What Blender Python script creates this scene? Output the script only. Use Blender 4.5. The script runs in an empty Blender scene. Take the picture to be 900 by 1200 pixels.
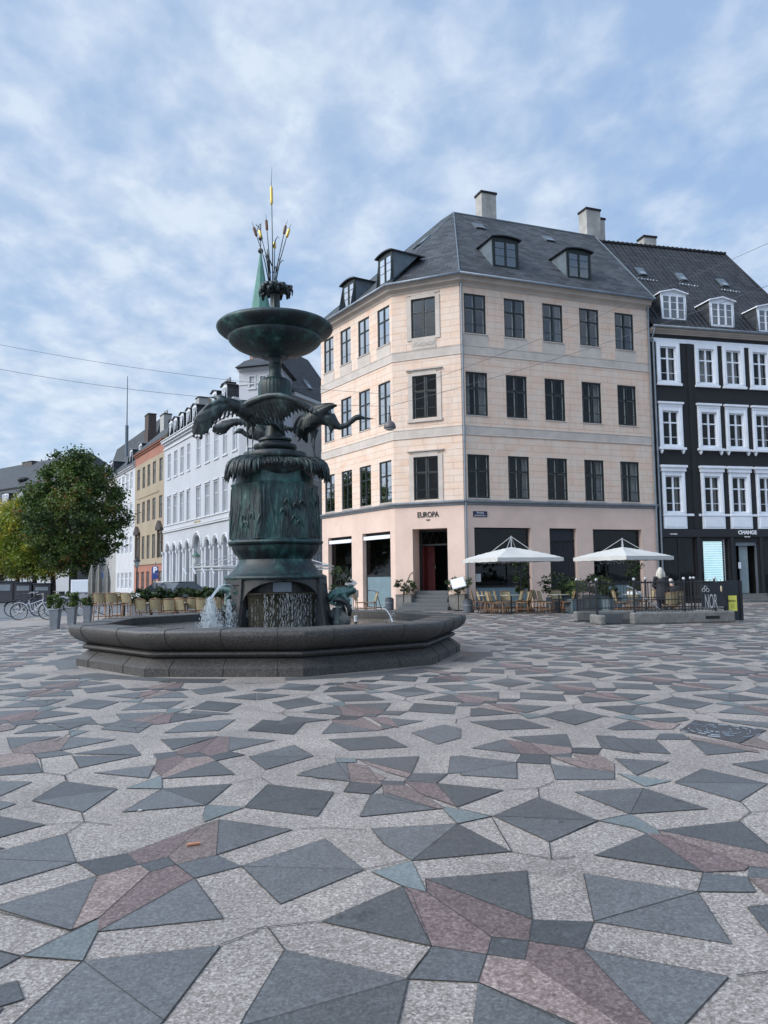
import bpy, bmesh, math, random
from mathutils import Vector, Matrix
random.seed(11)
rnd = random.random
def U(a, b): return a + (b - a) * rnd()
R = math.radians
S = bpy.context.scene
C = S.collection
# ---------------------------------------------------------------- camera model (measured from the photograph)
F, PIT, ROL, H = 923.0, R(4.69), R(-0.78), 1.55
def ray(u, v):
    a, b = u - 450.0, v - 600.0
    cr, sr = math.cos(ROL), math.sin(ROL)
    x = a * cr + b * sr; y = -a * sr + b * cr
    c, s = math.cos(PIT), math.sin(PIT)
    X, up = x / F, -y / F
    return Vector((X, c - up * s, s + up * c))
def G(u, v, z=0.0):
    r = ray(u, v); t = (z - H) / r.z
    return Vector((r.x * t, r.y * t, z))
def at(u, v, Y):
    r = ray(u, v); t = Y / r.y
    return Vector((r.x * t, Y, H + r.z * t))
cam = bpy.data.cameras.new('camera'); camo = bpy.data.objects.new('camera', cam); C.objects.link(camo)
cam.sensor_fit = 'VERTICAL'; cam.sensor_height = 36; cam.sensor_width = 36; cam.lens = F / 1200 * 36
cam.clip_start = 0.05; cam.clip_end = 3000
camo.matrix_world = Matrix.Translation((0, 0, H)) @ Matrix.Rotation(math.pi / 2 + PIT, 4, 'X') @ Matrix.Rotation(ROL, 4, 'Z')
S.camera = camo

# ---------------------------------------------------------------- object helpers
ROOTM = {}
def tagp(o, label=None, cat=None, group=None, kind=None):
    if label: o['label'] = label
    if cat: o['category'] = cat
    if group: o['group'] = group
    if kind: o['kind'] = kind
    return o
def thing(name, label, cat, loc=(0, 0, 0), rz=0.0, group=None):
    o = bpy.data.objects.new(name, None); C.objects.link(o)
    o.location = loc; o.rotation_euler = (0, 0, rz); o.empty_display_size = 0.2
    ROOTM[o] = Matrix.Translation(Vector(loc)) @ Matrix.Rotation(rz, 4, 'Z')
    return tagp(o, label, cat, group)
def rootm(o):
    while o is not None and o not in ROOTM: o = o.parent
    return ROOTM[o] if o is not None else Matrix()
def copy_tree(o, parent=None):
    c = o.copy(); C.objects.link(c); c.parent = parent
    for ch in list(o.children): copy_tree(ch, c)
    return c

class MB:
    def __init__(s, M=None):
        s.v = []; s.f = []; s.m = []; s.uv = []; s.M = M or Matrix(); s.cur = 0; s.tint = []
        s.t = 0.5
    def add(s, pts):
        i = len(s.v)
        for p in pts: s.v.append(s.M @ Vector(p))
        return i
    def poly(s, pts, m=None, uv=None):
        i = s.add(pts)
        s.f.append(tuple(range(i, i + len(pts)))); s.m.append(s.cur if m is None else m)
        if uv is None:
            P = [Vector(p) for p in pts]
            n = Vector((0, 0, 0))
            for k in range(len(P)):
                a, b = P[k], P[(k + 1) % len(P)]
                n += Vector(((a.y - b.y) * (a.z + b.z), (a.z - b.z) * (a.x + b.x), (a.x - b.x) * (a.y + b.y)))
            ax, ay, az = abs(n.x), abs(n.y), abs(n.z)
            if az >= ax and az >= ay: uv = [(p.x, p.y) for p in P]
            elif ay >= ax: uv = [(p.x, p.z) for p in P]
            else: uv = [(p.y, p.z) for p in P]
        s.uv.append(uv); s.tint.append(s.t)
    def idx(s, ids, m=None):
        s.f.append(tuple(ids)); s.m.append(s.cur if m is None else m); s.uv.append([(0, 0)] * len(ids)); s.tint.append(s.t)
    def box(s, x0, x1, y0, y1, z0, z1, m=None):
        if x0 > x1: x0, x1 = x1, x0
        if y0 > y1: y0, y1 = y1, y0
        if z0 > z1: z0, z1 = z1, z0
        a = [(x0, y0, z0), (x1, y0, z0), (x1, y1, z0), (x0, y1, z0), (x0, y0, z1), (x1, y0, z1), (x1, y1, z1), (x0, y1, z1)]
        for q in ((0, 1, 5, 4), (1, 2, 6, 5), (2, 3, 7, 6), (3, 0, 4, 7), (4, 5, 6, 7), (3, 2, 1, 0)):
            s.poly([a[k] for k in q], m)
    def prism(s, pts, z0, z1, m=None, top=None):
        n = len(pts)
        b = [(p[0], p[1], z0) for p in pts]; t = [(p[0], p[1], z1) for p in (top or pts)]
        for k in range(n):
            s.poly([b[k], b[(k + 1) % n], t[(k + 1) % n], t[k]], m)
        s.poly(t, m); s.poly(b[::-1], m)
    def tube(s, pts, rad, n=8, sq=1.0, up=None, m=None, caps=True):
        P = [Vector(p) for p in pts]
        if not hasattr(rad, '__len__'): rad = [rad] * len(P)
        rings = []
        pa = None
        for k, p in enumerate(P):
            d = (P[min(k + 1, len(P) - 1)] - P[max(k - 1, 0)])
            d = d.normalized() if d.length > 1e-9 else Vector((0, 0, 1))
            if up is not None: a = Vector(up)
            elif pa is not None: a = pa
            else: a = Vector((0, 0, 1)) if abs(d.z) < .9 else Vector((0, 1, 0))
            a = a - d * a.dot(d)
            if a.length < 1e-6: a = d.orthogonal()
            a.normalize(); pa = a; b = d.cross(a)
            r = rad[k]
            i = s.add([p + a * (r * sq * math.cos(2 * math.pi * j / n)) + b * (r * math.sin(2 * math.pi * j / n)) for j in range(n)])
            rings.append(i)
        for k in range(len(rings) - 1):
            for j in range(n):
                s.idx((rings[k] + j, rings[k] + (j + 1) % n, rings[k + 1] + (j + 1) % n, rings[k + 1] + j), m)
        if caps:
            s.idx([rings[0] + j for j in range(n)][::-1], m); s.idx([rings[-1] + j for j in range(n)], m)
    def lathe(s, prof, n=32, c=(0, 0), m=None, rf=None, caps=True, ph=0.0):
        rings = []
        for (r, z) in prof:
            rings.append(s.add([(c[0] + (r * (rf(a, z) if rf else 1)) * math.cos(a), c[1] + (r * (rf(a, z) if rf else 1)) * math.sin(a), z)
                                for a in [ph + 2 * math.pi * j / n for j in range(n)]]))
        for k in range(len(rings) - 1):
            for j in range(n):
                s.idx((rings[k] + j, rings[k] + (j + 1) % n, rings[k + 1] + (j + 1) % n, rings[k + 1] + j), m)
        if caps:
            s.idx([rings[0] + j for j in range(n)][::-1], m); s.idx([rings[-1] + j for j in range(n)], m)
    def ball(s, c, r, n=10, k=6, m=None, sc=(1, 1, 1)):
        c = Vector(c)
        rings = []
        for i in range(1, k):
            t = math.pi * i / k
            rings.append(s.add([c + Vector((sc[0] * r * math.sin(t) * math.cos(2 * math.pi * j / n), sc[1] * r * math.sin(t) * math.sin(2 * math.pi * j / n), sc[2] * r * math.cos(t))) for j in range(n)]))
        a = s.add([c + Vector((0, 0, r * sc[2]))]); b = s.add([c - Vector((0, 0, r * sc[2]))])
        for q in range(len(rings) - 1):
            for j in range(n):
                s.idx((rings[q] + j, rings[q + 1] + j, rings[q + 1] + (j + 1) % n, rings[q] + (j + 1) % n), m)
        for j in range(n):
            s.idx((a, rings[0] + j, rings[0] + (j + 1) % n), m); s.idx((b, rings[-1] + (j + 1) % n, rings[-1] + j), m)
    def leaf(s, c, size, m=None, asp=.55, up=.3):
        c = Vector(c)
        d = Vector((U(-1, 1), U(-1, 1), U(-1, 1) * .7 - .15)).normalized()
        e = d.cross(Vector((U(-1, 1), U(-1, 1), U(-.3, 1)))).normalized()
        L = size * U(.7, 1.3); w = L * asp
        i = s.add([c - d * L * .5, c + e * w * .5 - d * L * .05, c + d * L * .5, c - e * w * .5 - d * L * .05])
        s.f.append((i, i + 1, i + 2, i + 3)); s.m.append(s.cur if m is None else m)
        s.uv.append([(0, 0)] * 4); s.tint.append(s.t)
    def build(s, name, mats, parent=None, smooth=False, world=True, recalc=True, bevel=0, label=None, angle=None):
        if not isinstance(mats, (list, tuple)): mats = [mats]
        me = bpy.data.meshes.new(name)
        vs = s.v
        if parent is not None and world:
            inv = rootm(parent).inverted()
            vs = [inv @ v for v in vs]
        me.from_pydata([tuple(v) for v in vs], [], s.f)
        for mt in mats: me.materials.append(mt)
        me.polygons.foreach_set('material_index', s.m)
        uvl = me.uv_layers.new(name='UVMap')
        flat = []
        for u in s.uv:
            for q in u: flat += [q[0], q[1]]
        uvl.data.foreach_set('uv', flat)
        at_ = me.attributes.new('tint', 'FLOAT', 'FACE'); at_.data.foreach_set('value', s.tint)
        if recalc:
            bm = bmesh.new(); bm.from_mesh(me)
            bmesh.ops.remove_doubles(bm, verts=bm.verts, dist=1e-5)
            bmesh.ops.recalc_face_normals(bm, faces=bm.faces)
            bm.to_mesh(me); bm.free()
        if smooth:
            me.polygons.foreach_set('use_smooth', [True] * len(me.polygons))
            if angle is not None:
                me.set_sharp_from_angle(angle=R(angle))
        me.update()
        o = bpy.data.objects.new(name, me); C.objects.link(o)
        if parent is not None: o.parent = parent
        if bevel:
            bv = o.modifiers.new('bevel', 'BEVEL'); bv.width = bevel; bv.segments = 2; bv.limit_method = 'ANGLE'
        if label: o['label'] = label
        return o

class Wall:
    """vertical facade frame: local x runs along the wall, local y points INTO the building, z up"""
    def __init__(s, P, Q=None, ang=None):
        s.P = Vector((P[0], P[1], 0))
        d = Vector((Q[0] - P[0], Q[1] - P[1], 0)) if Q is not None else Vector((math.cos(ang), math.sin(ang), 0))
        s.L = d.length; s.d = d.normalized(); s.n = Vector((-s.d.y, s.d.x, 0))
        s.M = Matrix(((s.d.x, s.n.x, 0, s.P.x), (s.d.y, s.n.y, 0, s.P.y), (0, 0, 1, 0), (0, 0, 0, 1)))
    def hit(s, u, v, w=0.0):
        r = ray(u, v); P = s.P + s.n * w
        t = P.dot(s.n) / r.dot(s.n); X = r * t
        return (X - P).dot(s.d), X.z + H
    def pt(s, a, w, z): return s.M @ Vector((a, w, z))

# ---------------------------------------------------------------- material helpers
def newmat(name):
    m = bpy.data.materials.new(name); m.use_nodes = True
    nt = m.node_tree; b = nt.nodes['Principled BSDF']
    return m, nt, b
def N(nt, t, **k):
    n = nt.nodes.new(t)
    for a, v in k.items():
        if a in n.inputs: n.inputs[a].default_value = v
        else: setattr(n, a, v)
    return n
def coords(nt, kind='Object', scale=(1, 1, 1), rot=(0, 0, 0)):
    tc = nt.nodes.new('ShaderNodeTexCoord'); mp = nt.nodes.new('ShaderNodeMapping')
    mp.inputs['Scale'].default_value = scale; mp.inputs['Rotation'].default_value = rot
    nt.links.new(tc.outputs[kind], mp.inputs['Vector']); return mp.outputs['Vector']
def ramp(nt, fac, stops):
    r = nt.nodes.new('ShaderNodeValToRGB'); e = r.color_ramp.elements
    while len(e) < len(stops): e.new(.5)
    for i, (p, c) in enumerate(stops):
        e[i].position = p; e[i].color = (c[0], c[1], c[2], 1) if hasattr(c, '__len__') else (c, c, c, 1)
    nt.links.new(fac, r.inputs['Fac']); return r.outputs['Color']
def noise(nt, vec, scale, detail=4, rough=.55, dist=0.0):
    n = nt.nodes.new('ShaderNodeTexNoise'); n.inputs['Scale'].default_value = scale
    n.inputs['Detail'].default_value = detail; n.inputs['Roughness'].default_value = rough; n.inputs['Distortion'].default_value = dist
    nt.links.new(vec, n.inputs['Vector']); return n.outputs['Fac']
def mixc(nt, fac, a, b, mode='MIX'):
    n = nt.nodes.new('ShaderNodeMix'); n.data_type = 'RGBA'; n.blend_type = mode
    for sock, val in ((n.inputs['Factor'], fac), (n.inputs['A'], a), (n.inputs['B'], b)):
        if isinstance(val, bpy.types.NodeSocket): nt.links.new(val, sock)
        elif hasattr(val, '__len__'): sock.default_value = (val[0], val[1], val[2], 1)
        else: sock.default_value = val
    # the three sockets above are looked up by name: pick the colour ones explicitly
    return n.outputs['Result']
def mixc(nt, fac, a, b, mode='MIX'):
    n = nt.nodes.new('ShaderNodeMix'); n.data_type = 'RGBA'; n.blend_type = mode
    for i, val in ((0, fac), (6, a), (7, b)):
        sock = n.inputs[i]
        if isinstance(val, bpy.types.NodeSocket): nt.links.new(val, sock)
        elif hasattr(val, '__len__'): sock.default_value = (val[0], val[1], val[2], 1)
        else: sock.default_value = val if i == 0 else (val, val, val, 1)
    return n.outputs[2]
def bump(nt, b, h, strength=.3, dist=.01):
    n = nt.nodes.new('ShaderNodeBump'); n.inputs['Strength'].default_value = strength; n.inputs['Distance'].default_value = dist
    nt.links.new(h, n.inputs['Height']); nt.links.new(n.outputs['Normal'], b.inputs['Normal']); return n
def simple(name, col, rough=.6, var=.12, scale=6, metal=0, spec=.5, bumps=0, bscale=40, kind='Object', dirt=0):
    m, nt, b = newmat(name)
    v = coords(nt, kind)
    f = noise(nt, v, scale, 5, .6)
    lo = [c * (1 - var) for c in col]; hi = [min(1, c * (1 + var)) for c in col]
    c = ramp(nt, f, [(.3, lo), (.7, hi)])
    if dirt:
        f2 = noise(nt, v, scale * .23, 6, .65)
        k = ramp(nt, f2, [(.35, 1 - dirt), (.62, 1)])
        c = mixc(nt, 1.0, c, k, 'MULTIPLY')
    nt.links.new(c, b.inputs['Base Color'])
    b.inputs['Roughness'].default_value = rough; b.inputs['Metallic'].default_value = metal
    b.inputs['Specular IOR Level'].default_value = spec
    if bumps: bump(nt, b, noise(nt, v, bscale, 4), bumps, .01)
    return m
def glassmat(name, tint=(.02, .03, .03), ior=1.8, trans=.75):
    m, nt, b = newmat(name)
    nt.nodes.remove(b); out = nt.nodes['Material Output']
    fr = nt.nodes.new('ShaderNodeFresnel'); fr.inputs['IOR'].default_value = ior
    g = nt.nodes.new('ShaderNodeBsdfGlossy'); g.inputs['Roughness'].default_value = .02
    v = coords(nt, 'Object')
    nb = nt.nodes.new('ShaderNodeBump'); nb.inputs['Strength'].default_value = .06; nb.inputs['Distance'].default_value = .05
    nt.links.new(noise(nt, v, 1.3, 2), nb.inputs['Height']); nt.links.new(nb.outputs['Normal'], g.inputs['Normal'])
    t = nt.nodes.new('ShaderNodeBsdfTransparent'); t.inputs['Color'].default_value = (trans, trans, trans, 1)
    mx = nt.nodes.new('ShaderNodeMixShader')
    nt.links.new(fr.outputs['Fac'], mx.inputs[0]); nt.links.new(t.outputs[0], mx.inputs[1]); nt.links.new(g.outputs[0], mx.inputs[2])
    nt.links.new(mx.outputs[0], out.inputs['Surface'])
    gm = nt.nodes.new('ShaderNodeNewGeometry'); om = nt.nodes.new('ShaderNodeMath'); om.operation = 'SUBTRACT'; om.inputs[0].default_value = 1; nt.links.new(gm.outputs['Backfacing'], om.inputs[1])
    mm = nt.nodes.new('ShaderNodeMath'); mm.operation = 'MULTIPLY'; nt.links.new(fr.outputs['Fac'], mm.inputs[0]); nt.links.new(om.outputs[0], mm.inputs[1]); nt.links.new(mm.outputs[0], mx.inputs[0])
    return m

M_ = {}
# painted, scored render of the pink house
def scored(name, cols, mortar, bw, rh):
    m, nt, b = newmat(name)
    v = coords(nt, 'UV')
    br = nt.nodes.new('ShaderNodeTexBrick')
    br.offset = .5; br.inputs['Scale'].default_value = 1; br.inputs['Brick Width'].default_value = bw
    br.inputs['Row Height'].default_value = rh; br.inputs['Mortar Size'].default_value = .012; br.inputs['Mortar Smooth'].default_value = .3
    br.inputs['Bias'].default_value = 0
    br.inputs['Color1'].default_value = (*cols[0], 1); br.inputs['Color2'].default_value = (*cols[1], 1); br.inputs['Mortar'].default_value = (*mortar, 1)
    nt.links.new(v, br.inputs['Vector'])
    f = noise(nt, coords(nt, 'UV', (1, 1.6, 1)), 1.1, 7, .65)
    c = mixc(nt, ramp(nt, f, [(.40, 0.0), (.60, .85)]), br.outputs['Color'], cols[2])
    f3 = noise(nt, coords(nt, 'UV', (1, 4, 1)), 5.0, 5, .7)
    c = mixc(nt, ramp(nt, f3, [(.45, 0.0), (.8, .35)]), c, cols[3])
    # weather streaks, taller than wide
    f2 = noise(nt, coords(nt, 'UV', (3.0, .35, 1)), 1.0, 6, .7)
    c = mixc(nt, ramp(nt, f2, [(.50, 0.0), (.78, .40)]), c, (.34, .27, .23))
    mfac = N(nt, 'ShaderNodeMath', operation='MULTIPLY'); nt.links.new(br.outputs['Fac'], mfac.inputs[0]); nt.links.new(ramp(nt, noise(nt, coords(nt, 'UV'), 2.2, 4), [(.3, .25), (.65, 1.0)]), mfac.inputs[1])
    c = mixc(nt, mfac.outputs[0], c, mortar)
    nt.links.new(c, b.inputs['Base Color']); b.inputs['Roughness'].default_value = .8
    inv = N(nt, 'ShaderNodeMath', operation='SUBTRACT'); inv.inputs[0].default_value = 1; nt.links.new(br.outputs['Fac'], inv.inputs[1])
    bump(nt, b, inv.outputs[0], .5, .02)
    return m
M_['pink_block'] = scored('pink_scored_render', [(.66, .46, .345), (.69, .51, .40), (.67, .56, .47), (.68, .45, .29)], (.46, .32, .25), 1.5, .31)
M_['pink'] = simple('smooth_pink_render', (.66, .49, .405), .8, .07, 1.2, bumps=.08, bscale=25, dirt=.10)
M_['band'] = simple('grey_beige_band', (.52, .455, .40), .8, .10, 2.5, dirt=.14)
M_['cornice'] = simple('painted_cornice', (.46, .40, .35), .7, .08, 2, dirt=.2)
M_['zinc'] = simple('zinc', (.22, .25, .28), .45, .15, 4, metal=.4, dirt=.2)
M_['green_frame'] = simple('black_green_paint', (.006, .011, .010), .5, .2, 5)
M_['inner_frame'] = simple('pale_inner_frame', (.74, .75, .72), .6, .1, 5)
M_['white'] = simple('white_paint', (.74, .76, .80), .6, .05, 3, dirt=.08)
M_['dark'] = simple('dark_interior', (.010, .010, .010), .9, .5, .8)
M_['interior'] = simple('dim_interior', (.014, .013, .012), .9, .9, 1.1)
M_['glass'] = glassmat('window_glass', ior=1.46, trans=.84)
M_['glass_up'] = glassmat('upper_window_glass', ior=2.15, trans=.8)
M_['glass_dormer'] = glassmat('dormer_glass', ior=3.0, trans=.7)
M_['glass_side'] = glassmat('side_window_glass', ior=22.0, trans=.4)
M_['curtain'] = simple('curtain', (.45, .45, .43), .9, .2, 3)
M_['blackwall'] = simple('black_painted_wall', (.009, .009, .011), .7, .25, 2.5, bumps=.05, bscale=30)
M_['blackmetal'] = simple('black_metal', (.010, .010, .012), .4, .2, 8)
M_['steps'] = simple('dark_granite_steps', (.09, .095, .10), .65, .25, 30)
M_['blue_panel'] = simple('grey_blue_panel', (.14, .20, .225), .5, .1, 3)

def rooftiles(name, c1, c2, bw, rh, bs, streak=.2, pan=False):
    m, nt, b = newmat(name)
    br = nt.nodes.new('ShaderNodeTexBrick'); br.offset = 0.0 if pan else .5
    br.inputs['Scale'].default_value = 1; br.inputs['Brick Width'].default_value = bw; br.inputs['Row Height'].default_value = rh
    br.inputs['Mortar Size'].default_value = .012 if not pan else .02; br.inputs['Mortar Smooth'].default_value = .2
    br.inputs['Color1'].default_value = (*c1, 1); br.inputs['Color2'].default_value = (*c2, 1)
    br.inputs['Mortar'].default_value = tuple(x * .35 for x in c1) + (1,)
    v = coords(nt, 'UV'); nt.links.new(v, br.inputs['Vector'])
    f = noise(nt, coords(nt, 'UV', (1, .4, 1)), 1.2, 6, .65)
    c = mixc(nt, ramp(nt, f, [(.4, 0.0), (.75, streak)]), br.outputs['Color'], (.11, .11, .105))
    nt.links.new(c, b.inputs['Base Color'])
    # each course laps over the one below: sawtooth height along the slope
    sep = nt.nodes.new('ShaderNodeSeparateXYZ'); nt.links.new(v, sep.inputs[0])
    dv = N(nt, 'ShaderNodeMath', operation='DIVIDE'); dv.inputs[1].default_value = rh; nt.links.new(sep.outputs['Y'], dv.inputs[0])
    fr = N(nt, 'ShaderNodeMath', operation='FRACT'); nt.links.new(dv.outputs[0], fr.inputs[0])
    om = N(nt, 'ShaderNodeMath', operation='SUBTRACT'); om.inputs[0].default_value = 1; nt.links.new(fr.outputs[0], om.inputs[1])
    h = om.outputs[0]
    if pan:
        dx = N(nt, 'ShaderNodeMath', operation='MULTIPLY'); dx.inputs[1].default_value = 2 * math.pi / bw; nt.links.new(sep.outputs['X'], dx.inputs[0])
        sn = N(nt, 'ShaderNodeMath', operation='SINE'); nt.links.new(dx.outputs[0], sn.inputs[0])
        ad = N(nt, 'ShaderNodeMath', operation='MULTIPLY_ADD'); ad.inputs[1].default_value = .8; nt.links.new(sn.outputs[0], ad.inputs[0]); nt.links.new(h, ad.inputs[2])
        h = ad.outputs[0]
    bump(nt, b, h, bs, .04 if pan else .02)
    b.inputs['Roughness'].default_value = .55 if pan else .72; b.inputs['Specular IOR Level'].default_value = .3
    return m
M_['slate'] = rooftiles('slate_roof', (.026, .029, .034), (.070, .075, .082), .50, .27, 1.0)
M_['pantile'] = rooftiles('glazed_black_pantiles', (.014, .014, .016), (.038, .038, .041), .30, .40, 1.0, .12, pan=True)
M_['old_slate'] = rooftiles('old_slate', (.032, .036, .042), (.055, .060, .068), .5, .3, .5)
M_['lead'] = simple('lead_cladding', (.10, .125, .145), .55, .2, 3)

def granite(name, a, b_, c_, sc, rough=.6, wet=0.0, slabs=False, gum=False):
    m, nt, b = newmat(name)
    v = coords(nt, 'Object')
    f = noise(nt, v, sc, 3, .8)
    col = ramp(nt, f, [(.36, a), (.46, b_), (.53, b_), (.63, c_)])
    vo = nt.nodes.new('ShaderNodeTexVoronoi'); vo.inputs['Scale'].default_value = sc * .95; nt.links.new(v, vo.inputs['Vector'])
    col = mixc(nt, .34, col, ramp(nt, vo.outputs['Color'], [(.15, a), (.5, b_), (.9, c_)]))
    big = noise(nt, v, .9, 6, .65)
    col = mixc(nt, 1.0, col, ramp(nt, big, [(.3, .80), (.65, 1.06)]), 'MULTIPLY')
    st = noise(nt, v, 3.1, 6, .75)
    col = mixc(nt, 1.0, col, ramp(nt, st, [(.30, .62), (.40, 1.0)]), 'MULTIPLY')
    if wet:
        sf = noise(nt, v, 5.2, 2, .5); col = mixc(nt, 1.0, col, ramp(nt, sf, [(.24, .45), (.31, 1.0)]), 'MULTIPLY')
        sm = noise(nt, v, 14, 6, .8); col = mixc(nt, ramp(nt, sm, [(.56, 0.0), (.72, .40)]), col, (.20, .215, .225))
    if slabs:      # single pale blocks, each of its own tone, with tight joints
        v1 = nt.nodes.new('ShaderNodeTexVoronoi'); v1.inputs['Scale'].default_value = 1.15; nt.links.new(v, v1.inputs['Vector'])
        sx = nt.nodes.new('ShaderNodeSeparateColor'); nt.links.new(v1.outputs['Color'], sx.inputs[0])
        col = mixc(nt, 1.0, col, ramp(nt, sx.outputs[0], [(0.0, (.91, .90, .90)), (.5, (1, 1, 1)), (1.0, (1.08, 1.07, 1.05))]), 'MULTIPLY')
        v2_ = nt.nodes.new('ShaderNodeTexVoronoi'); v2_.feature = 'DISTANCE_TO_EDGE'; v2_.inputs['Scale'].default_value = 1.15; nt.links.new(v, v2_.inputs['Vector'])
        col = mixc(nt, 1.0, col, ramp(nt, v2_.outputs['Distance'], [(.0015, .86), (.0045, 1.0)]), 'MULTIPLY')
    if gum:        # old chewing gum and drip spots
        v3 = nt.nodes.new('ShaderNodeTexVoronoi'); v3.inputs['Scale'].default_value = 3.4; nt.links.new(v, v3.inputs['Vector'])
        s3 = nt.nodes.new('ShaderNodeSeparateColor'); nt.links.new(v3.outputs['Color'], s3.inputs[0])
        m1 = N(nt, 'ShaderNodeMath', operation='MULTIPLY'); nt.links.new(ramp(nt, v3.outputs['Distance'], [(.05, 1.0), (.075, 0.0)]), m1.inputs[0]); nt.links.new(ramp(nt, s3.outputs[1], [(.55, 0.0), (.6, .55)]), m1.inputs[1])
        col = mixc(nt, m1.outputs[0], col, (.045, .045, .05))
    at_ = nt.nodes.new('ShaderNodeAttribute'); at_.attribute_name = 'tint'
    tc = ramp(nt, at_.outputs['Fac'], [(0.0, .74 if wet else .84), (1.0, 1.34 if wet else 1.16)])
    col = mixc(nt, 1.0, col, tc, 'MULTIPLY')
    nt.links.new(col, b.inputs['Base Color'])
    rr = ramp(nt, big, [(.35, rough - .06), (.65, rough + .12)])
    nt.links.new(rr, b.inputs['Roughness'])
    bump(nt, b, f, .12, .004)
    return m
M_['granite'] = granite('pale_granite', (.075, .061, .052), (.238, .203, .176), (.56, .51, .47), 68, slabs=True, gum=True)
M_['slab'] = granite('blue_grey_slab', (.050, .050, .050), (.083, .084, .084), (.145, .146, .145), 70, .47, 1.0, gum=True)
M_['slate_sett'] = granite('dark_sett', (.041, .042, .043), (.065, .067, .069), (.112, .114, .115), 70, .47, 1.0, gum=True)
M_['rose'] = granite('rose_granite', (.075, .052, .044), (.172, .124, .108), (.36, .29, .26), 62)
M_['plum'] = granite('plum_porphyry', (.065, .042, .040), (.130, .088, .082), (.28, .21, .195), 62)
M_['seagreen'] = granite('sea_green_slab', (.09, .102, .100), (.13, .150, .147), (.21, .23, .225), 70)
M_['joint'] = simple('dark_joint', (.035, .034, .032), .9, .3, 20)
M_['asphalt'] = simple('street_setts', (.13, .135, .145), .7, .2, 3, bumps=.3, bscale=14)
M_['kerb'] = simple('grey_kerb_stone', (.16, .155, .145), .75, .2, 9, bumps=.2, bscale=50, dirt=.3)
M_['iron'] = simple('cast_iron_cover', (.07, .065, .065), .5, .3, 20, metal=.3, bumps=.3, bscale=60)
M_['basin'] = granite('basin_granite', (.020, .018, .017), (.050, .045, .041), (.13, .12, .11), 48, .55)
M_['basin_dark'] = granite('bottom_granite', (.012, .012, .012), (.030, .029, .028), (.07, .07, .068), 40, .5)

# world ------------------------------------------------------------------------
SUN_EL, SUN_AZ = R(34), R(-112)      # azimuth measured from +Y towards +X
W = bpy.data.worlds.new('World'); S.world = W; W.use_nodes = True
nt = W.node_tree; bg = nt.nodes['Background']; SKYSTR = .1; SUNGLOW = 6.5
sky = nt.nodes.new('ShaderNodeTexSky'); sky.sky_type = 'NISHITA'; sky.sun_disc = False
sky.sun_elevation = SUN_EL; sky.sun_rotation = SUN_AZ; sky.altitude = 10; sky.air_density = 1.0; sky.dust_density = 1.2; sky.ozone_density = 1.6
tc = nt.nodes.new('ShaderNodeTexCoord'); sp = nt.nodes.new('ShaderNodeSeparateXYZ'); nt.links.new(tc.outputs['Generated'], sp.inputs[0])
def mth(op, a, b=None, c=None):
    n = nt.nodes.new('ShaderNodeMath'); n.operation = op
    for i, q in enumerate((a, b, c)):
        if q is None: continue
        if isinstance(q, bpy.types.NodeSocket): nt.links.new(q, n.inputs[i])
        else: n.inputs[i].default_value = q
    return n.outputs[0]
zz = mth('ADD', mth('MAXIMUM', sp.outputs['Z'], 0.0), .22)
cx = mth('DIVIDE', sp.outputs['X'], zz); cy = mth('DIVIDE', sp.outputs['Y'], zz)
cb = nt.nodes.new('ShaderNodeCombineXYZ'); nt.links.new(cx, cb.inputs[0]); nt.links.new(cy, cb.inputs[1])
mp = nt.nodes.new('ShaderNodeMapping'); mp.inputs['Rotation'].default_value = (0, 0, R(35)); mp.inputs['Scale'].default_value = (1.25, 1.0, 1); mp.inputs['Location'].default_value = (3.1, 1.7, 0)
nt.links.new(cb.outputs[0], mp.inputs['Vector'])
f1 = noise(nt, mp.outputs[0], 2.2, 5, .5, .2)
f2 = noise(nt, mp.outputs[0], 7.5, 5, .55, .15)
f = mth('MULTIPLY_ADD', f2, .62, f1)
f = mth('SUBTRACT', f, .14)
side = mth('MULTIPLY', sp.outputs['X'], -.22)       # thicker cloud to the left
low = mth('MULTIPLY', sp.outputs['Z'], -.16)
f = mth('ADD', mth('ADD', f, side), low)
cl = ramp(nt, f, [(.38, 0.06), (.58, .50), (.80, .90)])
skc = nt.nodes.new('ShaderNodeMix'); skc.data_type = 'RGBA'; skc.blend_type = 'MULTIPLY'; skc.inputs[0].default_value = 1
nt.links.new(sky.outputs[0], skc.inputs[6]); skc.inputs[7].default_value = (.82, 1.08, 1.0, 1)
def vec(*c):
    n = nt.nodes.new('ShaderNodeCombineXYZ')
    for i in range(3): n.inputs[i].default_value = c[i]
    return n.outputs[0]
clcol = mixc(nt, ramp(nt, f2, [(.35, 0.0), (.65, 1.0)]), vec(3.3, 4.1, 5.2), vec(4.7, 5.3, 6.1))
hz = ramp(nt, sp.outputs['Z'], [(.0, .55), (.30, .0)])
veil = mixc(nt, .80, skc.outputs[2], vec(2.4, 3.4, 5.25))
veil = mixc(nt, hz, veil, vec(4.2, 5.3, 6.3))
fin = mixc(nt, cl, veil, clcol)
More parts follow.
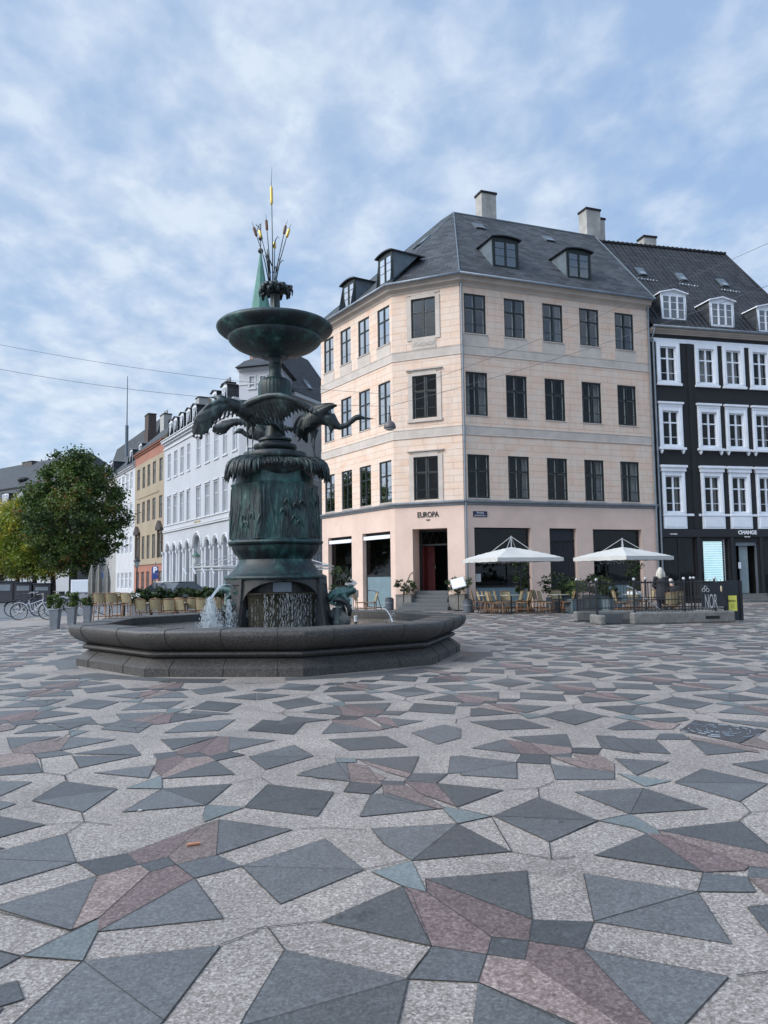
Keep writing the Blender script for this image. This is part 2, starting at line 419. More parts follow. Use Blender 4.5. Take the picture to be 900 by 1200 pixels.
# the cloud deck is brighter towards the hidden sun, behind the left shoulder, and overhead
dv = nt.nodes.new('ShaderNodeVectorMath'); dv.operation = 'DOT_PRODUCT'; nt.links.new(tc.outputs['Generated'], dv.inputs[0]); dv.inputs[1].default_value = (math.sin(SUN_AZ) * math.cos(SUN_EL), math.cos(SUN_AZ) * math.cos(SUN_EL), math.sin(SUN_EL))
hi = mth('MINIMUM', mth('MAXIMUM', mth('MULTIPLY', mth('SUBTRACT', sp.outputs['Z'], .28), 3.5), 0.0), 1.0)
gl = mth('MULTIPLY_ADD', mth('MULTIPLY', hi, mth('MAXIMUM', mth('SUBTRACT', dv.outputs['Value'], .42), 0.0)), SUNGLOW, 1.0)
fin = mixc(nt, 1.0, fin, gl, 'MULTIPLY')
nt.links.new(fin, bg.inputs['Color']); bg.inputs['Strength'].default_value = SKYSTR
sl = bpy.data.lights.new('sun', 'SUN'); sl.energy = 1.6; sl.angle = R(35); sl.color = (1, .91, .78)
so = bpy.data.objects.new('sun', sl); C.objects.link(so)
dsun = Vector((math.sin(SUN_AZ) * math.cos(SUN_EL), math.cos(SUN_AZ) * math.cos(SUN_EL), math.sin(SUN_EL)))
so.rotation_euler = dsun.to_track_quat('Z', 'Y').to_euler(); so.location = (0, 0, 60)
S.view_settings.view_transform = 'Standard'; S.view_settings.look = 'None'; S.view_settings.exposure = 0.68; S.view_settings.gamma = 1
S.view_settings.use_curve_mapping = False
S.cycles.max_bounces = 8; S.cycles.transparent_max_bounces = 16
S.cycles.use_denoising = True
# ================================================================= GROUND
def crop(ox, oy, s): return lambda p: (ox + p[0] / s, oy + p[1] / s)
CR = {'K1': crop(0, 1000, 3), 'K2': crop(300, 1000, 3), 'K3': crop(600, 1000, 3), 'K4': crop(0, 900, 4), 'K5': crop(225, 900, 4),
      'K6': crop(450, 900, 4), 'K7': crop(675, 900, 4), 'F1': crop(0, 850, 2), 'F2': crop(450, 850, 2),
      'M1': crop(0, 835, 5), 'M2': crop(180, 835, 5), 'M3': crop(360, 835, 5), 'M4': crop(540, 835, 5), 'M5': crop(720, 835, 5)}
# stones: D slate, P rose, Q plum, S small dark sett, B sea green.  A star marks the stones of one repeat of the pattern.
ST = '''
K1 D -30,193 343,82 250,275
K4 D -40,405 308,312 357,445 -40,430
K1 D -40,28 268,38 -40,124
K1 D 683,90 785,232 343,278
K1 D 290,382 775,328 575,592
K1 D 285,386 573,593 500,680 -60,700
K1 S 283,38 448,3 490,42 345,78
K1 S 497,38 590,15 618,42 528,68
K1 S 637,47 760,8 848,48 672,85
K1 P 345,79 492,43 522,68 345,232 255,272
K1 P 528,70 622,45 672,88 335,275 348,232
F1 P 302,299 476,235 398,313 326,327
F1 P 398,313 478,230 513,223 504,307 426,327
K1 B 345,233 325,285 280,380 75,365
K1 D -60,330 58,370 -60,440
F1 D 762,268 853,340 576,331
F1 D 576,332 853,341 657,421
K2 D 515,118 545,140 617,330 228,243 *
K2 B 405,68 548,28 600,140 535,118 500,110 *
F2 D 97,362 335,343 347,457 *
K2 Q 535,122 605,145 828,298 812,360 625,332 *
F2 P 97,365 103,397 252,498 340,508 345,458 *
K2 S 625,337 803,362 780,458 535,445 *
F2 S 252,502 338,508 330,552 240,542 *
F2 S 348,458 492,462 466,527 342,512 *
F2 P 236,542 333,553 580,725 480,725 222,606
F2 Q 342,514 465,528 650,725 580,725 333,553
F2 D 470,530 808,592 690,720 640,720
F2 D 220,608 450,705 440,760 200,760
K2 D 100,343 528,446 -60,615 -30,560
K2 D -55,620 528,448 480,690 -90,690
F2 D 468,350 735,392 500,460 *
F2 D 505,460 738,393 815,515 *
F2 S 748,346 852,358 872,393 745,390
F2 S 855,333 960,336 960,364 860,358
K7 Q 330,310 395,312 600,385 800,465 790,485 590,480 440,385
K7 P 385,295 960,415 960,480 800,464 590,380 400,312
K7 D 300,300 440,385 590,485 85,412
K7 D 365,285 765,252 960,415
K7 B 105,250 255,218 365,285 390,305 300,300 270,285
F2 P 860,359 960,365 960,440 888,390
F2 D 445,157 608,148 583,208 *
F2 D 610,148 760,197 587,210 *
F2 D 748,103 900,138 680,135
F2 D 680,137 900,140 833,180
F2 D 815,92 960,75 960,130
F2 D 362,170 495,222 256,214 *
F2 D 256,217 497,223 388,275 *
F2 B 130,190 245,215 172,232 155,215 *
F2 D 122,137 280,153 172,193 *
K6 D -60,288 335,265 125,435 0,360
K6 D 338,267 595,395 140,432
K6 Q 95,65 238,70 340,188 175,125 *
K6 P -10,82 95,85 175,125 290,192 250,195 0,137 *
K6 S 130,27 300,28 245,68 105,62
K6 S -10,62 105,62 80,82 -10,82
K5 D 840,125 910,120 1160,205 785,232 *
K5 D 355,80 665,115 245,187
K5 D 245,188 655,120 588,230
F1 D 380,150 543,138 483,188
F1 D 363,152 475,190 286,205
F1 B 483,192 570,192 478,228 475,212
K5 D 128,245 470,292 110,410
F1 D 695,118 790,88 812,90 822,133
F1 P 815,90 860,95 895,138 825,132
F1 S 822,137 880,140 868,160 805,157
F1 D 583,75 735,73 622,105
F1 D 583,72 688,47 748,72
F1 D 75,178 150,133 275,150
F1 D 76,180 275,152 195,205
K4 D -60,62 150,68 -60,160
K4 D -60,150 75,170 -60,220
K4 D -60,220 215,268 -60,345
K4 D 440,25 722,-10 695,50
M2 P 0,340 22,282 150,252 195,270 45,372
M2 P 200,272 320,258 365,285 48,390 50,370
M2 D 380,288 475,365 60,390
K4 B 735,42 750,48 735,98 590,98 695,62
M2 S 0,245 120,232 165,250 10,275
M2 S 160,248 265,235 330,255 205,272
M2 S 330,250 440,230 535,250 350,280
M2 P 125,225 378,142 265,235 165,248
M2 P 270,235 385,150 443,145 443,225 320,255
M2 D 445,140 715,165 447,225
M2 D 40,160 370,140 110,222
M2 D 550,108 640,45 885,62 820,130
M2 D 60,122 185,62 480,42 380,108
M2 D 200,22 230,-10 470,10 230,25
M1 D 75,128 245,65 400,102 300,110
M1 D 300,70 560,50 415,105
M1 D 590,100 710,45 900,65 810,120
M1 D 415,145 680,160 350,225
M1 D 425,245 770,188 825,252
M1 D 430,258 820,256 465,327
M1 B 370,145 405,105 520,110 440,142
M1 P 60,215 200,175 410,150 350,225 200,245 80,240
M1 D 40,150 360,142 200,173 45,212
M1 S 180,240 345,228 415,248 225,272
M1 D -60,335 220,295 245,355 -60,375
M1 P -60,262 60,250 190,240 215,290 -60,332
M3 D 150,60 85,127 405,108 300,88 180,65
M3 P 150,45 320,30 450,100 410,105 180,65
M3 D 400,30 680,50 470,100
M3 D 125,160 460,140 590,205 245,225
M3 D 610,120 800,72 900,95 900,150 765,188
M3 D 290,275 655,258 605,350
M3 P 285,284 600,352 595,388 460,350
M3 P 235,305 340,330 460,385 440,395 250,395
M3 D -40,355 215,295 240,390 60,390
M3 S 605,358 805,362 740,400 590,400
M3 D 840,260 900,255 900,355 830,355
M3 B 160,268 280,270 285,295 200,290
M4 D 50,55 340,38 525,92 225,105
M4 D 285,146 620,128 650,208 400,178
M4 P 250,160 400,180 520,250 355,245
M4 P 395,180 650,210 650,238 520,245
M4 D 60,210 220,155 330,245
M4 D 470,20 560,-5 720,-5 820,30 670,75
M4 D 790,135 900,140 1050,245 825,210
M4 S 655,210 820,212 800,250 650,248
M4 P 660,250 820,255 900,300 900,352 750,320
M4 D 525,305 700,327 900,357 900,395 555,395
M4 S 370,255 525,258 510,298 325,295
M4 S 520,240 650,240 640,265 530,262
M4 P 530,265 650,262 900,350 700,325
M4 D 0,265 320,295 0,345
M4 D 0,347 325,298 330,390 0,370
M5 D -100,145 240,160 330,245 -10,222
M5 D 0,270 320,292 130,372
M5 D -40,95 90,50 240,100 0,105
M5 P 90,45 390,65 340,100 240,105
M5 S 270,125 400,127 440,160 265,158
M5 D 445,165 840,225 540,252
M5 P 430,140 730,188 870,235 850,240 450,165
M5 P 740,187 830,150 960,210 960,230
M5 D 700,300 960,285 960,375
M5 D 150,38 415,28 440,45 330,65
M5 D 600,38 960,65 960,100 640,55
'''
def parse(line):
    a = line.split(); star = a[-1] == '*'
    if star: a = a[:-1]
    pts = [G(*CR[a[0]](tuple(map(float, q.split(','))))) for q in a[2:]]
    return a[1], [(p.x, p.y) for p in pts], star
traced = [parse(l) for l in ST.strip().split('\n')]
# neighbouring stones share their corners
_c = []
def snap(p):
    r0 = .035 + .010 * max(0, p[1] - 3.5)
    for k in _c:
        if (k[0] - p[0]) ** 2 + (k[1] - p[1]) ** 2 < r0 * r0: return (k[0], k[1])
    _c.append(p); return p
traced = [(k, [snap(q) for q in p], s) for k, p, s in traced]
LA = Vector((1.437, .797)); LB = Vector((-.335, 2.785))
cell = [(k, p) for k, p, s in traced if s]
def cen(p): return (sum(q[0] for q in p) / len(p), sum(q[1] for q in p) / len(p))
def inside(pt, poly):
    x, y = pt; r = False; n = len(poly)
    for i in range(n):
        x1, y1 = poly[i]; x2, y2 = poly[(i + 1) % n]
        if (y1 > y) != (y2 > y) and x < (x2 - x1) * (y - y1) / (y2 - y1) + x1: r = not r
    return r
FC = Vector((-2.237, 16.173))           # fountain centre
def shrink(p, d=.03):
    c = cen(p); return [(c[0] + (q[0] - c[0]) * (1 - d), c[1] + (q[1] - c[1]) * (1 - d)) for q in p]
tbox = [(min(q[0] for q in p), max(q[0] for q in p), min(q[1] for q in p), max(q[1] for q in p), p) for k, p, s in traced]
def clash(p):
    x0, x1 = min(q[0] for q in p), max(q[0] for q in p); y0, y1 = min(q[1] for q in p), max(q[1] for q in p)
    pi = shrink(p, .08); c = cen(p)
    for a0, a1, b0, b1, t in tbox:
        if a1 < x0 or a0 > x1 or b1 < y0 or b0 > y1: continue
        if inside(c, t) or any(inside(q, t) for q in pi) or inside(cen(t), p) or any(inside(q, p) for q in shrink(t, .08)): return True
    return False
stones = [(k, p) for k, p, s in traced]
base = Vector((0.4, 3.36))
# left of the square the pattern is mirrored about an axis close to the view direction
ax0 = Vector((-1.0, 6.3)); axd = Vector((math.cos(R(99.5)), math.sin(R(99.5))))
def mirror(q):
    d = Vector(q) - ax0; pr = axd * d.dot(axd); e = ax0 + pr * 2 - d; return (e.x, e.y)
far = []
for i in range(-34, 36):
    for j in range(-4, 15):
        o = LA * i + LB * j
        for k, p in cell:
            q = [(a + o.x, b + o.y) for a, b in p]
            c = cen(q)
            side = (Vector(c) - ax0).cross(axd) if False else (c[0] - ax0.x) * axd.y - (c[1] - ax0.y) * axd.x
            if side > 0.0: far.append((k, q))
            q2 = [mirror(t) for t in q][::-1]
            if side > 0.15: far.append((k, q2))
for k, q in far:
    c = cen(q)
    if not (-14 < c[0] < 34 and -3.5 < c[1] < 37.5): continue
    if c[0] < -14 + max(0, (c[1] - 22)) * .3: continue
    dist = (Vector(c) - FC).length
    if dist < 4.45: continue
    if c[1] < 8.6 and clash(q): continue
    stones.append((k, q))
KM = {'D': 1, 'S': 2, 'P': 3, 'Q': 4, 'B': 5}
pv = MB()
rg = random.Random(5)
for k, p in stones:
    z = .004 + (len(pv.f) % 97) * 1.5e-5; m = KM[k]
    if k == 'P' and rg.random() < .25: m = 4
    pv.t = rg.random()
    pv.poly([(a, b, z) for a, b in p], m)
# ring of plain slabs round the fountain
for j in range(27):
    a0, a1 = 2 * math.pi * j / 27, 2 * math.pi * (j + 1) / 27
    for (r0, r1) in ((3.8, 4.15),):
        pv.t = rg.random()
        a0_, a1_ = (a0, a1) if r0 < 4.1 else (a0 + .1, a1 + .1)
        pv.poly([(FC.x + r * math.cos(a), FC.y + r * math.sin(a), .0035) for r, a in ((r0, a0_), (r0, a1_ - .003), (r1 + .12 * (j % 3), a1_ - .003), (r1 + .12 * (j % 3), a0_))], 1 if j % 4 else 0)
# joints: thin dark ribbons around the nearer stones, and the cuts through the pale bands
def ribbon(a, b, w, z=.0065):
    a = Vector(a); b = Vector(b); d = b - a
    if d.length < 1e-4: return
    n = Vector((-d.y, d.x)).normalized() * w / 2
    pv.poly([(a.x + n.x, a.y + n.y, z), (b.x + n.x, b.y + n.y, z), (b.x - n.x, b.y - n.y, z), (a.x - n.x, a.y - n.y, z)], 6)
drawn = set()
for k, p in stones:
    c = cen(p)
    if c[1] > 13 or (Vector(c)).length > 16: continue
    for q in range(len(p)):
        a_, b_ = p[q], p[(q + 1) % len(p)]; key = (round(min(a_[0], b_[0]), 3), round(max(a_[0], b_[0]), 3), round(min(a_[1], b_[1]), 3))
        if key in drawn: continue
        drawn.add(key)
        if rg.random() < .93:
            ribbon(p[q], p[(q + 1) % len(p)], rg.choice((.0025, .003, .004, .005)))
JT = '''K2 0,270 40,262 100,343
K1 775,325 905,276
K2 45,262 225,243
K4 395,255 380,208
K4 395,255 525,270
K4 395,255 215,268
K4 395,255 308,312
K6 785,430 775,355
K6 785,430 595,397
K6 785,430 900,420
K6 722,95 728,140
K6 722,95 575,105
K6 722,95 800,65
K7 818,210 960,200
K7 818,210 765,250
K7 818,210 770,160
K5 510,288 640,282 820,295
K5 195,75 320,45 375,80
K4 305,38 315,67
K4 305,38 205,25
K2 380,60 530,25
K3 790,433 905,418
K1 0,212 250,275
K1 70,365 0,348
K7 105,250 255,218
K7 105,250 0,295
K2 530,445 610,345
K6 505,232 340,190
K6 600,397 505,235
K1 345,232 250,275
F1 130,40 195,0
M1 250,355 375,372
M1 250,355 235,275 190,240
M1 420,250 465,327 375,372 385,400'''
jl = []
for l in JT.split('\n'):
    a = l.split(); jl.append([(lambda g: (g.x, g.y))(G(*CR[a[0]](tuple(map(float, q.split(',')))))) for q in a[1:]])
for pl in jl:
    for a, b in zip(pl, pl[1:]): ribbon(a, b, .0065)
# repeat the star joints of the traced cell further out
star = [jl[i] for i in (0, 2, 7, 8, 9, 10, 11, 12)]
for i in range(-8, 9):
    for j in range(0, 4):
        o = LA * i + LB * j
        for pl in star:
            q = [(a + o.x, b + o.y) for a, b in pl]
            if q[0][1] < 8.2 or q[0][1] > 14 or (Vector(q[0]) - FC).length < 4.8: continue
            for a, b in zip(q, q[1:]): ribbon(a, b, .007)
# little cracks and drill holes, leaf scraps
pv.t = .5
# base of pale granite under the pattern (square only)
gb = MB()
pv.poly([(-15, -4, 0), (35, -4, 0), (35, 40.2, 0), (13.9, 40.2, 0), (3.7, 36.3, 0), (.5, 37.7, 0), (-5.6, 47, 0), (-15, 34, 0)], 0)
go = pv.build('square_paving', [M_['granite'], M_['slab'], M_['slate_sett'], M_['rose'], M_['plum'], M_['seagreen'], M_['joint']], recalc=False)
tagp(go, kind='structure')
g = MB(); g.poly([(-900, -300, -.02), (900, -300, -.02), (900, 1500, -.02), (-900, 1500, -.02)])
tagp(g.build('ground', M_['asphalt'], recalc=False), kind='structure')
# street in front of the left row: a slightly lower setts surface and a kerb line
g = MB(); g.poly([(-60, 34, -.008), (-15, 34, -.008), (-5.6, 47, -.008), (-9, 60, -.008), (-60, 150, -.008), (-90, 150, -.008)])
tagp(g.build('side_street', M_['asphalt'], recalc=False), kind='structure')
# cast iron cover
c4 = [G(*CR['M5'](q)) for q in ((385, 108), (470, 48), (890, 107), (733, 183))]
cc = sum(c4, Vector()) / 4
mh = thing('drain_cover', 'dark cast iron cover with concentric rings set in the paving at right', 'cover', (cc.x, cc.y, 0))
q = MB(); q.prism([(p.x, p.y) for p in c4], .002, .010); q.build('plate', M_['iron'], mh)
for rr in (.12, .2, .28, .36):
    for kk in range(14):
        if rg.random() < .35: continue
        a0 = 2 * math.pi * kk / 14; a1 = a0 + .3
        q = MB(); ar = [(cc.x + rr * math.cos(a0 + (a1 - a0) * t / 3), cc.y + rr * math.sin(a0 + (a1 - a0) * t / 3)) for t in range(4)]
        for a, b in zip(ar, ar[1:]): q.tube([(a[0], a[1], .012), (b[0], b[1], .012)], .006, 4)
        q.build('ring_relief', M_['zinc'], mh)
# cigarette end and paper scraps on the paving
lt = MB(); p0 = G(219, 993); lt.tube([(p0.x, p0.y, .014), (p0.x + .07, p0.y + .03, .014)], .008, 6)
tagp(lt.build('cigarette_end', simple('orange_paper', (.5, .22, .12), .8)), 'short orange cigarette end lying between two rose stones', 'litter')
for (u, v, lb) in ((178, 888.5, 'pale paper scrap lying on the paving left of centre'), (164, 951, 'small crumpled pale scrap on a slate stone near the left'), (43, 727, 'white paper scrap beside the silver bicycle')):
    p0 = G(u, v); lt = MB(); n0 = 7
    s0 = .018 if v > 800 else .05
    ring = [(p0.x + s0 * U(.6, 1.2) * math.cos(6.28 * k / n0), p0.y + s0 * .6 * U(.6, 1.2) * math.sin(6.28 * k / n0)) for k in range(n0)]
    lt.prism(ring, .008, .008 + s0 * .3, top=[(p0.x + (a - p0.x) * .6, p0.y + (b - p0.y) * .6) for a, b in ring])
    tagp(lt.build('paper_scrap', M_['curtain']), lb, 'litter')
# ================================================================= FOUNTAIN
m, nt, b = newmat('verdigris_bronze')
v = coords(nt, 'Object', (1, 1, .32)); v2 = coords(nt, 'Object')
f1 = noise(nt, v, 3.6, 8, .68, .4); f2 = noise(nt, v2, 1.6, 5, .6); f3 = noise(nt, v, 14, 6, .7)
c = ramp(nt, f1, [(.38, (.005, .009, .010)), (.49, (.011, .038, .038)), (.59, (.030, .10, .090)), (.73, (.19, .28, .235))])
c = mixc(nt, ramp(nt, f2, [(.38, .9), (.62, 0.0)]), c, (.010, .015, .018))
c = mixc(nt, ramp(nt, f3, [(.58, 0.0), (.80, .45)]), c, (.13, .20, .17))
nt.links.new(c, b.inputs['Base Color']); b.inputs['Roughness'].default_value = .48; b.inputs['Specular IOR Level'].default_value = .45
bump(nt, b, f3, .35, .02)
M_['bronze'] = m
m, nt, b = newmat('dark_patinated_bronze')
v = coords(nt, 'Object', (1, 1, .5)); f1 = noise(nt, v, 5, 7, .65)
c = ramp(nt, f1, [(.36, (.006, .009, .010)), (.54, (.016, .027, .028)), (.72, (.085, .13, .118))])
nt.links.new(c, b.inputs['Base Color']); b.inputs['Roughness'].default_value = .45
bump(nt, b, noise(nt, v, 26, 5, .7), .35, .012)
M_['bronze_dark'] = m
M_['gold'] = simple('weathered_gilding', (.62, .42, .10), .4, .15, 20, metal=.7)
M_['rust'] = simple('brown_bronze', (.13, .06, .03), .6, .3, 20)
M_['moss'] = simple('mossy_wet_stone', (.028, .024, .014), .4, .6, 9, bumps=.5, bscale=30)
m, nt, b = newmat('pool_water')
b.inputs['Base Color'].default_value = (.012, .018, .018, 1); b.inputs['Roughness'].default_value = .04; b.inputs['IOR'].default_value = 1.33
v = coords(nt, 'Object'); bump(nt, b, noise(nt, v, 5, 4, .6), .5, .05); M_['pool'] = m
m, nt, b = newmat('falling_water')
b.inputs['Base Color'].default_value = (.62, .67, .70, 1); b.inputs['Roughness'].default_value = .15; b.inputs['Alpha'].default_value = .5
M_['splash'] = m

FX, FY = FC.x, FC.y
ft = thing('stone_fountain', 'large nine-sided granite fountain with green bronze column, storks and bulrushes', 'fountain', (FX, FY, 0))
PH = R(204.3)
def ninegon(r): return [(FX + r * math.cos(PH + 2 * math.pi * k / 9), FY + r * math.sin(PH + 2 * math.pi * k / 9)) for k in range(9)]
def ringed(prof, name, mat, seg=None, smooth=True, ang=35):
    q = MB(); n = len(prof)
    rings = [q.add([(x, y, z) for x, y in ninegon(r)]) for r, z in prof]
    for a in range(n - 1):
        for k in range(9):
            q.idx((rings[a] + k, rings[a] + (k + 1) % 9, rings[a + 1] + (k + 1) % 9, rings[a + 1] + k))
    return q.build(name, mat, ft, smooth=smooth, angle=ang)
ringed([(3.781, -.01), (3.785, .132), (3.62, .262), (3.56, .285)], 'plinth', M_['basin'], ang=20)
ringed([(3.56, .285), (3.60, .292), (3.66, .315), (3.685, .345), (3.675, .375), (3.63, .395), (3.58, .400)], 'moulding', M_['basin'])
rimprof = [(3.58, .398), (3.62, .408), (3.66, .425), (3.72, .45), (3.79, .485), (3.85, .53), (3.895, .58), (3.92, .635), (3.927, .68), (3.918, .72), (3.895, .74), (3.85, .748),
           (3.36, .750), (3.32, .745), (3.30, .73), (3.285, .60), (3.28, .40), (3.28, .30)]
ringed(rimprof, 'basin_rim', M_['basin'], ang=38)
q = MB(); q.poly([(x, y, .32) for x, y in ninegon(3.3)]); q.build('basin_floor', M_['moss'], ft)
# joints between the rim blocks
q = MB()
for k in range(9):
    for fr in (.16, .84, .5) if k % 2 else (.2, .72):
        a, b_ = ninegon(1)[k], ninegon(1)[(k + 1) % 9]
        dx, dy = a[0] + (b_[0] - a[0]) * fr - FX, a[1] + (b_[1] - a[1]) * fr - FY
        pts = [(FX + dx * (r + .0035), FY + dy * (r + .0035), z + (.003 if .73 < z else 0)) for r, z in rimprof[:14]]
        q = MB(); q.tube(pts, .006, 5); q.build('block_joint', M_['joint'], ft); q = MB()
        q.tube([(FX + dx * (r + .004), FY + dy * (r + .004), z) for r, z in ((3.785, .01), (3.787, .132), (3.62, .266))], .005, 5)
        q.build('block_joint', M_['joint'], ft)
# water surface with small waves
q = MB(); n = 60; rr = 3.29
for i in range(24):
    pass
q.poly([(x, y, .60) for x, y in ninegon(3.295)])
wo = q.build('water', M_['pool'], ft, recalc=False); wo['kind'] = 'stuff'

def Z(v, u=326): return at(u, v, FY).z
AZC = [-43, 77, 197]                      # corner azimuths measured from the side facing the camera, to the right
def az2(a): return R(a - 90)
def angd(a, b): return (a - b + 180) % 360 - 180
# granite pedestal with three arched niches
zt = Z(677.5); q = MB(); na, nz = 480, 90
z0, z1 = .45, zt
nich = [17, 137, 257]
def prad(adeg, z):
    t = (z1 - z) / (z1 - z0)
    corner = min(abs(angd(adeg, c)) for c in AZC)
    r = 1.00 + .16 * t ** 1.6 + (.05 if corner < 13 else 0)
    d = min(abs(angd(adeg, c)) for c in nich)
    top = z1 - .06
    half = 46
    inn = d < half and z < top - .42 * (1 - math.sqrt(max(0, 1 - (d / half) ** 2)))
    if inn: r = .80
    if corner < 9 and .62 < z < z1 - .13: r -= .03
    return r
g0 = []
for j in range(nz + 1):
    z = z0 + (z1 - z0) * j / nz
    g0.append(q.add([(FX + prad(360 * i / na, z) * math.cos(az2(360 * i / na)), FY + prad(360 * i / na, z) * math.sin(az2(360 * i / na)), z) for i in range(na)]))
for j in range(nz):
    for i in range(na): q.idx((g0[j] + i, g0[j] + (i + 1) % na, g0[j + 1] + (i + 1) % na, g0[j + 1] + i))
q.build('pedestal', M_['basin_dark'], ft, recalc=False)
for c_ in nich:                               # spill bowls inside the niches
    q = MB(); prof = [(.60, .45), (.94, .45), (.945, 1.0), (.96, 1.16), (1.0, 1.22), (1.01, 1.245), (.99, 1.262), (.78, 1.27)]
    rings = []
    for r, z in prof:
        rings.append(q.add([(FX + r * math.cos(az2(c_ - 43 + 86 * i / 24)), FY + r * math.sin(az2(c_ - 43 + 86 * i / 24)), z) for i in range(25)]))
    for a in range(len(prof) - 1):
        for i in range(24): q.idx((rings[a] + i, rings[a] + i + 1, rings[a + 1] + i + 1, rings[a + 1] + i))
    q.build('spill_bowl', M_['moss'], ft, smooth=True, angle=40)
    q = MB()
    a = az2(c_); M = Matrix.Translation((FX, FY, 0)) @ Matrix.Rotation(a + math.pi / 2, 4, 'Z'); q.M = M
    q.box(-.18, .18, -.83, -.70, 1.28, 1.47); q.build('sky_gap_panel', M_['zinc'], ft)  # pale panel stands in for sky light showing through the niche
# water falling over the spill bowls
def strands(q, c_, n, dens):
    for i in range(n):
        a = c_ + U(-41, 41)
        t = abs(a - c_) / 41
        if rnd() > dens(a - c_): continue
        z = 1.26 - U(0, .5) * rnd(); rr0 = U(1.0, 1.03)
        while z > .60:
            l = U(.01, .10); w = U(.0009, .0026)
            p = (FX + rr0 * math.cos(az2(a)), FY + rr0 * math.sin(az2(a)))
            q.tube([(p[0], p[1], z), (p[0], p[1], max(.6, z - l))], w, 4)
            z -= l + U(.01, .20); a += U(-.06, .06)
q = MB(); strands(q, 17, 260, lambda d: 1 if -2 < d < 20 else (.55 if -22 < d < 30 else .12))
o = q.build('water_curtain', M_['splash'], ft, recalc=False); o['kind'] = 'stuff'
q = MB()
for c_ in (137, 257): strands(q, c_, 120, lambda d: 1)
o = q.build('water_curtain', M_['splash'], ft, recalc=False); o['kind'] = 'stuff'

# bronze base, drum
q = MB()
def lobes(a, z):
    k = (math.degrees(a) + 90 - 17) % 60
    return 1 + .022 * math.cos(R(k * 6))
P_ = [(1.03, 679), (1.045, 677.6), (1.045, 676), (1.02, 674.6), (.985, 674), (.93, 671.5), (.86, 667.5), (.79, 662.5), (.745, 658), (.735, 655.5)]
q.lathe([(r, Z(v_)) for r, v_ in P_], 96, (FX, FY), rf=lambda a, z: 1 + .02 * math.cos(6 * (a - az2(17))))
q.build('flared_base', M_['bronze'], ft, smooth=True, angle=50)
q = MB()
P_ = [(.735, 656), (.76, 653), (.84, 648), (.885, 643), (.90, 640), (.95, 639), (.975, 637.2), (.975, 635.8), (.955, 634.4), (.9, 633.6), (.86, 632.5)]
q.lathe([(r, Z(v_)) for r, v_ in P_], 144, (FX, FY), rf=lambda a, z: (1 + .02 * math.cos(6 * (a - az2(17)))) * (1 + (.012 * abs(math.sin(12 * a)) if Z(641) > z > Z(654) else 0)))
q.build('scalloped_moulding', M_['bronze'], ft, smooth=True, angle=50)
q = MB()
P_ = [(.885, 633), (.885, 628), (.878, 615), (.868, 600), (.855, 585), (.845, 573), (.855, 571), (.86, 569.5), (.80, 568), (.78, 560), (.76, 548)]
def hexf(a, z):
    k = ((math.degrees(a) + 90 - 17) % 60) - 30
    return (math.cos(R(30)) / math.cos(R(k if False else ((math.degrees(a) + 90 - 17 + 30) % 60) - 30))) * 1.07 - .004
q.lathe([(r, Z(v_)) for r, v_ in P_], 144, (FX, FY), rf=lambda a, z: hexf(a, z) if z < Z(569) else .5 + .5 * hexf(a, z))
q.build('drum', M_['bronze'], ft, smooth=True, angle=25)
# reeds and leaves in relief round the drum
q = MB()
rr = random.Random(3)
for k in range(150):
    a = rr.uniform(0, 360); lean = rr.uniform(-5, 5); zb = Z(632); h = rr.uniform(.35, .98) * (Z(571) - zb)
    n = 9; pts = []; rad = []
    for t in range(n):
        s = t / (n - 1); aa = a + lean * s + 5 * lean / 5 * s * s; zz_ = zb + h * s
        r0 = (.885 - .040 * s * h / (Z(571) - zb)) * hexf(az2(aa), 0) + .002
        pts.append((FX + r0 * math.cos(az2(aa)), FY + r0 * math.sin(az2(aa)), zz_)); rad.append((.024 if k % 3 else .038) * (math.sin(math.pi * min(1, .12 + .88 * (1 - s))) * .8 + .08))
    q.tube(pts, rad, 5, sq=.5, up=(math.cos(az2(a)), math.sin(az2(a)), 0))
for k in range(34):                          # folded blades
    a = rr.uniform(0, 360); z_ = Z(rr.uniform(592, 622)); d = rr.choice((-1, 1)); pts = []; rad = []
    for t in range(7):
        s = t / 6; aa = a + d * 9 * s; zz_ = z_ + .18 * math.sin(math.pi * s * .85) - .10 * s
        r0 = .885 * hexf(az2(aa), 0) + .004
        pts.append((FX + r0 * math.cos(az2(aa)), FY + r0 * math.sin(az2(aa)), zz_)); rad.append(.006 + .028 * math.sin(math.pi * s))
    q.tube(pts, rad, 5, sq=.4, up=(math.cos(az2(a)), math.sin(az2(a)), 0))
q.build('reed_relief', M_['bronze'], ft, smooth=True)
# shaggy crown of drooping reeds, thicker where the storks stand
q = MB()
for k in range(900):
    a = rr.uniform(0, 360); dc = min(abs(angd(a, c_)) for c_ in AZC); f = max(0, 1 - dc / 34) ** .6 if dc < 34 else 0
    rb = .60 + .1 * f; ro = .885 + .25 * f + rr.uniform(-.03, .03); zt_ = Z(543.5) + .05 * f + rr.uniform(-.03, .02); drop = (.09 + .32 * f) * rr.uniform(.7, 1.2) + .05
    pts = []; rad = []; a2 = a + rr.uniform(-3, 3)
    for t in range(7):
        s = t / 6; r0 = rb + (ro - rb) * math.sin(s * math.pi / 2 * 1.02) ; zz_ = zt_ + .02 * math.sin(math.pi * s) - drop * s ** 2.4
        aa = a + (a2 - a) * s
        pts.append((FX + r0 * math.cos(az2(aa)), FY + r0 * math.sin(az2(aa)), zz_)); rad.append((.022 + .012 * f) * (1 - .75 * s) + .004)
    q.tube(pts, rad, 4)
q.lathe([(.3, Z(541)), (.62, Z(542.5)), (.80, Z(544)), (.87, Z(548)), (.86, Z(552)), (.78, Z(556)), (.74, Z(562))], 60, (FX, FY))
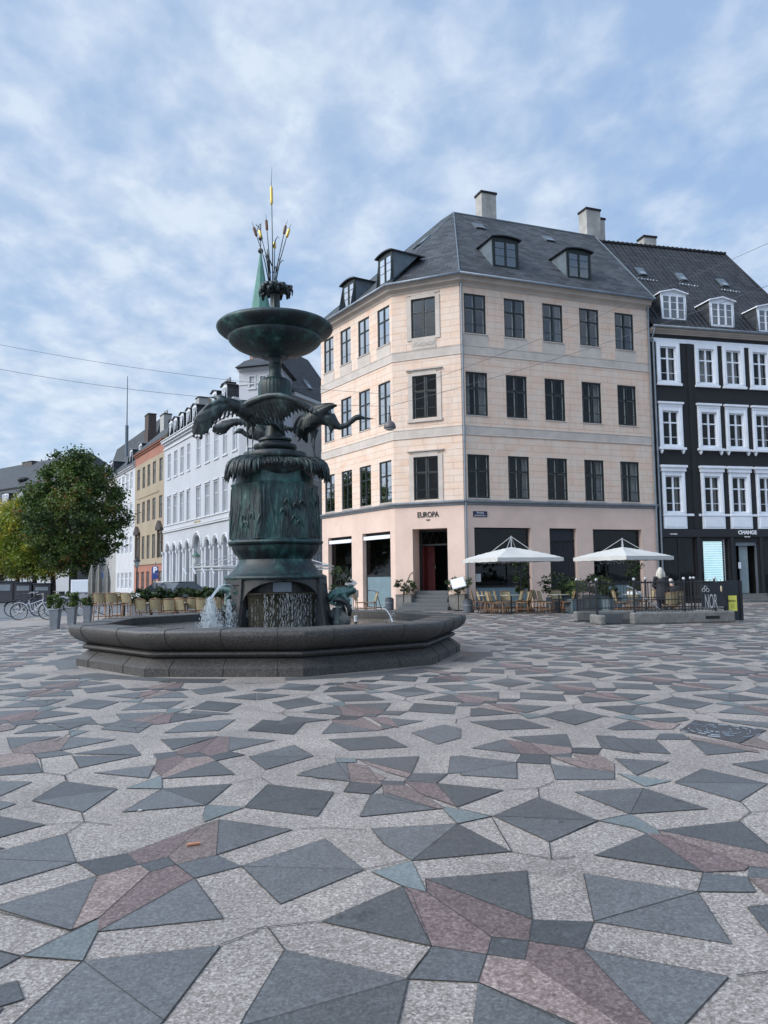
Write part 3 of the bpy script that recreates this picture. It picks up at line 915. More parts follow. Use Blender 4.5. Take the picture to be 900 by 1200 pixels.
q.build('drooping_reeds', M_['bronze_dark'], ft, smooth=True)
q = MB()
P_ = [(.45, 545), (.62, 542), (.67, 538.5), (.675, 535), (.65, 532), (.56, 530.8), (.41, 530), (.385, 528.6), (.43, 527), (.455, 524.5), (.44, 522), (.37, 520.8), (.30, 520), (.30, 518.6), (.345, 517), (.34, 515), (.29, 513.5), (.22, 512), (.20, 506), (.185, 500), (.17, 492), (.17, 470), (.20, 466)]
q.lathe([(r, Z(v_)) for r, v_ in P_], 64, (FX, FY)); q.build('turned_rings', M_['bronze_dark'], ft, smooth=True, angle=50)
q = MB()
P_ = [(.20, 471), (.34, 470), (.355, 467), (.355, 456), (.35, 451), (.33, 447.5), (.28, 445), (.20, 443.5), (.15, 442.5)]
q.lathe([(r, Z(v_)) for r, v_ in P_], 160, (FX, FY), rf=lambda a, z: 1 - .022 * abs(math.sin(14 * a))); q.build('fluted_dome', M_['bronze'], ft, smooth=True, angle=60)
q = MB()
P_ = [(.16, 444), (.15, 441), (.125, 438), (.125, 431), (.14, 430), (.14, 428.5), (.125, 427.5), (.13, 421), (.20, 418), (.30, 416)]
q.lathe([(r, Z(v_)) for r, v_ in P_], 48, (FX, FY)); q.build('bowl_stem', M_['bronze'], ft, smooth=True, angle=50)
q = MB()
P_ = [(.10, 420), (.28, 419.5), (.31, 417.5), (.45, 415.5), (.65, 412), (.82, 407.5), (.92, 403.2), (.965, 400), (.975, 397.6), (.965, 396.2), (1.05, 394), (1.14, 391), (1.19, 388.6), (1.215, 386), (1.21, 384.4),
      (1.17, 382), (1.0, 387), (.7, 392), (.3, 396), (.1, 397)]
q.lathe([(r, Z(v_)) for r, v_ in P_], 96, (FX, FY), caps=False); q.build('upper_bowl', M_['bronze'], ft, smooth=True, angle=40)
q = MB()
P_ = [(.12, 396), (.11, 385), (.10, 368), (.12, 366.5), (.12, 364), (.10, 362), (.092, 352), (.10, 345), (.14, 341), (.17, 339), (.12, 336), (.04, 334)]
q.lathe([(r, Z(v_, 320)) for r, v_ in P_], 60, (FX, FY), rf=lambda a, z: 1 + .10 * math.cos(8 * a) if z < Z(345) else 1)
q.build('reed_bundle', M_['bronze_dark'], ft, smooth=True)
q = MB()
for k in range(30):
    a = 2 * math.pi * k / 30 + rr.uniform(-.1, .1); L = rr.uniform(.22, .37)
    pts = []; rad = []
    for t in range(7):
        s = t / 6; r0 = .08 + (L - .04) * math.sin(s * 1.9) / math.sin(1.9) if s < .8 else .08 + (L - .04) * (1 - .1 * (s - .8))
        z_ = Z(346, 320) + (.17 + .05 * (k % 3)) * math.sin(s * 2.1) - .17 * s ** 2
        pts.append((FX + r0 * math.cos(a), FY + r0 * math.sin(a), z_)); rad.append(.02 + .045 * math.sin(math.pi * min(1, s * .95)))
    q.tube(pts, rad, 6, sq=.35)
q.ball((FX, FY, Z(339.5, 320)), .15, sc=(1, 1, .7)); q.build('leaf_collar', M_['bronze_dark'], ft, smooth=True)
# bulrushes
def reed(pts, head, gold, sp=None, leafs=()):
    q = MB(); q.tube(pts, [.012] * (len(pts) - 1) + [.009], 5)
    if sp: q.tube([head[1], sp], [.006, .003], 4)
    for lf in leafs: q.tube(lf, [.014, .012, .008, .003][:len(lf)], 4, sq=.4)
    o = q.build('bulrush', M_['bronze_dark'], ft, smooth=True)
    q = MB(); a, b_ = Vector(head[0]), Vector(head[1]); d = (b_ - a)
    q.tube([a - d * .08, a, a + d * .1, b_ - d * .1, b_, b_ + d * .06], [.008, .024, .030, .030, .024, .008], 8)
    q.build('rush_head', M_['gold'] if gold else M_['rust'], o, smooth=True)
def A(u, v, dy=0): return at(u, v, FY + dy)
reed([A(319.5, 332), A(319.3, 290), A(318.5, 240)], [A(318.3, 239), A(317.9, 219)], True, A(318.6, 196), [[A(320, 290), A(323, 281), A(325.5, 277), A(328, 280)], [A(319, 312), A(314, 300), A(313, 292)]])
reed([A(317, 330, .02), A(315, 295), A(313, 271)], [A(312.9, 269.5), A(312, 258)], False, A(311.5, 251), [[A(317, 320), A(313, 305), A(311, 300), A(309, 299)]])
reed([A(315, 330, -.03), A(310, 305, -.05), A(301, 277, -.1)], [A(300.6, 276.5, -.1), A(297.4, 266.5, -.12)], False, A(295.5, 260, -.13), [[A(315, 322), A(314.5, 305), A(312, 297)]])
reed([A(316, 330, .05), A(312, 300, .1), A(306.5, 279, .15)], [A(306.2, 278, .15), A(304, 270, .17)], True, A(303, 266, .17))
reed([A(322, 330, .03), A(326, 305, .06), A(332.5, 275, .1)], [A(332.8, 274, .1), A(334.8, 264.5, .12)], False, A(337, 258, .13), [[A(323, 320), A(326, 306), A(329, 302)]])
reed([A(323, 332, -.04), A(328, 305, -.08), A(335.5, 279, -.1)], [A(336, 278, -.1), A(338.8, 268.5, -.12)], True, A(341, 262, -.13), [[A(325, 318), A(328, 308), A(331, 305), A(333.5, 306)]])
reed([A(321, 332, .1), A(321.4, 310, .1), A(321.8, 292, .12)], [A(321.9, 291, .12), A(321.6, 284, .13)], True, None, [[A(323, 312), A(322, 316), A(320, 320)]])

# ---------------------------------------------------------------- birds and frogs (voxel-joined bronze castings)
def cast(q, name, mat, vox, label=None, sm=True):
    o = q.build(name, mat, ft, recalc=False, label=label)
    rm = o.modifiers.new('join', 'REMESH'); rm.mode = 'VOXEL'; rm.voxel_size = vox * .8; rm.use_smooth_shade = True
    s_ = o.modifiers.new('soft', 'SMOOTH'); s_.factor = .5; s_.iterations = 1
    return o
def lerp(a, b, t): return a + (b - a) * t
def path(pts, t):
    t = max(0, min(.9999, t)) * (len(pts) - 1); i = int(t); return lerp(pts[i], pts[i + 1], t - i)
def wing(q, bone, tips, n, r0=.055, r1=.018, bow=.06, up=(0, -1, 0)):
    for k in range(n):
        t = k / (n - 1)
        a = path(bone, t); b_ = path(tips, t); mid = lerp(a, b_, .5) + Vector((0, -bow, bow * .6))
        ext = (b_ - mid) * (.10 if k % 2 else -.04)
        q.tube([a, lerp(a, mid, .5) + Vector((0, -bow * .3, 0)), mid, lerp(mid, b_, .6), b_ + ext], [r0 * .8, r0 * .85, r0 * .72, r0 * .55, r1 * .7], 8, sq=.34, up=up)
    q.tube([path(bone, i / 8) for i in range(9)], [.075, .075, .07, .066, .06, .055, .05, .042, .03], 8)
def legs(q, pairs):
    for pts in pairs:
        n = len(pts)
        q.tube(pts, [.050, .022] + [.0145] * (n - 3) + [.017], 7)
        f = pts[-1]
        for dx, dy in ((.10, -.05), (.02, -.11), (-.09, -.06), (0, .07)):
            q.tube([f, f + Vector((dx, dy, -.012))], [.015, .008], 5)
# stork one: nearest, wings open, head laid back to the left
q = MB()
q.tube([A(318, 497, -.30), A(310, 492, -.40), A(300, 486, -.52), A(290, 481, -.66), A(281, 478, -.76), A(274, 477, -.82)], [.04, .13, .20, .22, .17, .10], 14)
q.tube([A(283, 479, -.74), A(275, 476, -.84), A(269, 473, -.90), A(264, 469.5, -.93), A(259.5, 467, -.95)], [.15, .12, .085, .07, .062], 12)
q.ball(A(258.5, 467, -.95), .085, 12, 8, sc=(1.25, 1, .85))
q.tube([A(256, 466.5, -.96), A(250, 465.7, -.98), A(243.5, 465.2, -1.0)], [.04, .022, .005], 8)
q.tube([A(318, 496, -.30), A(326, 502, -.2), A(331, 507, -.15)], [.10, .07, .02], 8, sq=.4)
wing(q, [A(280, 474, -.76), A(270, 470, -.90), A(258, 470, -1.02), A(245, 475, -1.08), A(236, 483, -1.10)],
     [A(277, 490, -.72), A(266, 492, -.85), A(256, 495, -.95), A(247, 503, -1.02), A(240, 511, -1.06), A(233, 517, -1.08), A(226.5, 515, -1.08), A(224.5, 508, -1.06)], 15, r0=.060)
wing(q, [A(286, 476, -.78), A(298, 469, -.95), A(312, 464, -1.1), A(326, 463, -1.2), A(340, 466, -1.25), A(354, 472.5, -1.28), A(367, 482, -1.28)],
     [A(296, 500, -.62), A(308, 501, -.7), A(320, 500, -.8), A(331, 497, -.9), A(340, 490, -1.0), A(352, 484, -1.1), A(364, 485, -1.2), A(375, 488.5, -1.28)], 20, r0=.070, bow=.04)
legs(q, [[A(291, 495, -.6), A(290, 507, -.6), A(290.5, 523, -.58), A(291, 540, -.58)], [A(297, 496, -.52), A(296.5, 509, -.5), A(296, 524, -.5), A(295.5, 541, -.5)]])
cast(q, 'stork', M_['bronze_dark'], .020, 'dark bronze stork with both wings spread on the front left of the column')
# stork two: right, neck stretched to the right
q = MB()
q.tube([A(350, 512, .1), A(355, 503, .02), A(362, 495, -.08), A(371, 488, -.16), A(380, 488, -.22), A(387, 493, -.26), A(391, 499, -.28)], [.05, .15, .21, .21, .18, .14, .08], 14)
q.tube([A(386, 490, -.26), A(393, 498, -.29), A(399, 500.5, -.30), A(406, 498.5, -.31), A(412, 493.5, -.32), A(417, 489.5, -.33)], [.15, .10, .062, .055, .055, .060], 12)
q.ball(A(420, 489, -.34), .075, 12, 8, sc=(1.3, 1, .8))
q.tube([A(423, 489.5, -.34), A(432, 490.5, -.35), A(441, 491, -.36)], [.040, .022, .005], 8)
for k in range(7): q.tube([A(386 + k * .6, 496, -.30), A(387 + k * .5, 503, -.32), A(388 + k * .2, 508.5 - abs(k - 3) * .8, -.32)], [.05, .03, .006], 6)
wing(q, [A(366, 481, -.2), A(372, 477.5, -.28), A(380, 475.5, -.36), A(388, 474.5, -.42), A(392.5, 475.5, -.45)], [A(352, 506, -.25), A(360, 503, -.30), A(368, 496, -.34), A(377, 489, -.38), A(385, 482, -.42), A(393, 478, -.46)], 13, r0=.06)
wing(q, [A(372, 484, .05), A(362, 484, .15), A(354, 488, .2)], [A(352, 514, .1), A(350, 518, .12), A(345, 511, .2), A(343, 504, .22)], 9, r0=.06)
wing(q, [A(360, 500, .0), A(354, 503, .05)], [A(360, 521, .1), A(355, 518, .12), A(348, 512, .12), A(345.5, 508, .12)], 7, r0=.055)
legs(q, [[A(366, 505, -.1), A(365, 516, -.08), A(368, 530, -.12), A(373, 545.5, -.18)], [A(371, 503, -.12), A(368.5, 515, -.12), A(368.5, 530, -.15), A(369.5, 545.5, -.16)]])
cast(q, 'stork', M_['bronze_dark'], .018, 'dark bronze stork stretching its neck and beak to the right')
# stork three: behind the column
q = MB()
q.tube([A(318, 512, .62), A(310, 509, .72), A(302, 506, .78), A(294, 504, .80)], [.06, .17, .20, .12], 14)
q.tube([A(300, 508, .76), A(293, 511, .72), A(288, 509, .70), A(284, 506, .70)], [.12, .075, .055, .055], 10)
q.ball(A(281, 505, .70), .07, sc=(1.3, 1, .85))
q.tube([A(278.5, 505.5, .70), A(275, 508, .70), A(271.5, 509.5, .70)], [.035, .02, .004], 8)
wing(q, [A(298, 498, .76), A(285, 494, .72), A(272, 493.5, .70), A(261, 495.5, .70), A(254, 499, .70)], [A(290, 503, .7), A(280, 500, .7), A(270, 501, .7), A(264, 509, .7), A(259, 511.5, .7), A(254, 511, .7), A(249, 507, .7)], 14, r0=.055)
wing(q, [A(306, 500, .85), A(325, 499, 1.0), A(345, 503, 1.05)], [A(310, 515, .8), A(325, 512, .9), A(340, 508, 1.0), A(350, 507, 1.05)], 9, r0=.055)
legs(q, [[A(305, 515, .78), A(306, 525, .78), A(307, 535, .78), A(308, 545, .78)], [A(311, 515, .8), A(312, 525, .8), A(313, 535, .8), A(314, 545, .8)]])
cast(q, 'stork', M_['bronze_dark'], .020, 'dark bronze stork half hidden behind the column, its head low to the left')
# frogs on water lily clumps
def frog(u, v, Y, flip, label):
    q = MB(); s = 1 if flip else -1
    c_ = at(u, v, Y)
    def L(x, y, z): return c_ + Vector((x * s, y, z))
    q.tube([L(-.26, .05, -.05), L(-.12, 0, .0), L(.05, 0, .05), L(.20, 0, .10)], [.07, .13, .14, .10], 12)
    q.tube([L(.15, 0, .09), L(.30, 0, .12), L(.36, 0, .12)], [.12, .10, .05], 12, sq=.75)
    for y in (-.06, .06): q.ball(L(.24, y, .21), .04)
    for y in (-.13, .13):
        q.tube([L(-.18, y, -.02), L(.02, y * 1.9, .05), L(-.16, y * 1.8, -.14), L(-.02, y * 2, -.17)], [.08, .055, .035, .03], 8)
        q.tube([L(.12, y * .8, 0), L(.20, y * 1.5, -.08), L(.17, y * 1.5, -.18)], [.045, .032, .028], 8)
        for k in range(4): q.tube([L(.17, y * 1.5, -.18), L(.26, y * (1.2 + .3 * k), -.19)], [.02, .012], 5); q.tube([L(-.02, y * 2, -.17), L(.10, y * (1.7 + .3 * k), -.19)], [.02, .012], 5)
    cast(q, 'frog', M_['bronze_green'], .014, label)
M_['bronze_green'] = simple('bright_verdigris', (.055, .115, .105), .55, .55, 7, bumps=.3, bscale=30)
frog(279, 697, FY - .55, False, 'green bronze frog spouting water to the left')
frog(397, 699, FY + .05, True, 'green bronze frog at the right side of the pedestal')
def lilies(cu, cv, Y, sx, n, seed):
    q = MB(); r_ = random.Random(seed); c_ = at(cu, cv, Y)
    q.tube([c_ + Vector((0, 0, -.72)), c_ + Vector((0, 0, -.3)), c_ + Vector((0, 0, .0))], [.26, .20, .12], 12)
    for k in range(n):
        p = c_ + Vector((r_.uniform(-sx, sx), r_.uniform(-.22, .18), r_.uniform(-.62, .02)))
        w = r_.uniform(.08, .17)
        t = Vector((r_.uniform(-.6, .6), -1, r_.uniform(-.2, .7))).normalized(); e = t.orthogonal().normalized(); g_ = t.cross(e)
        ring = [p + (e * math.cos(6.283 * j / 14) + g_ * math.sin(6.283 * j / 14)) * w * (1 + .15 * math.sin(7 * 6.283 * j / 14)) for j in range(14)]
        ctr = q.add([p + t * w * .25]); i = q.add(ring); i2 = q.add([a_ - t * .012 for a_ in ring]); c2 = q.add([p + t * (w * .25 - .012)])
        for j in range(14):
            q.idx((ctr, i + j, i + (j + 1) % 14)); q.idx((c2, i2 + (j + 1) % 14, i2 + j)); q.idx((i + j, i2 + j, i2 + (j + 1) % 14, i + (j + 1) % 14))
        q.tube([p, c_ + Vector((0, 0, -.6))], [.014, .02], 5)
    q.build('lily_clump', M_['bronze_dark'], ft, recalc=True)
lilies(280, 709, FY - .62, .26, 26, 4)
lilies(397, 712, FY - .12, .16, 12, 9)
# curved bronze stems by the right frog
q = MB()
q.tube([A(392, 702, -.3), A(399, 703, -.3), A(407, 707, -.3), A(410, 715, -.3), A(409.5, 722, -.3)], [.04, .05, .055, .05, .03], 8)
q.tube([A(394, 706, -.25), A(401, 709, -.25), A(405, 716, -.25)], [.03, .035, .02], 8)
q.build('curled_leaf', M_['bronze_dark'], ft, smooth=True)
# jet: arc of water, then the splashing column of drops
q = MB()
def arc(p0, p1, top, n=16): return [lerp(p0, p1, i / n) + Vector((0, 0, top * 4 * (i / n) * (1 - i / n))) for i in range(n + 1)]
j0 = A(283, 702, -.6); j1 = A(248, 701, -1.1)
for k in range(9):
    w = Vector((U(-.03, .03), U(-.03, .03), U(-.02, .03)))
    q.tube([p + w * (i / 16) for i, p in enumerate(arc(j0, j1, .27))], [U(.004, .010)] * 17, 5)
def spray(n, uc, v0, v1, wid0, wid1, Yo):
    for k in range(n):
        t = rnd() ** .8; v_ = v0 + (v1 - v0) * t
        u_ = uc + (wid0 + (wid1 - wid0) * t) * random.gauss(0, .5) + 3 * t
        p = A(u_, v_, Yo + random.gauss(0, .12))
        if p.z < .6: p.z = .6 + .01 * rnd()
        s = U(.004, .013)
        if rnd() < .5: q.tube([p, p + Vector((U(-.02, .02), 0, -U(.02, .09)))], [s * .7, s * .3], 4)
        else: q.ball(p, s, 5, 3)
spray(1500, 246, 699, 737, 2.5, 15, -1.12); spray(450, 268, 702, 737, 3, 9, -.9)
q.build('water_jet', M_['splash'], ft, recalc=False)['kind'] = 'stuff'
q = MB()
j0 = A(402, 697, -.3); j1 = G(461, 729, .6)
q.tube([A(448, 712, .0), A(453, 715, -.1), A(457, 721, -.3), A(460, 729, -.5)], [.008, .012, .012, .016], 5)
for k in range(60):
    p = A(U(455, 463), U(718, 730), -.4); p.z = max(p.z, .6); q.ball(p, U(.003, .008), 5, 3)
q.build('water_jet', M_['splash'], ft, recalc=False)['kind'] = 'stuff'
# plastic cup forgotten on the rim
p = None
r0 = ray(417, 731); t = (.751 - H) / r0.z; p = Vector((r0.x * t, r0.y * t, .751))
cup = thing('plastic_cup', 'clear plastic cup with dark drink dregs left on the front rim of the fountain', 'cup', tuple(p))
q = MB(); q.lathe([(.024, .753), (.034, .88), (.036, .882), (.036, .886), (.032, .884), (.024, .765)], 20, (p.x, p.y), caps=False); q.build('cup', simple('frosted_plastic', (.62, .62, .62), .3, .05), cup, smooth=True)
q = MB(); q.lathe([(.0245, .7535), (.0275, .785)], 20, (p.x, p.y)); q.build('drink', simple('cola', (.03, .01, .01), .3), cup)
# ================================================================= BUILDINGS
def wall_panel(q, s0, s1, z0, z1, ops, t=0.0, depth=.22, m=0, mrev=None, mback=None, arches=False, backdepth=None):
    """wall sheet with real openings: ops = [(s0,s1,z0,z1)], local frame y = t is the outer face"""
    ops = [(max(a, s0), min(b, s1), max(c, z0), min(d, z1)) for a, b, c, d in ops if b > s0 and a < s1 and d > z0 and c < z1]
    xs = sorted(set([s0, s1] + [o[0] for o in ops] + [o[1] for o in ops])); zs = sorted(set([z0, z1] + [o[2] for o in ops] + [o[3] for o in ops]))
    for i in range(len(xs) - 1):
        # merge vertically
        run = None
        for j in range(len(zs) - 1):
            cx_, cz_ = (xs[i] + xs[i + 1]) / 2, (zs[j] + zs[j + 1]) / 2
            hole = any(o[0] < cx_ < o[1] and o[2] < cz_ < o[3] for o in ops)
            if not hole:
                if run is None: run = zs[j]
                end = zs[j + 1]
            if (hole or j == len(zs) - 2) and run is not None:
                q.poly([(xs[i], t, run), (xs[i + 1], t, run), (xs[i + 1], t, end), (xs[i], t, end)], m); run = None
    mr = m if mrev is None else mrev
    for a, b, c, d in ops:
        for p in ([(a, t, c), (a, t, d), (a, t + depth, d), (a, t + depth, c)], [(b, t, c), (b, t + depth, c), (b, t + depth, d), (b, t, d)],
                  [(a, t, d), (b, t, d), (b, t + depth, d), (a, t + depth, d)], [(a, t, c), (a, t + depth, c), (b, t + depth, c), (b, t, c)]):
            q.poly(p, mr)
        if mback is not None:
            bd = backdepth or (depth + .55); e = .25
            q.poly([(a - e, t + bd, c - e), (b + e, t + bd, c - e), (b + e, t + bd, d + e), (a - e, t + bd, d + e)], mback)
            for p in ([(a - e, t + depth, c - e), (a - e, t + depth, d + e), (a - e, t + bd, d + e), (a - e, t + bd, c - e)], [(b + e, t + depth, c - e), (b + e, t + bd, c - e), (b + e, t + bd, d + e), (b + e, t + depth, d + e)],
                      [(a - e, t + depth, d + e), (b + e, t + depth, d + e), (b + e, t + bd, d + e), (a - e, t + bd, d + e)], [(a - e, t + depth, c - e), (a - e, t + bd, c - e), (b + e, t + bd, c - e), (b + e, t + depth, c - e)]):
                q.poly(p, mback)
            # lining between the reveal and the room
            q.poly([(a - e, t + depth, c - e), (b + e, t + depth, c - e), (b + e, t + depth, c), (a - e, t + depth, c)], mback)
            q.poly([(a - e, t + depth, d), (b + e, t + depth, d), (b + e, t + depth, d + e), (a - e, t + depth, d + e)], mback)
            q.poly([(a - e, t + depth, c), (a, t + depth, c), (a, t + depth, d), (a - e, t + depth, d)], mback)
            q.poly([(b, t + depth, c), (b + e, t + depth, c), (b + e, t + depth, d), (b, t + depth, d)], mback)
def casement(par, W_, a, b, c, d, t, mat, fw=.07, tr=.36, muntin=.28, inner=True, curtain=0, sill=None, M=None, glass='glass', name='window', three=False):
    """cross-bar window; a,b,c,d opening in wall coordinates, t = plane of the frame"""
    q = MB(M or W_.M)
    q.box(a, a + fw, t, t + .07, c, d); q.box(b - fw, b, t, t + .07, c, d)
    q.box(a + fw, b - fw, t, t + .07, d - fw, d); q.box(a + fw, b - fw, t, t + .07, c, c + fw)
    zt_ = d - (d - c) * tr; ms = (a + b) / 2
    n = 3 if three else 2
    for k in range(1, n):
        x = a + (b - a) * k / n
        q.box(x - .045, x + .045, t - .015, t + .065, c + fw, d - fw)
    if tr: q.box(a + fw, b - fw, t - .008, t + .06, zt_ - .035, zt_ + .035)
    for k in range(n):
        x0 = a + fw if k == 0 else a + (b - a) * k / n + .045; x1 = b - fw if k == n - 1 else a + (b - a) * (k + 1) / n - .045
        zb = zt_ - .035 if tr else d - fw
        zm = c + fw + (zb - c - fw) * muntin * 1.25
        q.box(x0, x1, t + .012, t + .04, zm - .013, zm + .013)
        if muntin > .3: q.box(x0, x1, t + .012, t + .04, zm + (zb - c - fw) * .33 - .013, zm + (zb - c - fw) * .33 + .013)
    mats = [mat]
    o = q.build(name, mats, par)
    g_ = MB(M or W_.M); g_.box(a + fw, b - fw, t + .02, t + .028, c + fw, d - fw); g_.build('pane', M_[glass], o)
    if inner:
        g_ = MB(M or W_.M); y = t + .10; f_ = .065
        for k in range(2):
            x0, x1 = (a + .02, ms) if k == 0 else (ms, b - .02)
            g_.box(x0, x0 + f_, y, y + .04, c + .02, d - .02); g_.box(x1 - f_, x1, y, y + .04, c + .02, d - .02)
            g_.box(x0 + f_, x1 - f_, y, y + .04, zt_ - .04, zt_ + .04); g_.box(x0 + f_, x1 - f_, y, y + .04, c + .02, c + .07)
        g_.build('inner_frame', M_['inner_frame'], o)
    if curtain:
        g_ = MB(M or W_.M); y = t + .26; w_ = (b - a) * (.18 + .14 * rnd())
        for x0, x1 in ((a + .02, a + w_), (b - w_, b - .02)) if curtain == 1 else ((a + .02, b - .02),):
            n_ = 8
            for k in range(n_):
                xa, xb = x0 + (x1 - x0) * k / n_, x0 + (x1 - x0) * (k + 1) / n_
                ya, yb = y + .03 * (k % 2), y + .03 * ((k + 1) % 2)
                g_.poly([(xa, ya, c), (xb, yb, c), (xb, yb, d), (xa, ya, d)])
        g_.build('curtain', M_['curtain'], o, recalc=False)
    if sill is not None:
        g_ = MB(M or W_.M); g_.box(a - .05, b + .05, -.07, t, c - .06, c); g_.build('sill', sill, o)
    return o

# ---------- the pink corner house
A0, B0, C0, D0 = Vector((-3.47, 43.98)), Vector((.51, 37.63)), Vector((3.69, 36.25)), Vector((13.96, 40.2))
WL, WC, WR = Wall(A0, B0), Wall(B0, C0), Wall(C0, D0)
ph = thing('pink_corner_house', 'pink four storey corner house with slate roof and chamfered corner over a cafe', 'building', (B0.x, B0.y, 0))
ZE = 15.50
q = MB(); INT = []
colsR = [.24, 2.395, 4.55, 6.70, 8.85]; rows = [(5.14, 7.19), (9.045, 11.12), (12.975, 14.9)]
colsL = [.38, 2.30, 4.22, 6.15]
mats = [M_['pink_block'], M_['pink'], M_['band'], M_['dark'], M_['interior']]
opR = [(s, s + 1.16, a, b) for s in colsR for a, b in rows]; opC = [(1.02, 2.26, a, b) for a, b in rows]; opL = [(s, s + 1.12, a, b) for s in colsL for a, b in rows]
for Wl, op in ((WR, opR), (WC, opC), (WL, opL)):
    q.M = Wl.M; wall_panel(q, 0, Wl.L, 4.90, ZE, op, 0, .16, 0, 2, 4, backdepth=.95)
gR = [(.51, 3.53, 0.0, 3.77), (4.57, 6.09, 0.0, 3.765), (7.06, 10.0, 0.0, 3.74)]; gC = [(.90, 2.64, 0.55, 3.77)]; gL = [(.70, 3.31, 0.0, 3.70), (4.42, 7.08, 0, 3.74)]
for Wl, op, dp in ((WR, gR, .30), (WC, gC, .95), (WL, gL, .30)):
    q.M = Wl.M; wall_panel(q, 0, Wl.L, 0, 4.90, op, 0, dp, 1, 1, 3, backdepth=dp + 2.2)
# party walls and back, so the house is a solid block
n1, n2 = WR.n, WL.n
D1 = D0.to_3d() + n1 * 9; A1 = A0.to_3d() + n2 * 9
q.M = Matrix()
q.poly([(D0.x, D0.y, 0), (D1.x, D1.y, 0), (D1.x, D1.y, ZE), (D0.x, D0.y, ZE)], 0)
q.poly([(A0.x, A0.y, 0), (A1.x, A1.y, 0), (A1.x, A1.y, ZE), (A0.x, A0.y, ZE)], 0)
q.poly([(A1.x, A1.y, 0), (D1.x, D1.y, 0), (D1.x, D1.y, ZE), (A1.x, A1.y, ZE)], 0)
q.build('wall', mats, ph, recalc=False)
# mitred running mouldings round the three fronts
def offs(t):
    """polyline of the three facades moved t outwards"""
    pts = []
    for i, (W0_, W1_) in enumerate(((None, WL), (WL, WC), (WC, WR), (WR, None))):
        if W0_ is None: p = A0.to_3d() - WL.n * t
        elif W1_ is None: p = D0.to_3d() - WR.n * t
        else:
            base_ = (B0 if i == 1 else C0).to_3d(); a_, b_ = W0_.n, W1_.n; h_ = (a_ + b_).normalized(); p = base_ - h_ * t / h_.dot(a_)
        pts.append(p)
    return pts
def running(prof, name, mat, par=ph):
    q = MB()
    n = len(prof); lines = [offs(t) for t, z in prof]
    for k in range(3):
        for i in range(n - 1):
            a, b_ = lines[i], lines[i + 1]
            q.poly([(a[k].x, a[k].y, prof[i][1]), (a[k + 1].x, a[k + 1].y, prof[i][1]), (b_[k + 1].x, b_[k + 1].y, prof[i + 1][1]), (b_[k].x, b_[k].y, prof[i + 1][1])])
    for e in (0, 3):
        q.poly([(lines[i][e].x, lines[i][e].y, prof[i][1]) for i in range(n)])
    return q.build(name, mat, par, recalc=False)
running([(0, 4.80), (.05, 4.83), (.06, 4.88), (.13, 4.93), (.17, 4.96), (.17, 5.02), (.0, 5.06)], 'ground_floor_cornice', M_['zinc'])
for z in (8.10, 11.93):
    running([(0, z), (.035, z + .005), (.035, z + .03), (.025, z + .05), (.025, z + .40), (.04, z + .42), (.04, z + .45), (0, z + .46)], 'string_course', M_['band'])
running([(0, 15.22), (.03, 15.24), (.05, 15.32), (.12, 15.38), (.22, 15.42), (.26, 15.44), (.27, 15.56), (.36, 15.60), (.38, 15.66), (0, 15.70)], 'eaves_cornice', M_['cornice'])
# gutter
q = MB(); 
gl = offs(.44)
for k in range(3): q.tube([(gl[k].x, gl[k].y, 15.68), (gl[k + 1].x, gl[k + 1].y, 15.68)], .075, 8)
q.build('gutter', M_['zinc'], ph, smooth=True)
# windows and the grey panels under the top row
for Wl, cols, w in ((WR, colsR, 1.16), (WL, colsL, 1.12)):
    for s in cols:
        for ri, (a, b_) in enumerate(rows):
            cu = 0
            if rnd() < .42: cu = 1
            casement(ph, Wl, s, s + w, a, b_, .05, M_['green_frame'], curtain=cu, glass='glass_side' if Wl is WL else ('glass_up' if ri == 2 else 'glass'))
    for s in cols:
        q = MB(Wl.M); q.box(s - .08, s + w + .08, -.018, .0, 12.38, 12.97); q.box(s - .05, s + w + .05, -.05, .0, 12.93, 12.975)
        q.build('apron_panel', M_['band'], ph)
        for (a, b_) in rows[:2]:
            q = MB(Wl.M); q.box(s - .02, s + w + .02, -.03, .0, a - .045, a); q.build('sill', M_['band'], ph)
for ri, (a, b_) in enumerate(rows):
    casement(ph, WC, 1.02, 2.26, a, b_, .05, M_['green_frame'], curtain=0, glass='glass_up' if ri == 2 else 'glass')
    q = MB(WC.M)
    q.box(.80, 1.02, -.04, 0, a - .12, b_ + .10); q.box(2.26, 2.48, -.04, 0, a - .12, b_ + .10); q.box(1.02, 2.26, -.04, 0, b_, b_ + .18)
    q.box(.80, 2.48, -.045, 0, b_ + .18, b_ + .26)
    if ri < 2: q.box(.72, 2.56, -.12, 0, b_ + .26, b_ + .31); q.box(.76, 2.52, -.09, 0, a - .18, a - .05)
    else:
        q.box(1.02, 2.26, -.03, 0, 12.40, a); q.box(1.10, 2.18, -.045, -.03, 12.58, 12.80)
        for k in range(9): q.ball((1.18 + k * .115, -.045, 12.69 + .03 * math.sin(k * 2)), .05, 8, 5, sc=(1, .4, 1))
    q.build('window_surround', M_['band'], ph)
# quoin strips left plain beside the corners
# downpipes
def pipe(par, W_, s, z0, z1, mat, t=-.10):
    q = MB(W_.M); q.tube([(s, t, z0), (s, t, z1)], .05, 8)
    for z in (z0 + .3, (z0 + z1) / 2, z1 - .5): q.tube([(s, t, z), (s, t, z + .06)], .062, 8)
    q.box(s - .015, s + .015, t, 0, z1 - .6, z1 - .57)
    return q.build('downpipe', mat, par, smooth=True, angle=40)
pipe(ph, WR, .06, .1, 15.4, M_['zinc']); pipe(ph, WR, WR.L - .12, .1, 15.4, M_['zinc'])
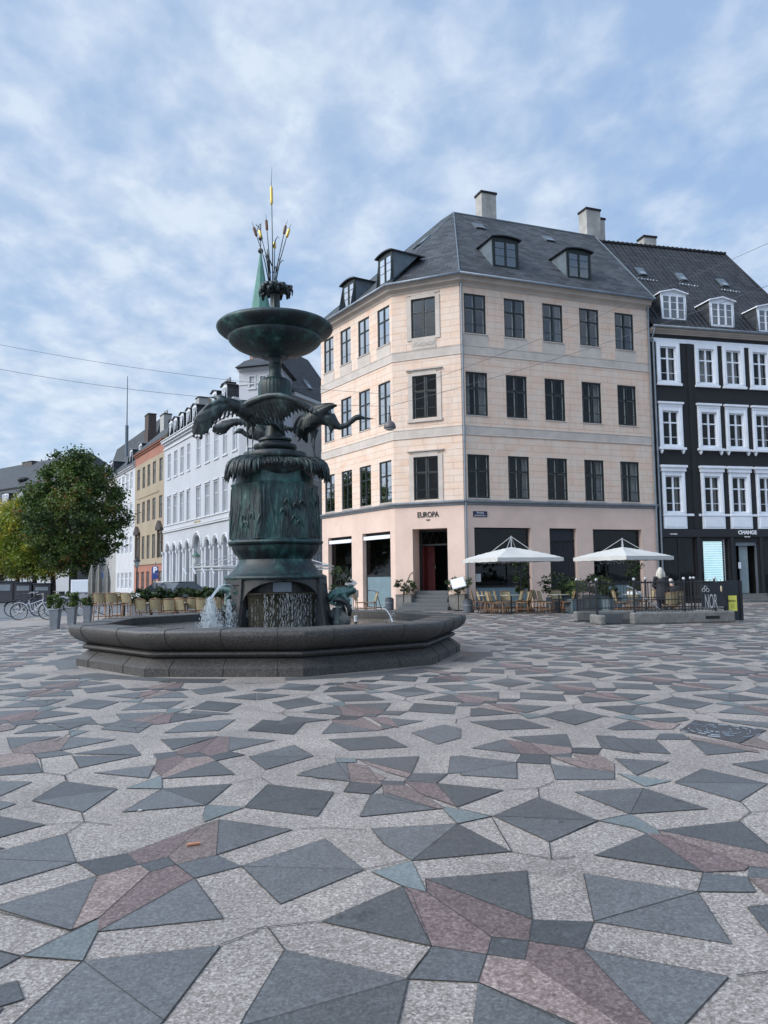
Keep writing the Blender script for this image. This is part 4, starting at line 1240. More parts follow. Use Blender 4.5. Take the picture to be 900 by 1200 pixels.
# roof: ridge parallel to both fronts, hip over the chamfer, hip down at the far end
w5, zr = 5.6, 21.72
t_ = w5 / math.tan(0.0001) if False else 0
Rn, Ln = WR.n, WL.n
def isect(P, d, Q, e):
    det = d.x * (-e.y) - d.y * (-e.x); dx, dy = Q.x - P.x, Q.y - P.y
    s = (dx * (-e.y) - dy * (-e.x)) / det; return P + d * s
pk = isect(C0.to_3d() + Rn * w5, WR.d, B0.to_3d() + Ln * w5, WL.d); pk.z = zr
rEnd = D0.to_3d() + Rn * w5 + WR.d * 1.0; rEnd.z = zr
lEnd = A0.to_3d() + Ln * w5 + WL.d * 4.2; lEnd.z = zr
e_ = offs(.46)
eA, eB, eC, eD = [Vector((p.x, p.y, 15.70)) for p in e_]
eD = eD + WR.d * .12
q = MB()
def slope(pts, origin, d, n):
    """uv: along the eave, up the slope"""
    uv = []
    for p in pts:
        r_ = Vector(p) - origin; s = r_.dot(d); h_ = r_ - d * s; uv.append((s, h_.length))
    q.poly([tuple(p) for p in pts], 0, uv)
slope([eC, eD, rEnd, pk], eC, WR.d, Rn); slope([eB, eC, pk], eB, WC.d, WC.n); slope([eA, eB, pk, lEnd], eA, WL.d, Ln)
bA = A0.to_3d() + Ln * 11.2; bA.z = 15.6; bD = D0.to_3d() + Rn * 11.2; bD.z = 15.6; bP = isect(C0.to_3d() + Rn * 11.2, WR.d, B0.to_3d() + Ln * 11.2, WL.d); bP.z = 15.6
slope([eA, lEnd, bA], eA, Ln, Ln); slope([lEnd, pk, bP, bA], bA, WL.d, Ln); slope([pk, rEnd, bD, bP], bP, WR.d, Rn); 
q.poly([tuple(eD), tuple(bD), tuple(rEnd)], 0)
rf = q.build('roof', M_['slate'], ph, recalc=False)
q = MB()
for a, b_, r_ in ((pk, rEnd, .06), (pk, eC, .035), (pk, lEnd, .06), (pk, eB, .03), (lEnd, eA, .05), (rEnd, eD, .05)):
    q.tube([a, b_], r_, 6)
q.build('ridge_cap', M_['lead'], rf)
# dormers
def dormer(par, W_, s0, s1, z0, z1, yf, slope_t, frame, cheek, roofm, three=False, fw=.06, seg=True, out=.12, glass=None):
    glass = glass or ('glass_side' if W_ is WL or W_.d.y < -.3 else 'glass_dormer')
    """window front at local y = yf; cheeks run back to the roof slope (y at height z = slope_t(z))"""
    q = MB(W_.M); th = .06
    zc = z1 + .12
    for s in (s0 - .10, s1 + .04):
        pts = [(yf + .03, z0 - .1), (yf + .03, zc), (slope_t(zc) + .1, zc), (slope_t(z0 - .1), z0 - .1)]
        q.poly([(s, y, z) for y, z in pts], 1); q.poly([(s + th, y, z) for y, z in pts][::-1], 1)
        q.poly([(s, yf + .03, z0 - .1), (s + th, yf + .03, z0 - .1), (s + th, yf + .03, zc), (s, yf + .03, zc)], 1)
    q.box(s0 - .10, s1 + .10, yf, yf + .05, z0 - .14, z0, 0); q.box(s0 - .10, s1 + .10, yf, yf + .05, z1, zc, 0)
    q.box(s0 - .10, s0, yf, yf + .05, z0, z1, 0); q.box(s1, s1 + .10, yf, yf + .05, z0, z1, 0)
    q.poly([(s0 - .1, yf + .5, z0 - .1), (s1 + .1, yf + .5, z0 - .1), (s1 + .1, yf + .5, zc), (s0 - .1, yf + .5, zc)], 3)
    # low curved roof
    n = 10; prev = None; L0, L1 = s0 - .10 - out, s1 + .10 + out
    sec = []
    for k in range(n + 1):
        u = k / n; x = L0 + (L1 - L0) * u; z = zc + .02 + (.12 if seg else .20) * (math.sin(math.pi * u) ** .8 if seg else 1 - abs(2 * u - 1))
        sec.append((x, z))
    yb = slope_t(zc + .3) + .15
    for (xa, za), (xb, zb) in zip(sec, sec[1:]):
        q.poly([(xa, yf - .14, za), (xb, yf - .14, zb), (xb, yb, zb), (xa, yb, za)], 2)
        q.poly([(xa, yf - .14, za - .06), (xb, yf - .14, zb - .06), (xb, yf - .14, zb), (xa, yf - .14, za)], 2)
        q.poly([(xa, yf - .14, za - .06), (xb, yf - .14, zb - .06), (xb, yb, zb - .06), (xa, yb, za - .06)], 2)
    q.poly([(x, yf + .01, z - .05) for x, z in sec] + [(s1 + .1, yf + .01, zc), (s0 - .1, yf + .01, zc)], 0)
    for x, z in (sec[0], sec[-1]):
        q.poly([(x, yf - .14, z - .06), (x, yf - .14, z), (x, yb, z), (x, yb, z - .06)], 2)
    o = q.build('dormer', [frame, cheek, roofm, M_['interior']], par, recalc=False)
    casement(o, W_, s0, s1, z0, z1, yf - .01, frame, fw=fw, tr=0, muntin=.32, inner=False, three=three, glass=glass)
    return o
kslope = (zr - 15.70) / (w5 + .46)
st = lambda z: -.46 + (z - 15.70) / kslope
def dormer_px(W_, u0, u1, vt, vb, yf, rz_=None):
    """find the setback at which the window sill meets the roof slope"""
    if rz_:
        for k in range(60):
            yf = -.2 + k * .04
            if W_.hit((u0 + u1) / 2, vb, yf)[1] < rz_(yf) + .05: break
    a = W_.hit(u0, vb, yf); b_ = W_.hit(u1, vb, yf); c_ = W_.hit((u0 + u1) / 2, vt, yf)
    return a[0], b_[0], (a[1] + b_[1]) / 2, c_[1], yf
for (u0, u1, vt, vb) in ((579.5, 606, 283, 313), (666.5, 691, 297, 326)):
    s0, s1, z0_, z1_, yf_ = dormer_px(WR, u0, u1, vt, vb, .75, lambda y: 15.70 + (y + .46) * kslope)
    dormer(rf, WR, s0, s1, z0_, z1_, yf_, st, M_['green_frame'], M_['lead'], M_['blackmetal'])
for (u0, u1, vt, vb) in ((402.5, 415.0, 333, 361), (444.5, 459, 301, 332)):
    s0, s1, z0_, z1_, yf_ = dormer_px(WL, u0, u1, vt, vb, .75, lambda y: 15.70 + (y + .46) * kslope)
    dormer(rf, WL, s0, s1, z0_, z1_, yf_, st, M_['green_frame'], M_['lead'], M_['blackmetal'])
# skylights
def skylight(par, W_, s, z, w, h_, stf, k):
    q = MB(W_.M); y0_ = stf(z); y1_ = stf(z + h_); o = .07
    p = [(s, y0_ - o, z + o * .3), (s + w, y0_ - o, z + o * .3), (s + w, y1_ - o, z + h_ + o * .3), (s, y1_ - o, z + h_ + o * .3)]
    b_ = [(s, y0_ + .05, z), (s + w, y0_ + .05, z), (s + w, y1_ + .05, z + h_), (s, y1_ + .05, z + h_)]
    for i in range(4): q.poly([b_[i], b_[(i + 1) % 4], p[(i + 1) % 4], p[i]], 0)
    q.poly(p, 0)
    e = .07; i_ = [(s + e, y0_ - o - .006, z + e), (s + w - e, y0_ - o - .006, z + e), (s + w - e, y1_ - o - .006, z + h_ - e + o * .3), (s + e, y1_ - o - .006, z + h_ - e + o * .3)]
    q.poly(i_, 1)
    q.build('skylight', [M_['lead'], M_['skyglass']], par, recalc=False)
M_['skyglass'] = simple('skylight_glass', (.20, .22, .24), .06, .05, spec=1.0)
for (u, v_) in ((559, 264), (640, 280)):
    s_, z_ = WR.hit(u, v_, 4.0); skylight(rf, WR, s_, z_ - .1, .62, .5, st, 0)
s_, z_ = WL.hit(497, 281, 3.4); skylight(rf, WL, s_ - .4, z_ - .5, .7, .7, st, 0)
# chimneys
def chimney(par, x, y, z0, z1, w, d, ang, mat, pots=0, step=True):
    q = MB(Matrix.Translation((x, y, 0)) @ Matrix.Rotation(ang, 4, 'Z'))
    q.box(-w / 2, w / 2, -d / 2, d / 2, z0, z1 - .12); q.box(-w / 2 - .05, w / 2 + .05, -d / 2 - .05, d / 2 + .05, z1 - .12, z1, 1)
    if step: q.box(-w / 2 - .06, w / 2 + .06, -d / 2 - .06, d / 2 + .06, z0, z0 + (z1 - z0) * .48)
    for k in range(pots): q.tube([(-w / 4 + k * w / 2, 0, z1), (-w / 4 + k * w / 2, 0, z1 + .45)], .12, 8)
    return q.build('chimney', [mat, M_['dark']], par)
M_['chim'] = simple('rendered_chimney', (.40, .38, .35), .85, .12, 3, dirt=.35)
angR = math.atan2(WR.d.y, WR.d.x)
def ridge_pt(W_, u, v_, w=w5 + .4):
    s_, z_ = W_.hit(u, v_, w); p = W_.pt(s_, w, z_); return p
p = ridge_pt(WR, 569, 228, 6.4); chimney(rf, p.x, p.y, 20.5, p.z, .95, .75, angR, M_['chim'])
p = ridge_pt(WR, 690.5, 247.5, 6.4); chimney(rf, p.x, p.y, 20.5, p.z, 1.0, .8, angR, M_['chim'])
p = ridge_pt(WR, 700.5, 258, 6.6); chimney(rf, p.x, p.y, 20.3, p.z, .5, .7, angR, M_['chim'], step=False)
# shop windows on the ground floor
def shopwin(W_, a, b_, zb, zt2, t, bars, panel, frame=M_['blackmetal'], name='shop_window', blind=False):
    q = MB(W_.M); fw = .07
    q.box(a, a + fw, t, t + .08, zb, zt2); q.box(b_ - fw, b_, t, t + .08, zb, zt2); q.box(a + fw, b_ - fw, t, t + .08, zt2 - fw, zt2); q.box(a + fw, b_ - fw, t, t + .08, panel, panel + .09)
    for x in bars: q.box(x - .02, x + .02, t + .01, t + .06, panel + .09, zt2 - fw)
    o = q.build(name, frame, ph)
    g_ = MB(W_.M); g_.box(a + fw, b_ - fw, t + .03, t + .04, panel + .09, zt2 - fw); g_.build('pane', M_['glass'], o)
    g_ = MB(W_.M); g_.box(a + fw, b_ - fw, t + .02, t + .07, zb, panel); g_.box(a + .2, b_ - .2, t + .005, t + .02, zb + .12, panel - .12); g_.build('stall_riser', M_['blue_panel'], o)
    return o
o1 = shopwin(WR, .55, 3.49, .05, 3.73, .20, (), .98); o2 = shopwin(WR, 7.10, 9.96, .05, 3.70, .20, (), .98)
o3 = shopwin(WL, 4.46, 7.04, .05, 3.70, .20, (), 1.55); o4 = shopwin(WL, .74, 3.27, .05, 3.66, .20, (), 1.0)
# rolled blind boxes in the left windows
for s0, s1, z in ((4.5, 7.0, 3.50), (.78, 3.25, 3.46)):
    q = MB(WL.M); q.box(s0, s1, .02, .19, z - .10, z + .08); q.build('blind_box', M_['white'], ph)
# counter, lamps and shelves seen through the shop windows
q = MB(WR.M)
q.box(.7, 3.4, 1.0, 1.5, .1, 1.25, 0); q.box(.7, 3.4, 1.4, 1.5, 2.05, 2.12, 0)
q.box(7.2, 9.8, 1.0, 1.5, .1, 1.2, 0)
for k in range(9): q.tube([(.95 + k * .27, 1.42, 2.12), (.95 + k * .27, 1.42, 2.34 + .05 * (k % 3))], .045, 6, m=1)
q.build('counter', [M_['interior'], M_['curtain']], ph)
M_['warm'] = simple('dim_red_door', (.10, .012, .010), .6, .3, 3)
# entrance in the chamfer
q = MB(WC.M); d_ = .96
q.box(.90, 1.02, d_ - .1, d_, .85, 3.77, 0); q.box(2.52, 2.64, d_ - .1, d_, .85, 3.77, 0); q.box(1.02, 2.52, d_ - .1, d_, 3.66, 3.77, 0); q.box(1.02, 2.52, d_ - .1, d_, 3.0, 3.08, 0)
for k in range(5): q.tube([(1.02 + k * .375, d_ - .06, 3.08), (1.02 + (k + 1) * .30, d_ - .06, 3.66)], .015, 4, m=0); q.tube([(2.52 - k * .375, d_ - .06, 3.08), (2.52 - (k + 1) * .30, d_ - .06, 3.66)], .015, 4, m=0)
en = q.build('entrance_frame', [M_['blackmetal']], ph)
q = MB(WC.M); q.box(1.02, 1.07, d_, d_ + .75, .85, 3.0); q.box(1.06, 1.45, d_ + .55, d_ + .60, .85, 3.0); q.build('door', M_['warm'], en)
q = MB(WC.M); q.tube([(1.5, d_ + .5, 1.9), (1.5, d_ + .5, 2.05)], .02, 5); q.build('door_handle', M_['zinc'], en)
# steps: five of dark granite
for k in range(5):
    q = MB(WC.M); z = .17 * (5 - k)
    wd = .06 * k + (.12 if k >= 3 else 0)
    t0 = [.10, -.20, -.50, -.82, -1.16][k]
    q.box(.98 - wd - (0 if k == 0 else .05), 2.58 + wd + (0 if k == 0 else .05), t0 - .02, [1.0, .11, -.19, -.49, -.81][k] - .012, z - .17 + .001, z)
    q.build('step', M_['steps'], ph, bevel=.012)
q = MB(WC.M)
for s in (.86, 2.72):
    if s > 2: continue
    q.tube([(s, .05, 1.75), (s, -.3, 1.62), (s, -1.05, 1.0), (s, -1.15, .85), (s, -1.15, .35)], .02, 6)
q.build('handrail', M_['blackmetal'], ph)
# lettering over the door and the street sign
def text(body, size, M, mat, par, name, ext=.01, sx=1, align='CENTER', bold=0):
    cu = bpy.data.curves.new(name, 'FONT'); cu.body = body; cu.size = size; cu.extrude = ext; cu.align_x = align; cu.align_y = 'CENTER'; cu.offset = bold
    tmp = bpy.data.objects.new(name, cu); C.objects.link(tmp)
    dg = bpy.context.evaluated_depsgraph_get(); me = bpy.data.meshes.new_from_object(tmp.evaluated_get(dg))
    bpy.data.objects.remove(tmp)
    T = M @ Matrix.Rotation(math.pi / 2, 4, 'X') @ Matrix.Diagonal((sx, 1, 1, 1))
    if par is not None: T = rootm(par).inverted() @ T
    me.transform(T); me.materials.clear(); me.materials.append(mat)
    o = bpy.data.objects.new(name, me); C.objects.link(o)
    if par is not None: o.parent = par
    return o
def Mw(W_, s, t, z): return W_.M @ Matrix.Translation((s, t, z))
M_['letters'] = simple('black_letters', (.015, .014, .013), .5, .05)
M_['whitelet'] = simple('white_letters', (.8, .8, .82), .5, .03)
s_, z_ = WC.hit(501.5, 603.3); text('EUROPA', .36, Mw(WC, s_, -.02, z_), M_['letters'], ph, 'lettering', sx=.78, bold=.004)
s_, z_ = WC.hit(501.5, 609.5); text('1989', .10, Mw(WC, s_, -.015, z_), M_['letters'], ph, 'lettering')
a_ = WR.hit(554.3, 599); b_ = WR.hit(570.8, 605.8)
q = MB(WR.M); q.box(a_[0], b_[0], -.03, 0, b_[1], a_[1]); sg = q.build('street_sign', simple('navy_enamel', (.012, .014, .05), .35, .05), ph)
cs, cz = (a_[0] + b_[0]) / 2, (a_[1] + b_[1]) / 2
text('Europa', .13, Mw(WR, cs, -.033, cz + .065), M_['whitelet'], sg, 'lettering', ext=.002)
text('AMAGERTORV 1', .085, Mw(WR, cs, -.033, cz - .07), M_['whitelet'], sg, 'lettering', ext=.002)
# big window lettering behind the parasols
text('EUROPA', .52, Mw(WR, 2.0, .17, 2.05), M_['glasslet'] if 'glasslet' in M_ else M_['inner_frame'], o1, 'lettering', ext=.002, sx=1.1) if False else None
M_['glasslet'] = simple('faded_window_lettering', (.12, .125, .12), .5, .1)
text('EUROPA', .50, Mw(WR, 1.95, .175, 2.22), M_['glasslet'], o1, 'lettering', ext=.002, sx=1.05)
text('EUROPA', .50, Mw(WR, 8.5, .175, 2.18), M_['glasslet'], o2, 'lettering', ext=.002, sx=1.05)
q = MB(WR.M); q.box(.60, .88, .15, .18, 1.25, 1.62); q.build('menu_case', simple('menu_case', (.45, .45, .44), .4, .1), ph)
# gate in the middle doorway: tall dark vertical bars with a boarded door behind
q = MB(WR.M)
q.box(4.60, 6.06, .24, .28, 0.02, 3.74, 0)
for k in range(17): q.tube([(4.64 + k * .087, .16, .05), (4.64 + k * .087, .16, 3.2 if k % 2 else 3.7)], .012, 5, m=1)
q.box(4.60, 6.06, .14, .20, 3.18, 3.24, 1); q.box(4.60, 6.06, .14, .20, 1.1, 1.15, 1)
M_['gate'] = simple('dark_blue_boards', (.028, .032, .045), .6, .25, 8)
q.build('gate', [M_['gate'], M_['blackmetal']], ph)

# ---------- the black house
WK = Wall((14.10, 40.25), ang=R(14)); KL = 9.6; WK.L = KL
bh = thing('black_house', 'black painted house with white window frames and tiled roof right of the pink corner house', 'building', (14.10, 40.25, 0))
def kpx(ox, oy, s, pts): return [WK.hit(ox + a / s, oy + b / s) for a, b in pts]
kc = [(.42, 1.36), (2.72, 3.64), (4.40, 5.30), (6.07, 6.97), (7.75, 8.65)]
kr = [(4.66, 6.55), (8.14, 9.95), (11.52, 13.36)]
q = MB(WK.M)
ops = [(a, b_, c_, d) for a, b_ in kc for c_, d in kr]
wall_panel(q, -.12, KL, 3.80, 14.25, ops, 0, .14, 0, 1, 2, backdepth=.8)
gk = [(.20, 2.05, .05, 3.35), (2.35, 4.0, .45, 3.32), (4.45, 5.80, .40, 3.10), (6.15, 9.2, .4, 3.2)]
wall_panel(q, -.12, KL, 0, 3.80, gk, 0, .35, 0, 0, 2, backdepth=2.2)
q.poly([(KL, 0, 0), (KL, 9, 0), (KL, 9, 14.2), (KL, 0, 14.2)], 0); q.poly([(-.12, 9, 0), (KL, 9, 0), (KL, 9, 14.2), (-.12, 9, 14.2)], 0)
q.build('wall', [M_['blackwall'], M_['white'], M_['interior']], bh, recalc=False)
for ci_, (a, b_) in enumerate(kc):
    for ri, (c_, d) in enumerate(kr):
        o = casement(bh, WK, a, b_, c_, d, .04, M_['white'], fw=.06, tr=.34, inner=False, curtain=1 if (ri == 0 or rnd() < .4) else (2 if ri == 2 else 0))
        q = MB(WK.M); e = .22 if ri else .20
        q.box(a - e, a, -.07, 0, c_ - .15, d + .22); q.box(b_, b_ + e, -.07, 0, c_ - .15, d + .22); q.box(a, b_, -.07, 0, d, d + .22); q.box(a, b_, -.07, 0, c_ - .12, c_)
        q.box(a - e + .04, a - .05, -.10, -.07, c_, d + .15); q.box(b_ + .05, b_ + e - .04, -.10, -.07, c_, d + .15)
        if ri == 0:
            q.box(a - e - .10, b_ + e + .10, -.20, 0, d + .42, d + .54); q.box(a - e - .05, b_ + e + .05, -.14, 0, d + .22, d + .42)
            q.box(a - e, b_ + e, -.085, 0, c_ - .86, c_ - .15); q.box(a - e + .10, b_ + e - .10, -.11, -.085, c_ - .76, c_ - .26); q.box(a - e - .02, b_ + e + .02, -.12, 0, c_ - .20, c_ - .12)
        elif ri == 1:
            q.box(a - e - .06, b_ + e + .06, -.16, 0, d + .36, d + .46); q.box(a - e, b_ + e, -.09, 0, d + .22, d + .36)
            q.box(a - e - .09, b_ + e + .09, -.18, 0, c_ - .24, c_ - .12)
            for x in (a - e + .06, b_ + e - .06): q.box(x - .06, x + .06, -.15, 0, c_ - .36, c_ - .24); q.ball((x, -.08, c_ - .40), .06, 8, 5)
        else:
            q.box(a - e - .05, b_ + e + .05, -.13, 0, c_ - .24, c_ - .12)
        q.build('window_surround', M_['white'], bh)
q = MB(WK.M)
q.box(-.10, KL, -.035, 0, 13.58, 13.80); q.build('white_band', M_['white'], bh)
q = MB(WK.M)
for (x0, x1) in ((1.64, 2.45), (3.9, 4.14), (5.57, 5.82), (7.25, 7.5)): q.box(x0, x1, -.05, 0, 4.46, 4.58)
q.build('white_band', M_['white'], bh)
q = MB(WK.M); q.box(2.02, 2.28, -.06, 0, 3.8, 13.58); q.build('pilaster', M_['blackwall'], bh)
q = MB(WK.M)
for i, (t, z0_, z1_) in enumerate(((.06, 14.02, 14.10), (.14, 14.10, 14.18), (.26, 14.18, 14.30))): q.box(-.1, KL + .05, -t, .0, z0_, z1_)
q.build('eaves_cornice', M_['cornice'], bh)
q = MB(WK.M); q.tube([(-.1, -.36, 14.33), (KL + .1, -.36, 14.33)], .07, 8); q.tube([(-.02, -.36, 14.3), (-.02, -.2, 13.95), (-.14, -.12, 13.6)], .045, 8); q.build('gutter', M_['zinc'], bh, smooth=True)
pipe(bh, WK, .0, .1, 13.7, M_['zinc'], -.1)
zk, wk = 21.35, 5.5; kk = (zk - 14.3) / (wk + .35); sk = lambda z: -.35 + (z - 14.3) / kk
q = MB(WK.M)
def kpoly(pts):
    q.poly(pts, 0, [(p[0], math.hypot(p[1], p[2] - 14.3)) for p in pts])
kpoly([(-.1, -.35, 14.3), (KL + .1, -.35, 14.3), (9.0, wk, zk), (-.1, wk, zk)])
q.poly([(-.1, wk, zk), (9.0, wk, zk), (KL, 11, 14.3), (-.1, 11, 14.3)], 0)
q.poly([(KL + .1, -.35, 14.3), (KL + .1, 11, 14.3), (9.0, wk, zk)], 0)
kroof = q.build('roof', M_['pantile'], bh, recalc=False)
q = MB(WK.M); q.tube([(-.1, wk, zk + .02), (9.0, wk, zk + .02)], .10, 6)
for k in range(30): q.tube([(k * .31, wk, zk + .03), (k * .31 + .05, wk, zk + .03)], .125, 6)
q.tube([(9.0, wk, zk), (KL + .1, -.35, 14.3)], .06, 6); q.build('ridge_tiles', M_['blackwall'], kroof)
for (u0, u1, vt, vb) in ((777, 803, 346.5, 374), (834.5, 859, 355.5, 382), (890, 914, 363.5, 389)):
    s0, s1, z0_, z1_, yf_ = dormer_px(WK, u0, u1, vt, vb, .55, lambda y: 14.3 + (y + .35) * kk)
    dormer(kroof, WK, s0, s1, z0_, z1_, yf_, sk, M_['white'], M_['slate'], M_['white'], three=True, fw=.05, seg=False, out=.08)
for (u, v_) in ((748, 321), (794, 328.5), (840.5, 336.5)):
    s_, z_ = WK.hit(u, v_, 3.2); skylight(kroof, WK, s_, z_ - .1, .5, .62, sk, 0)
    q = MB(WK.M)
    for k in range(7): q.ball((s_ - .25 + k * .19, sk(z_ - .45) - .05, z_ - .45 - .012 * k), .06 + .02 * (k % 2), 6, 4)
    q.build('lead_flashing', M_['zinc'], kroof)
p = WK.pt(*(lambda h_: (h_[0], 6.2, h_[1]))(WK.hit(758, 279, 6.2))); chimney(kroof, p.x, p.y, 20.4, p.z, .85, .7, R(14), M_['chim'], step=False)
# shop front
q = MB(WK.M); q.box(-.1, KL, -.10, -.0, 3.38, 3.78); q.build('fascia', M_['blackmetal'], bh)
s_, z_ = WK.hit(875.6, 624.2, -.1); text('CHANGE', .27, Mw(WK, s_, -.125, z_), M_['whitelet'], bh, 'lettering', bold=.008, sx=1.02)
s_, z_ = WK.hit(875.6, 629.2, -.1); text('LINGERIE', .085, Mw(WK, s_, -.115, z_), M_['whitelet'], bh, 'lettering')
s_, z_ = WK.hit(789.5, 626, -.1); text('CHANGE', .10, Mw(WK, s_, -.115, z_), M_['whitelet'], bh, 'lettering')
def kshop(a, b_, c_, d, mid=None):
    q = MB(WK.M); fw = .06; t = .1
    q.box(a, a + fw, t, t + .07, c_, d); q.box(b_ - fw, b_, t, t + .07, c_, d); q.box(a + fw, b_ - fw, t, t + .07, d - fw, d); q.box(a + fw, b_ - fw, t, t + .07, c_, c_ + fw)
    if mid: q.box(mid - .03, mid + .03, t, t + .07, c_ + fw, d - fw)
    o = q.build('shop_window', M_['blackmetal'], bh); g_ = MB(WK.M); g_.box(a + fw, b_ - fw, t + .03, t + .04, c_ + fw, d - fw); g_.build('pane', M_['glass'], o); return o
kshop(.20, 2.05, .05, 3.35, 1.1); ow = kshop(2.35, 4.0, .45, 3.32); kshop(6.15, 9.2, .4, 3.2)
m, nt, b = newmat('lit_poster'); v = coords(nt, 'Object', (1, 1, 1))
sp_ = nt.nodes.new('ShaderNodeSeparateXYZ'); nt.links.new(v, sp_.inputs[0])
wv = N(nt, 'ShaderNodeMath', operation='SINE'); mu = N(nt, 'ShaderNodeMath', operation='MULTIPLY'); mu.inputs[1].default_value = 52; nt.links.new(sp_.outputs['Z'], mu.inputs[0]); nt.links.new(mu.outputs[0], wv.inputs[0])
c = ramp(nt, wv.outputs[0], [(.15, (.36, .66, .72)), (.6, (.66, .86, .90))]); nz_ = noise(nt, v, 1.5, 4)
c = mixc(nt, ramp(nt, nz_, [(.4, 0), (.7, .5)]), c, (.8, .93, .97))
nt.links.new(c, b.inputs['Base Color']); nt.links.new(c, b.inputs['Emission Color']); b.inputs['Emission Strength'].default_value = .7
M_['poster'] = m
a_ = WK.hit(824, 634.5, .2); b_ = WK.hit(848, 682, .2)
q = MB(WK.M); q.box(a_[0], b_[0], .20, .23, b_[1], a_[1]); q.build('lit_poster', m, ow)
q = MB(WK.M)
for k in range(16): q.ball((3.80, .16, 1.1 + k * .14), .022, 6, 4)
q.tube([(3.86, .16, 1.0), (3.86, .16, 3.2)], .02, 5); q.build('window_lights', M_['white'], ow)
q = MB(WK.M)
q.box(4.45, 4.52, .1, .2, .4, 3.1, 0); q.box(5.73, 5.80, .1, .2, .4, 3.1, 0); q.box(4.52, 5.73, .1, .2, 2.92, 3.1, 0)
do = q.build('door_frame', [M_['zinc']], bh)
q = MB(WK.M); q.box(4.86, 5.38, .30, .34, .42, 2.9); q.build('door', simple('frosted_door', (.22, .27, .28), .25, .1), do)
q = MB(WK.M); q.tube([(4.80, .14, 1.2), (4.80, .14, 2.2)], .018, 5); q.build('door_handle', M_['zinc'], do)
q = MB(WK.M); q.box(4.62, 4.78, .08, .095, 1.72, 2.05); q.build('notice', M_['white'], do)
for k in range(3):
    q = MB(WK.M); q.box(4.3 - .15 * k, 6.0 + .5 * k, -.30 - .32 * k, -.012 - .32 * k if k else -.004, 0.001, .40 - .133 * k); q.build('step', M_['kerb'], bh, bevel=.01)
for s in (2.20, 4.22, 5.98):
    q = MB(WK.M); q.box(s - .10, s + .10, -.05, -.001, 0, 3.38); q.build('pilaster', M_['blackmetal'], bh)

# ---------- the left row, receding
k_ = -.575; r0 = ray(280, 600); P0 = Vector((r0.x / r0.y * 58, 58)); dr = Vector((k_, 1)).normalized()
class Row(Wall): pass
# local x runs from far to near so that the frame keeps its handedness (y into the buildings)
far_pt = P0 + dr * 70
WW = Wall(far_pt, P0)
def S_(u, v_=600): return WW.hit(u, v_)[0]
def Zr(u, v_): return WW.hit(u, v_)[1]
M_['whitewall'] = simple('white_lime_wash', (.44, .45, .475), .85, .05, .6, dirt=.10)
M_['whitetrim'] = simple('white_trim', (.52, .53, .55), .8, .05, .8, dirt=.08)
M_['ochre'] = simple('ochre_lime_wash', (.33, .265, .185), .85, .08, .7, dirt=.14)
M_['redwash'] = simple('red_lime_wash', (.33, .145, .10), .85, .1, .9, dirt=.15)
M_['palewash'] = simple('pale_grey_wash', (.50, .50, .51), .85, .06, .7, dirt=.12)
M_['greywash'] = simple('stone_grey_wash', (.36, .35, .33), .85, .08, .7, dirt=.2)
M_['farpane'] = simple('far_window_glass', (.60, .62, .62), .06, .2, .9, metal=.75, spec=1.0)
M_['brownframe'] = simple('brown_frame', (.05, .035, .03), .5, .1)
def farwin(par, W_, a, b_, c_, d, frame, t=.08, arch=False, cross=.62, rows_=1):
    q = MB(W_.M); f_ = .07
    q.box(a, a + f_, t, t + .06, c_, d); q.box(b_ - f_, b_, t, t + .06, c_, d); q.box(a + f_, b_ - f_, t, t + .06, c_, c_ + f_); q.box(a + f_, b_ - f_, t, t + .06, d - f_, d)
    ms = (a + b_) / 2; q.box(ms - .035, ms + .035, t - .01, t + .05, c_ + f_, d - f_)
    z = c_ + (d - c_) * cross; q.box(a + f_, b_ - f_, t - .01, t + .05, z - .035, z + .035)
    o = q.build('window', frame, par); g_ = MB(W_.M); g_.box(a + f_, b_ - f_, t + .025, t + .035, c_ + f_, d - f_); g_.build('pane', M_['farpane'], o); return o
def gable_roof(par, W_, a, b_, ze, zr_, w, mat, over=.3, back=None, hipa=0, hipb=0, name='roof'):
    q = MB(W_.M); bk = back or 2 * w
    L_ = [(a - .02, -over, ze), (b_ + .02, -over, ze), (b_ - hipb, w, zr_), (a + hipa, w, zr_)]
    q.poly(L_, 0, [(p[0], math.hypot(p[1], p[2] - ze)) for p in L_])
    q.poly([(a + hipa, w, zr_), (b_ - hipb, w, zr_), (b_ + .02, bk, ze), (a - .02, bk, ze)], 0)
    q.poly([(b_ + .02, -over, ze), (b_ + .02, bk, ze), (b_ - hipb, w, zr_)], 1 if not hipb else 0); q.poly([(a - .02, -over, ze), (a - .02, bk, ze), (a + hipa, w, zr_)], 1 if not hipa else 0)
    return q.build(name, [mat, par_mat], par, recalc=False)
par_mat = M_['whitewall']
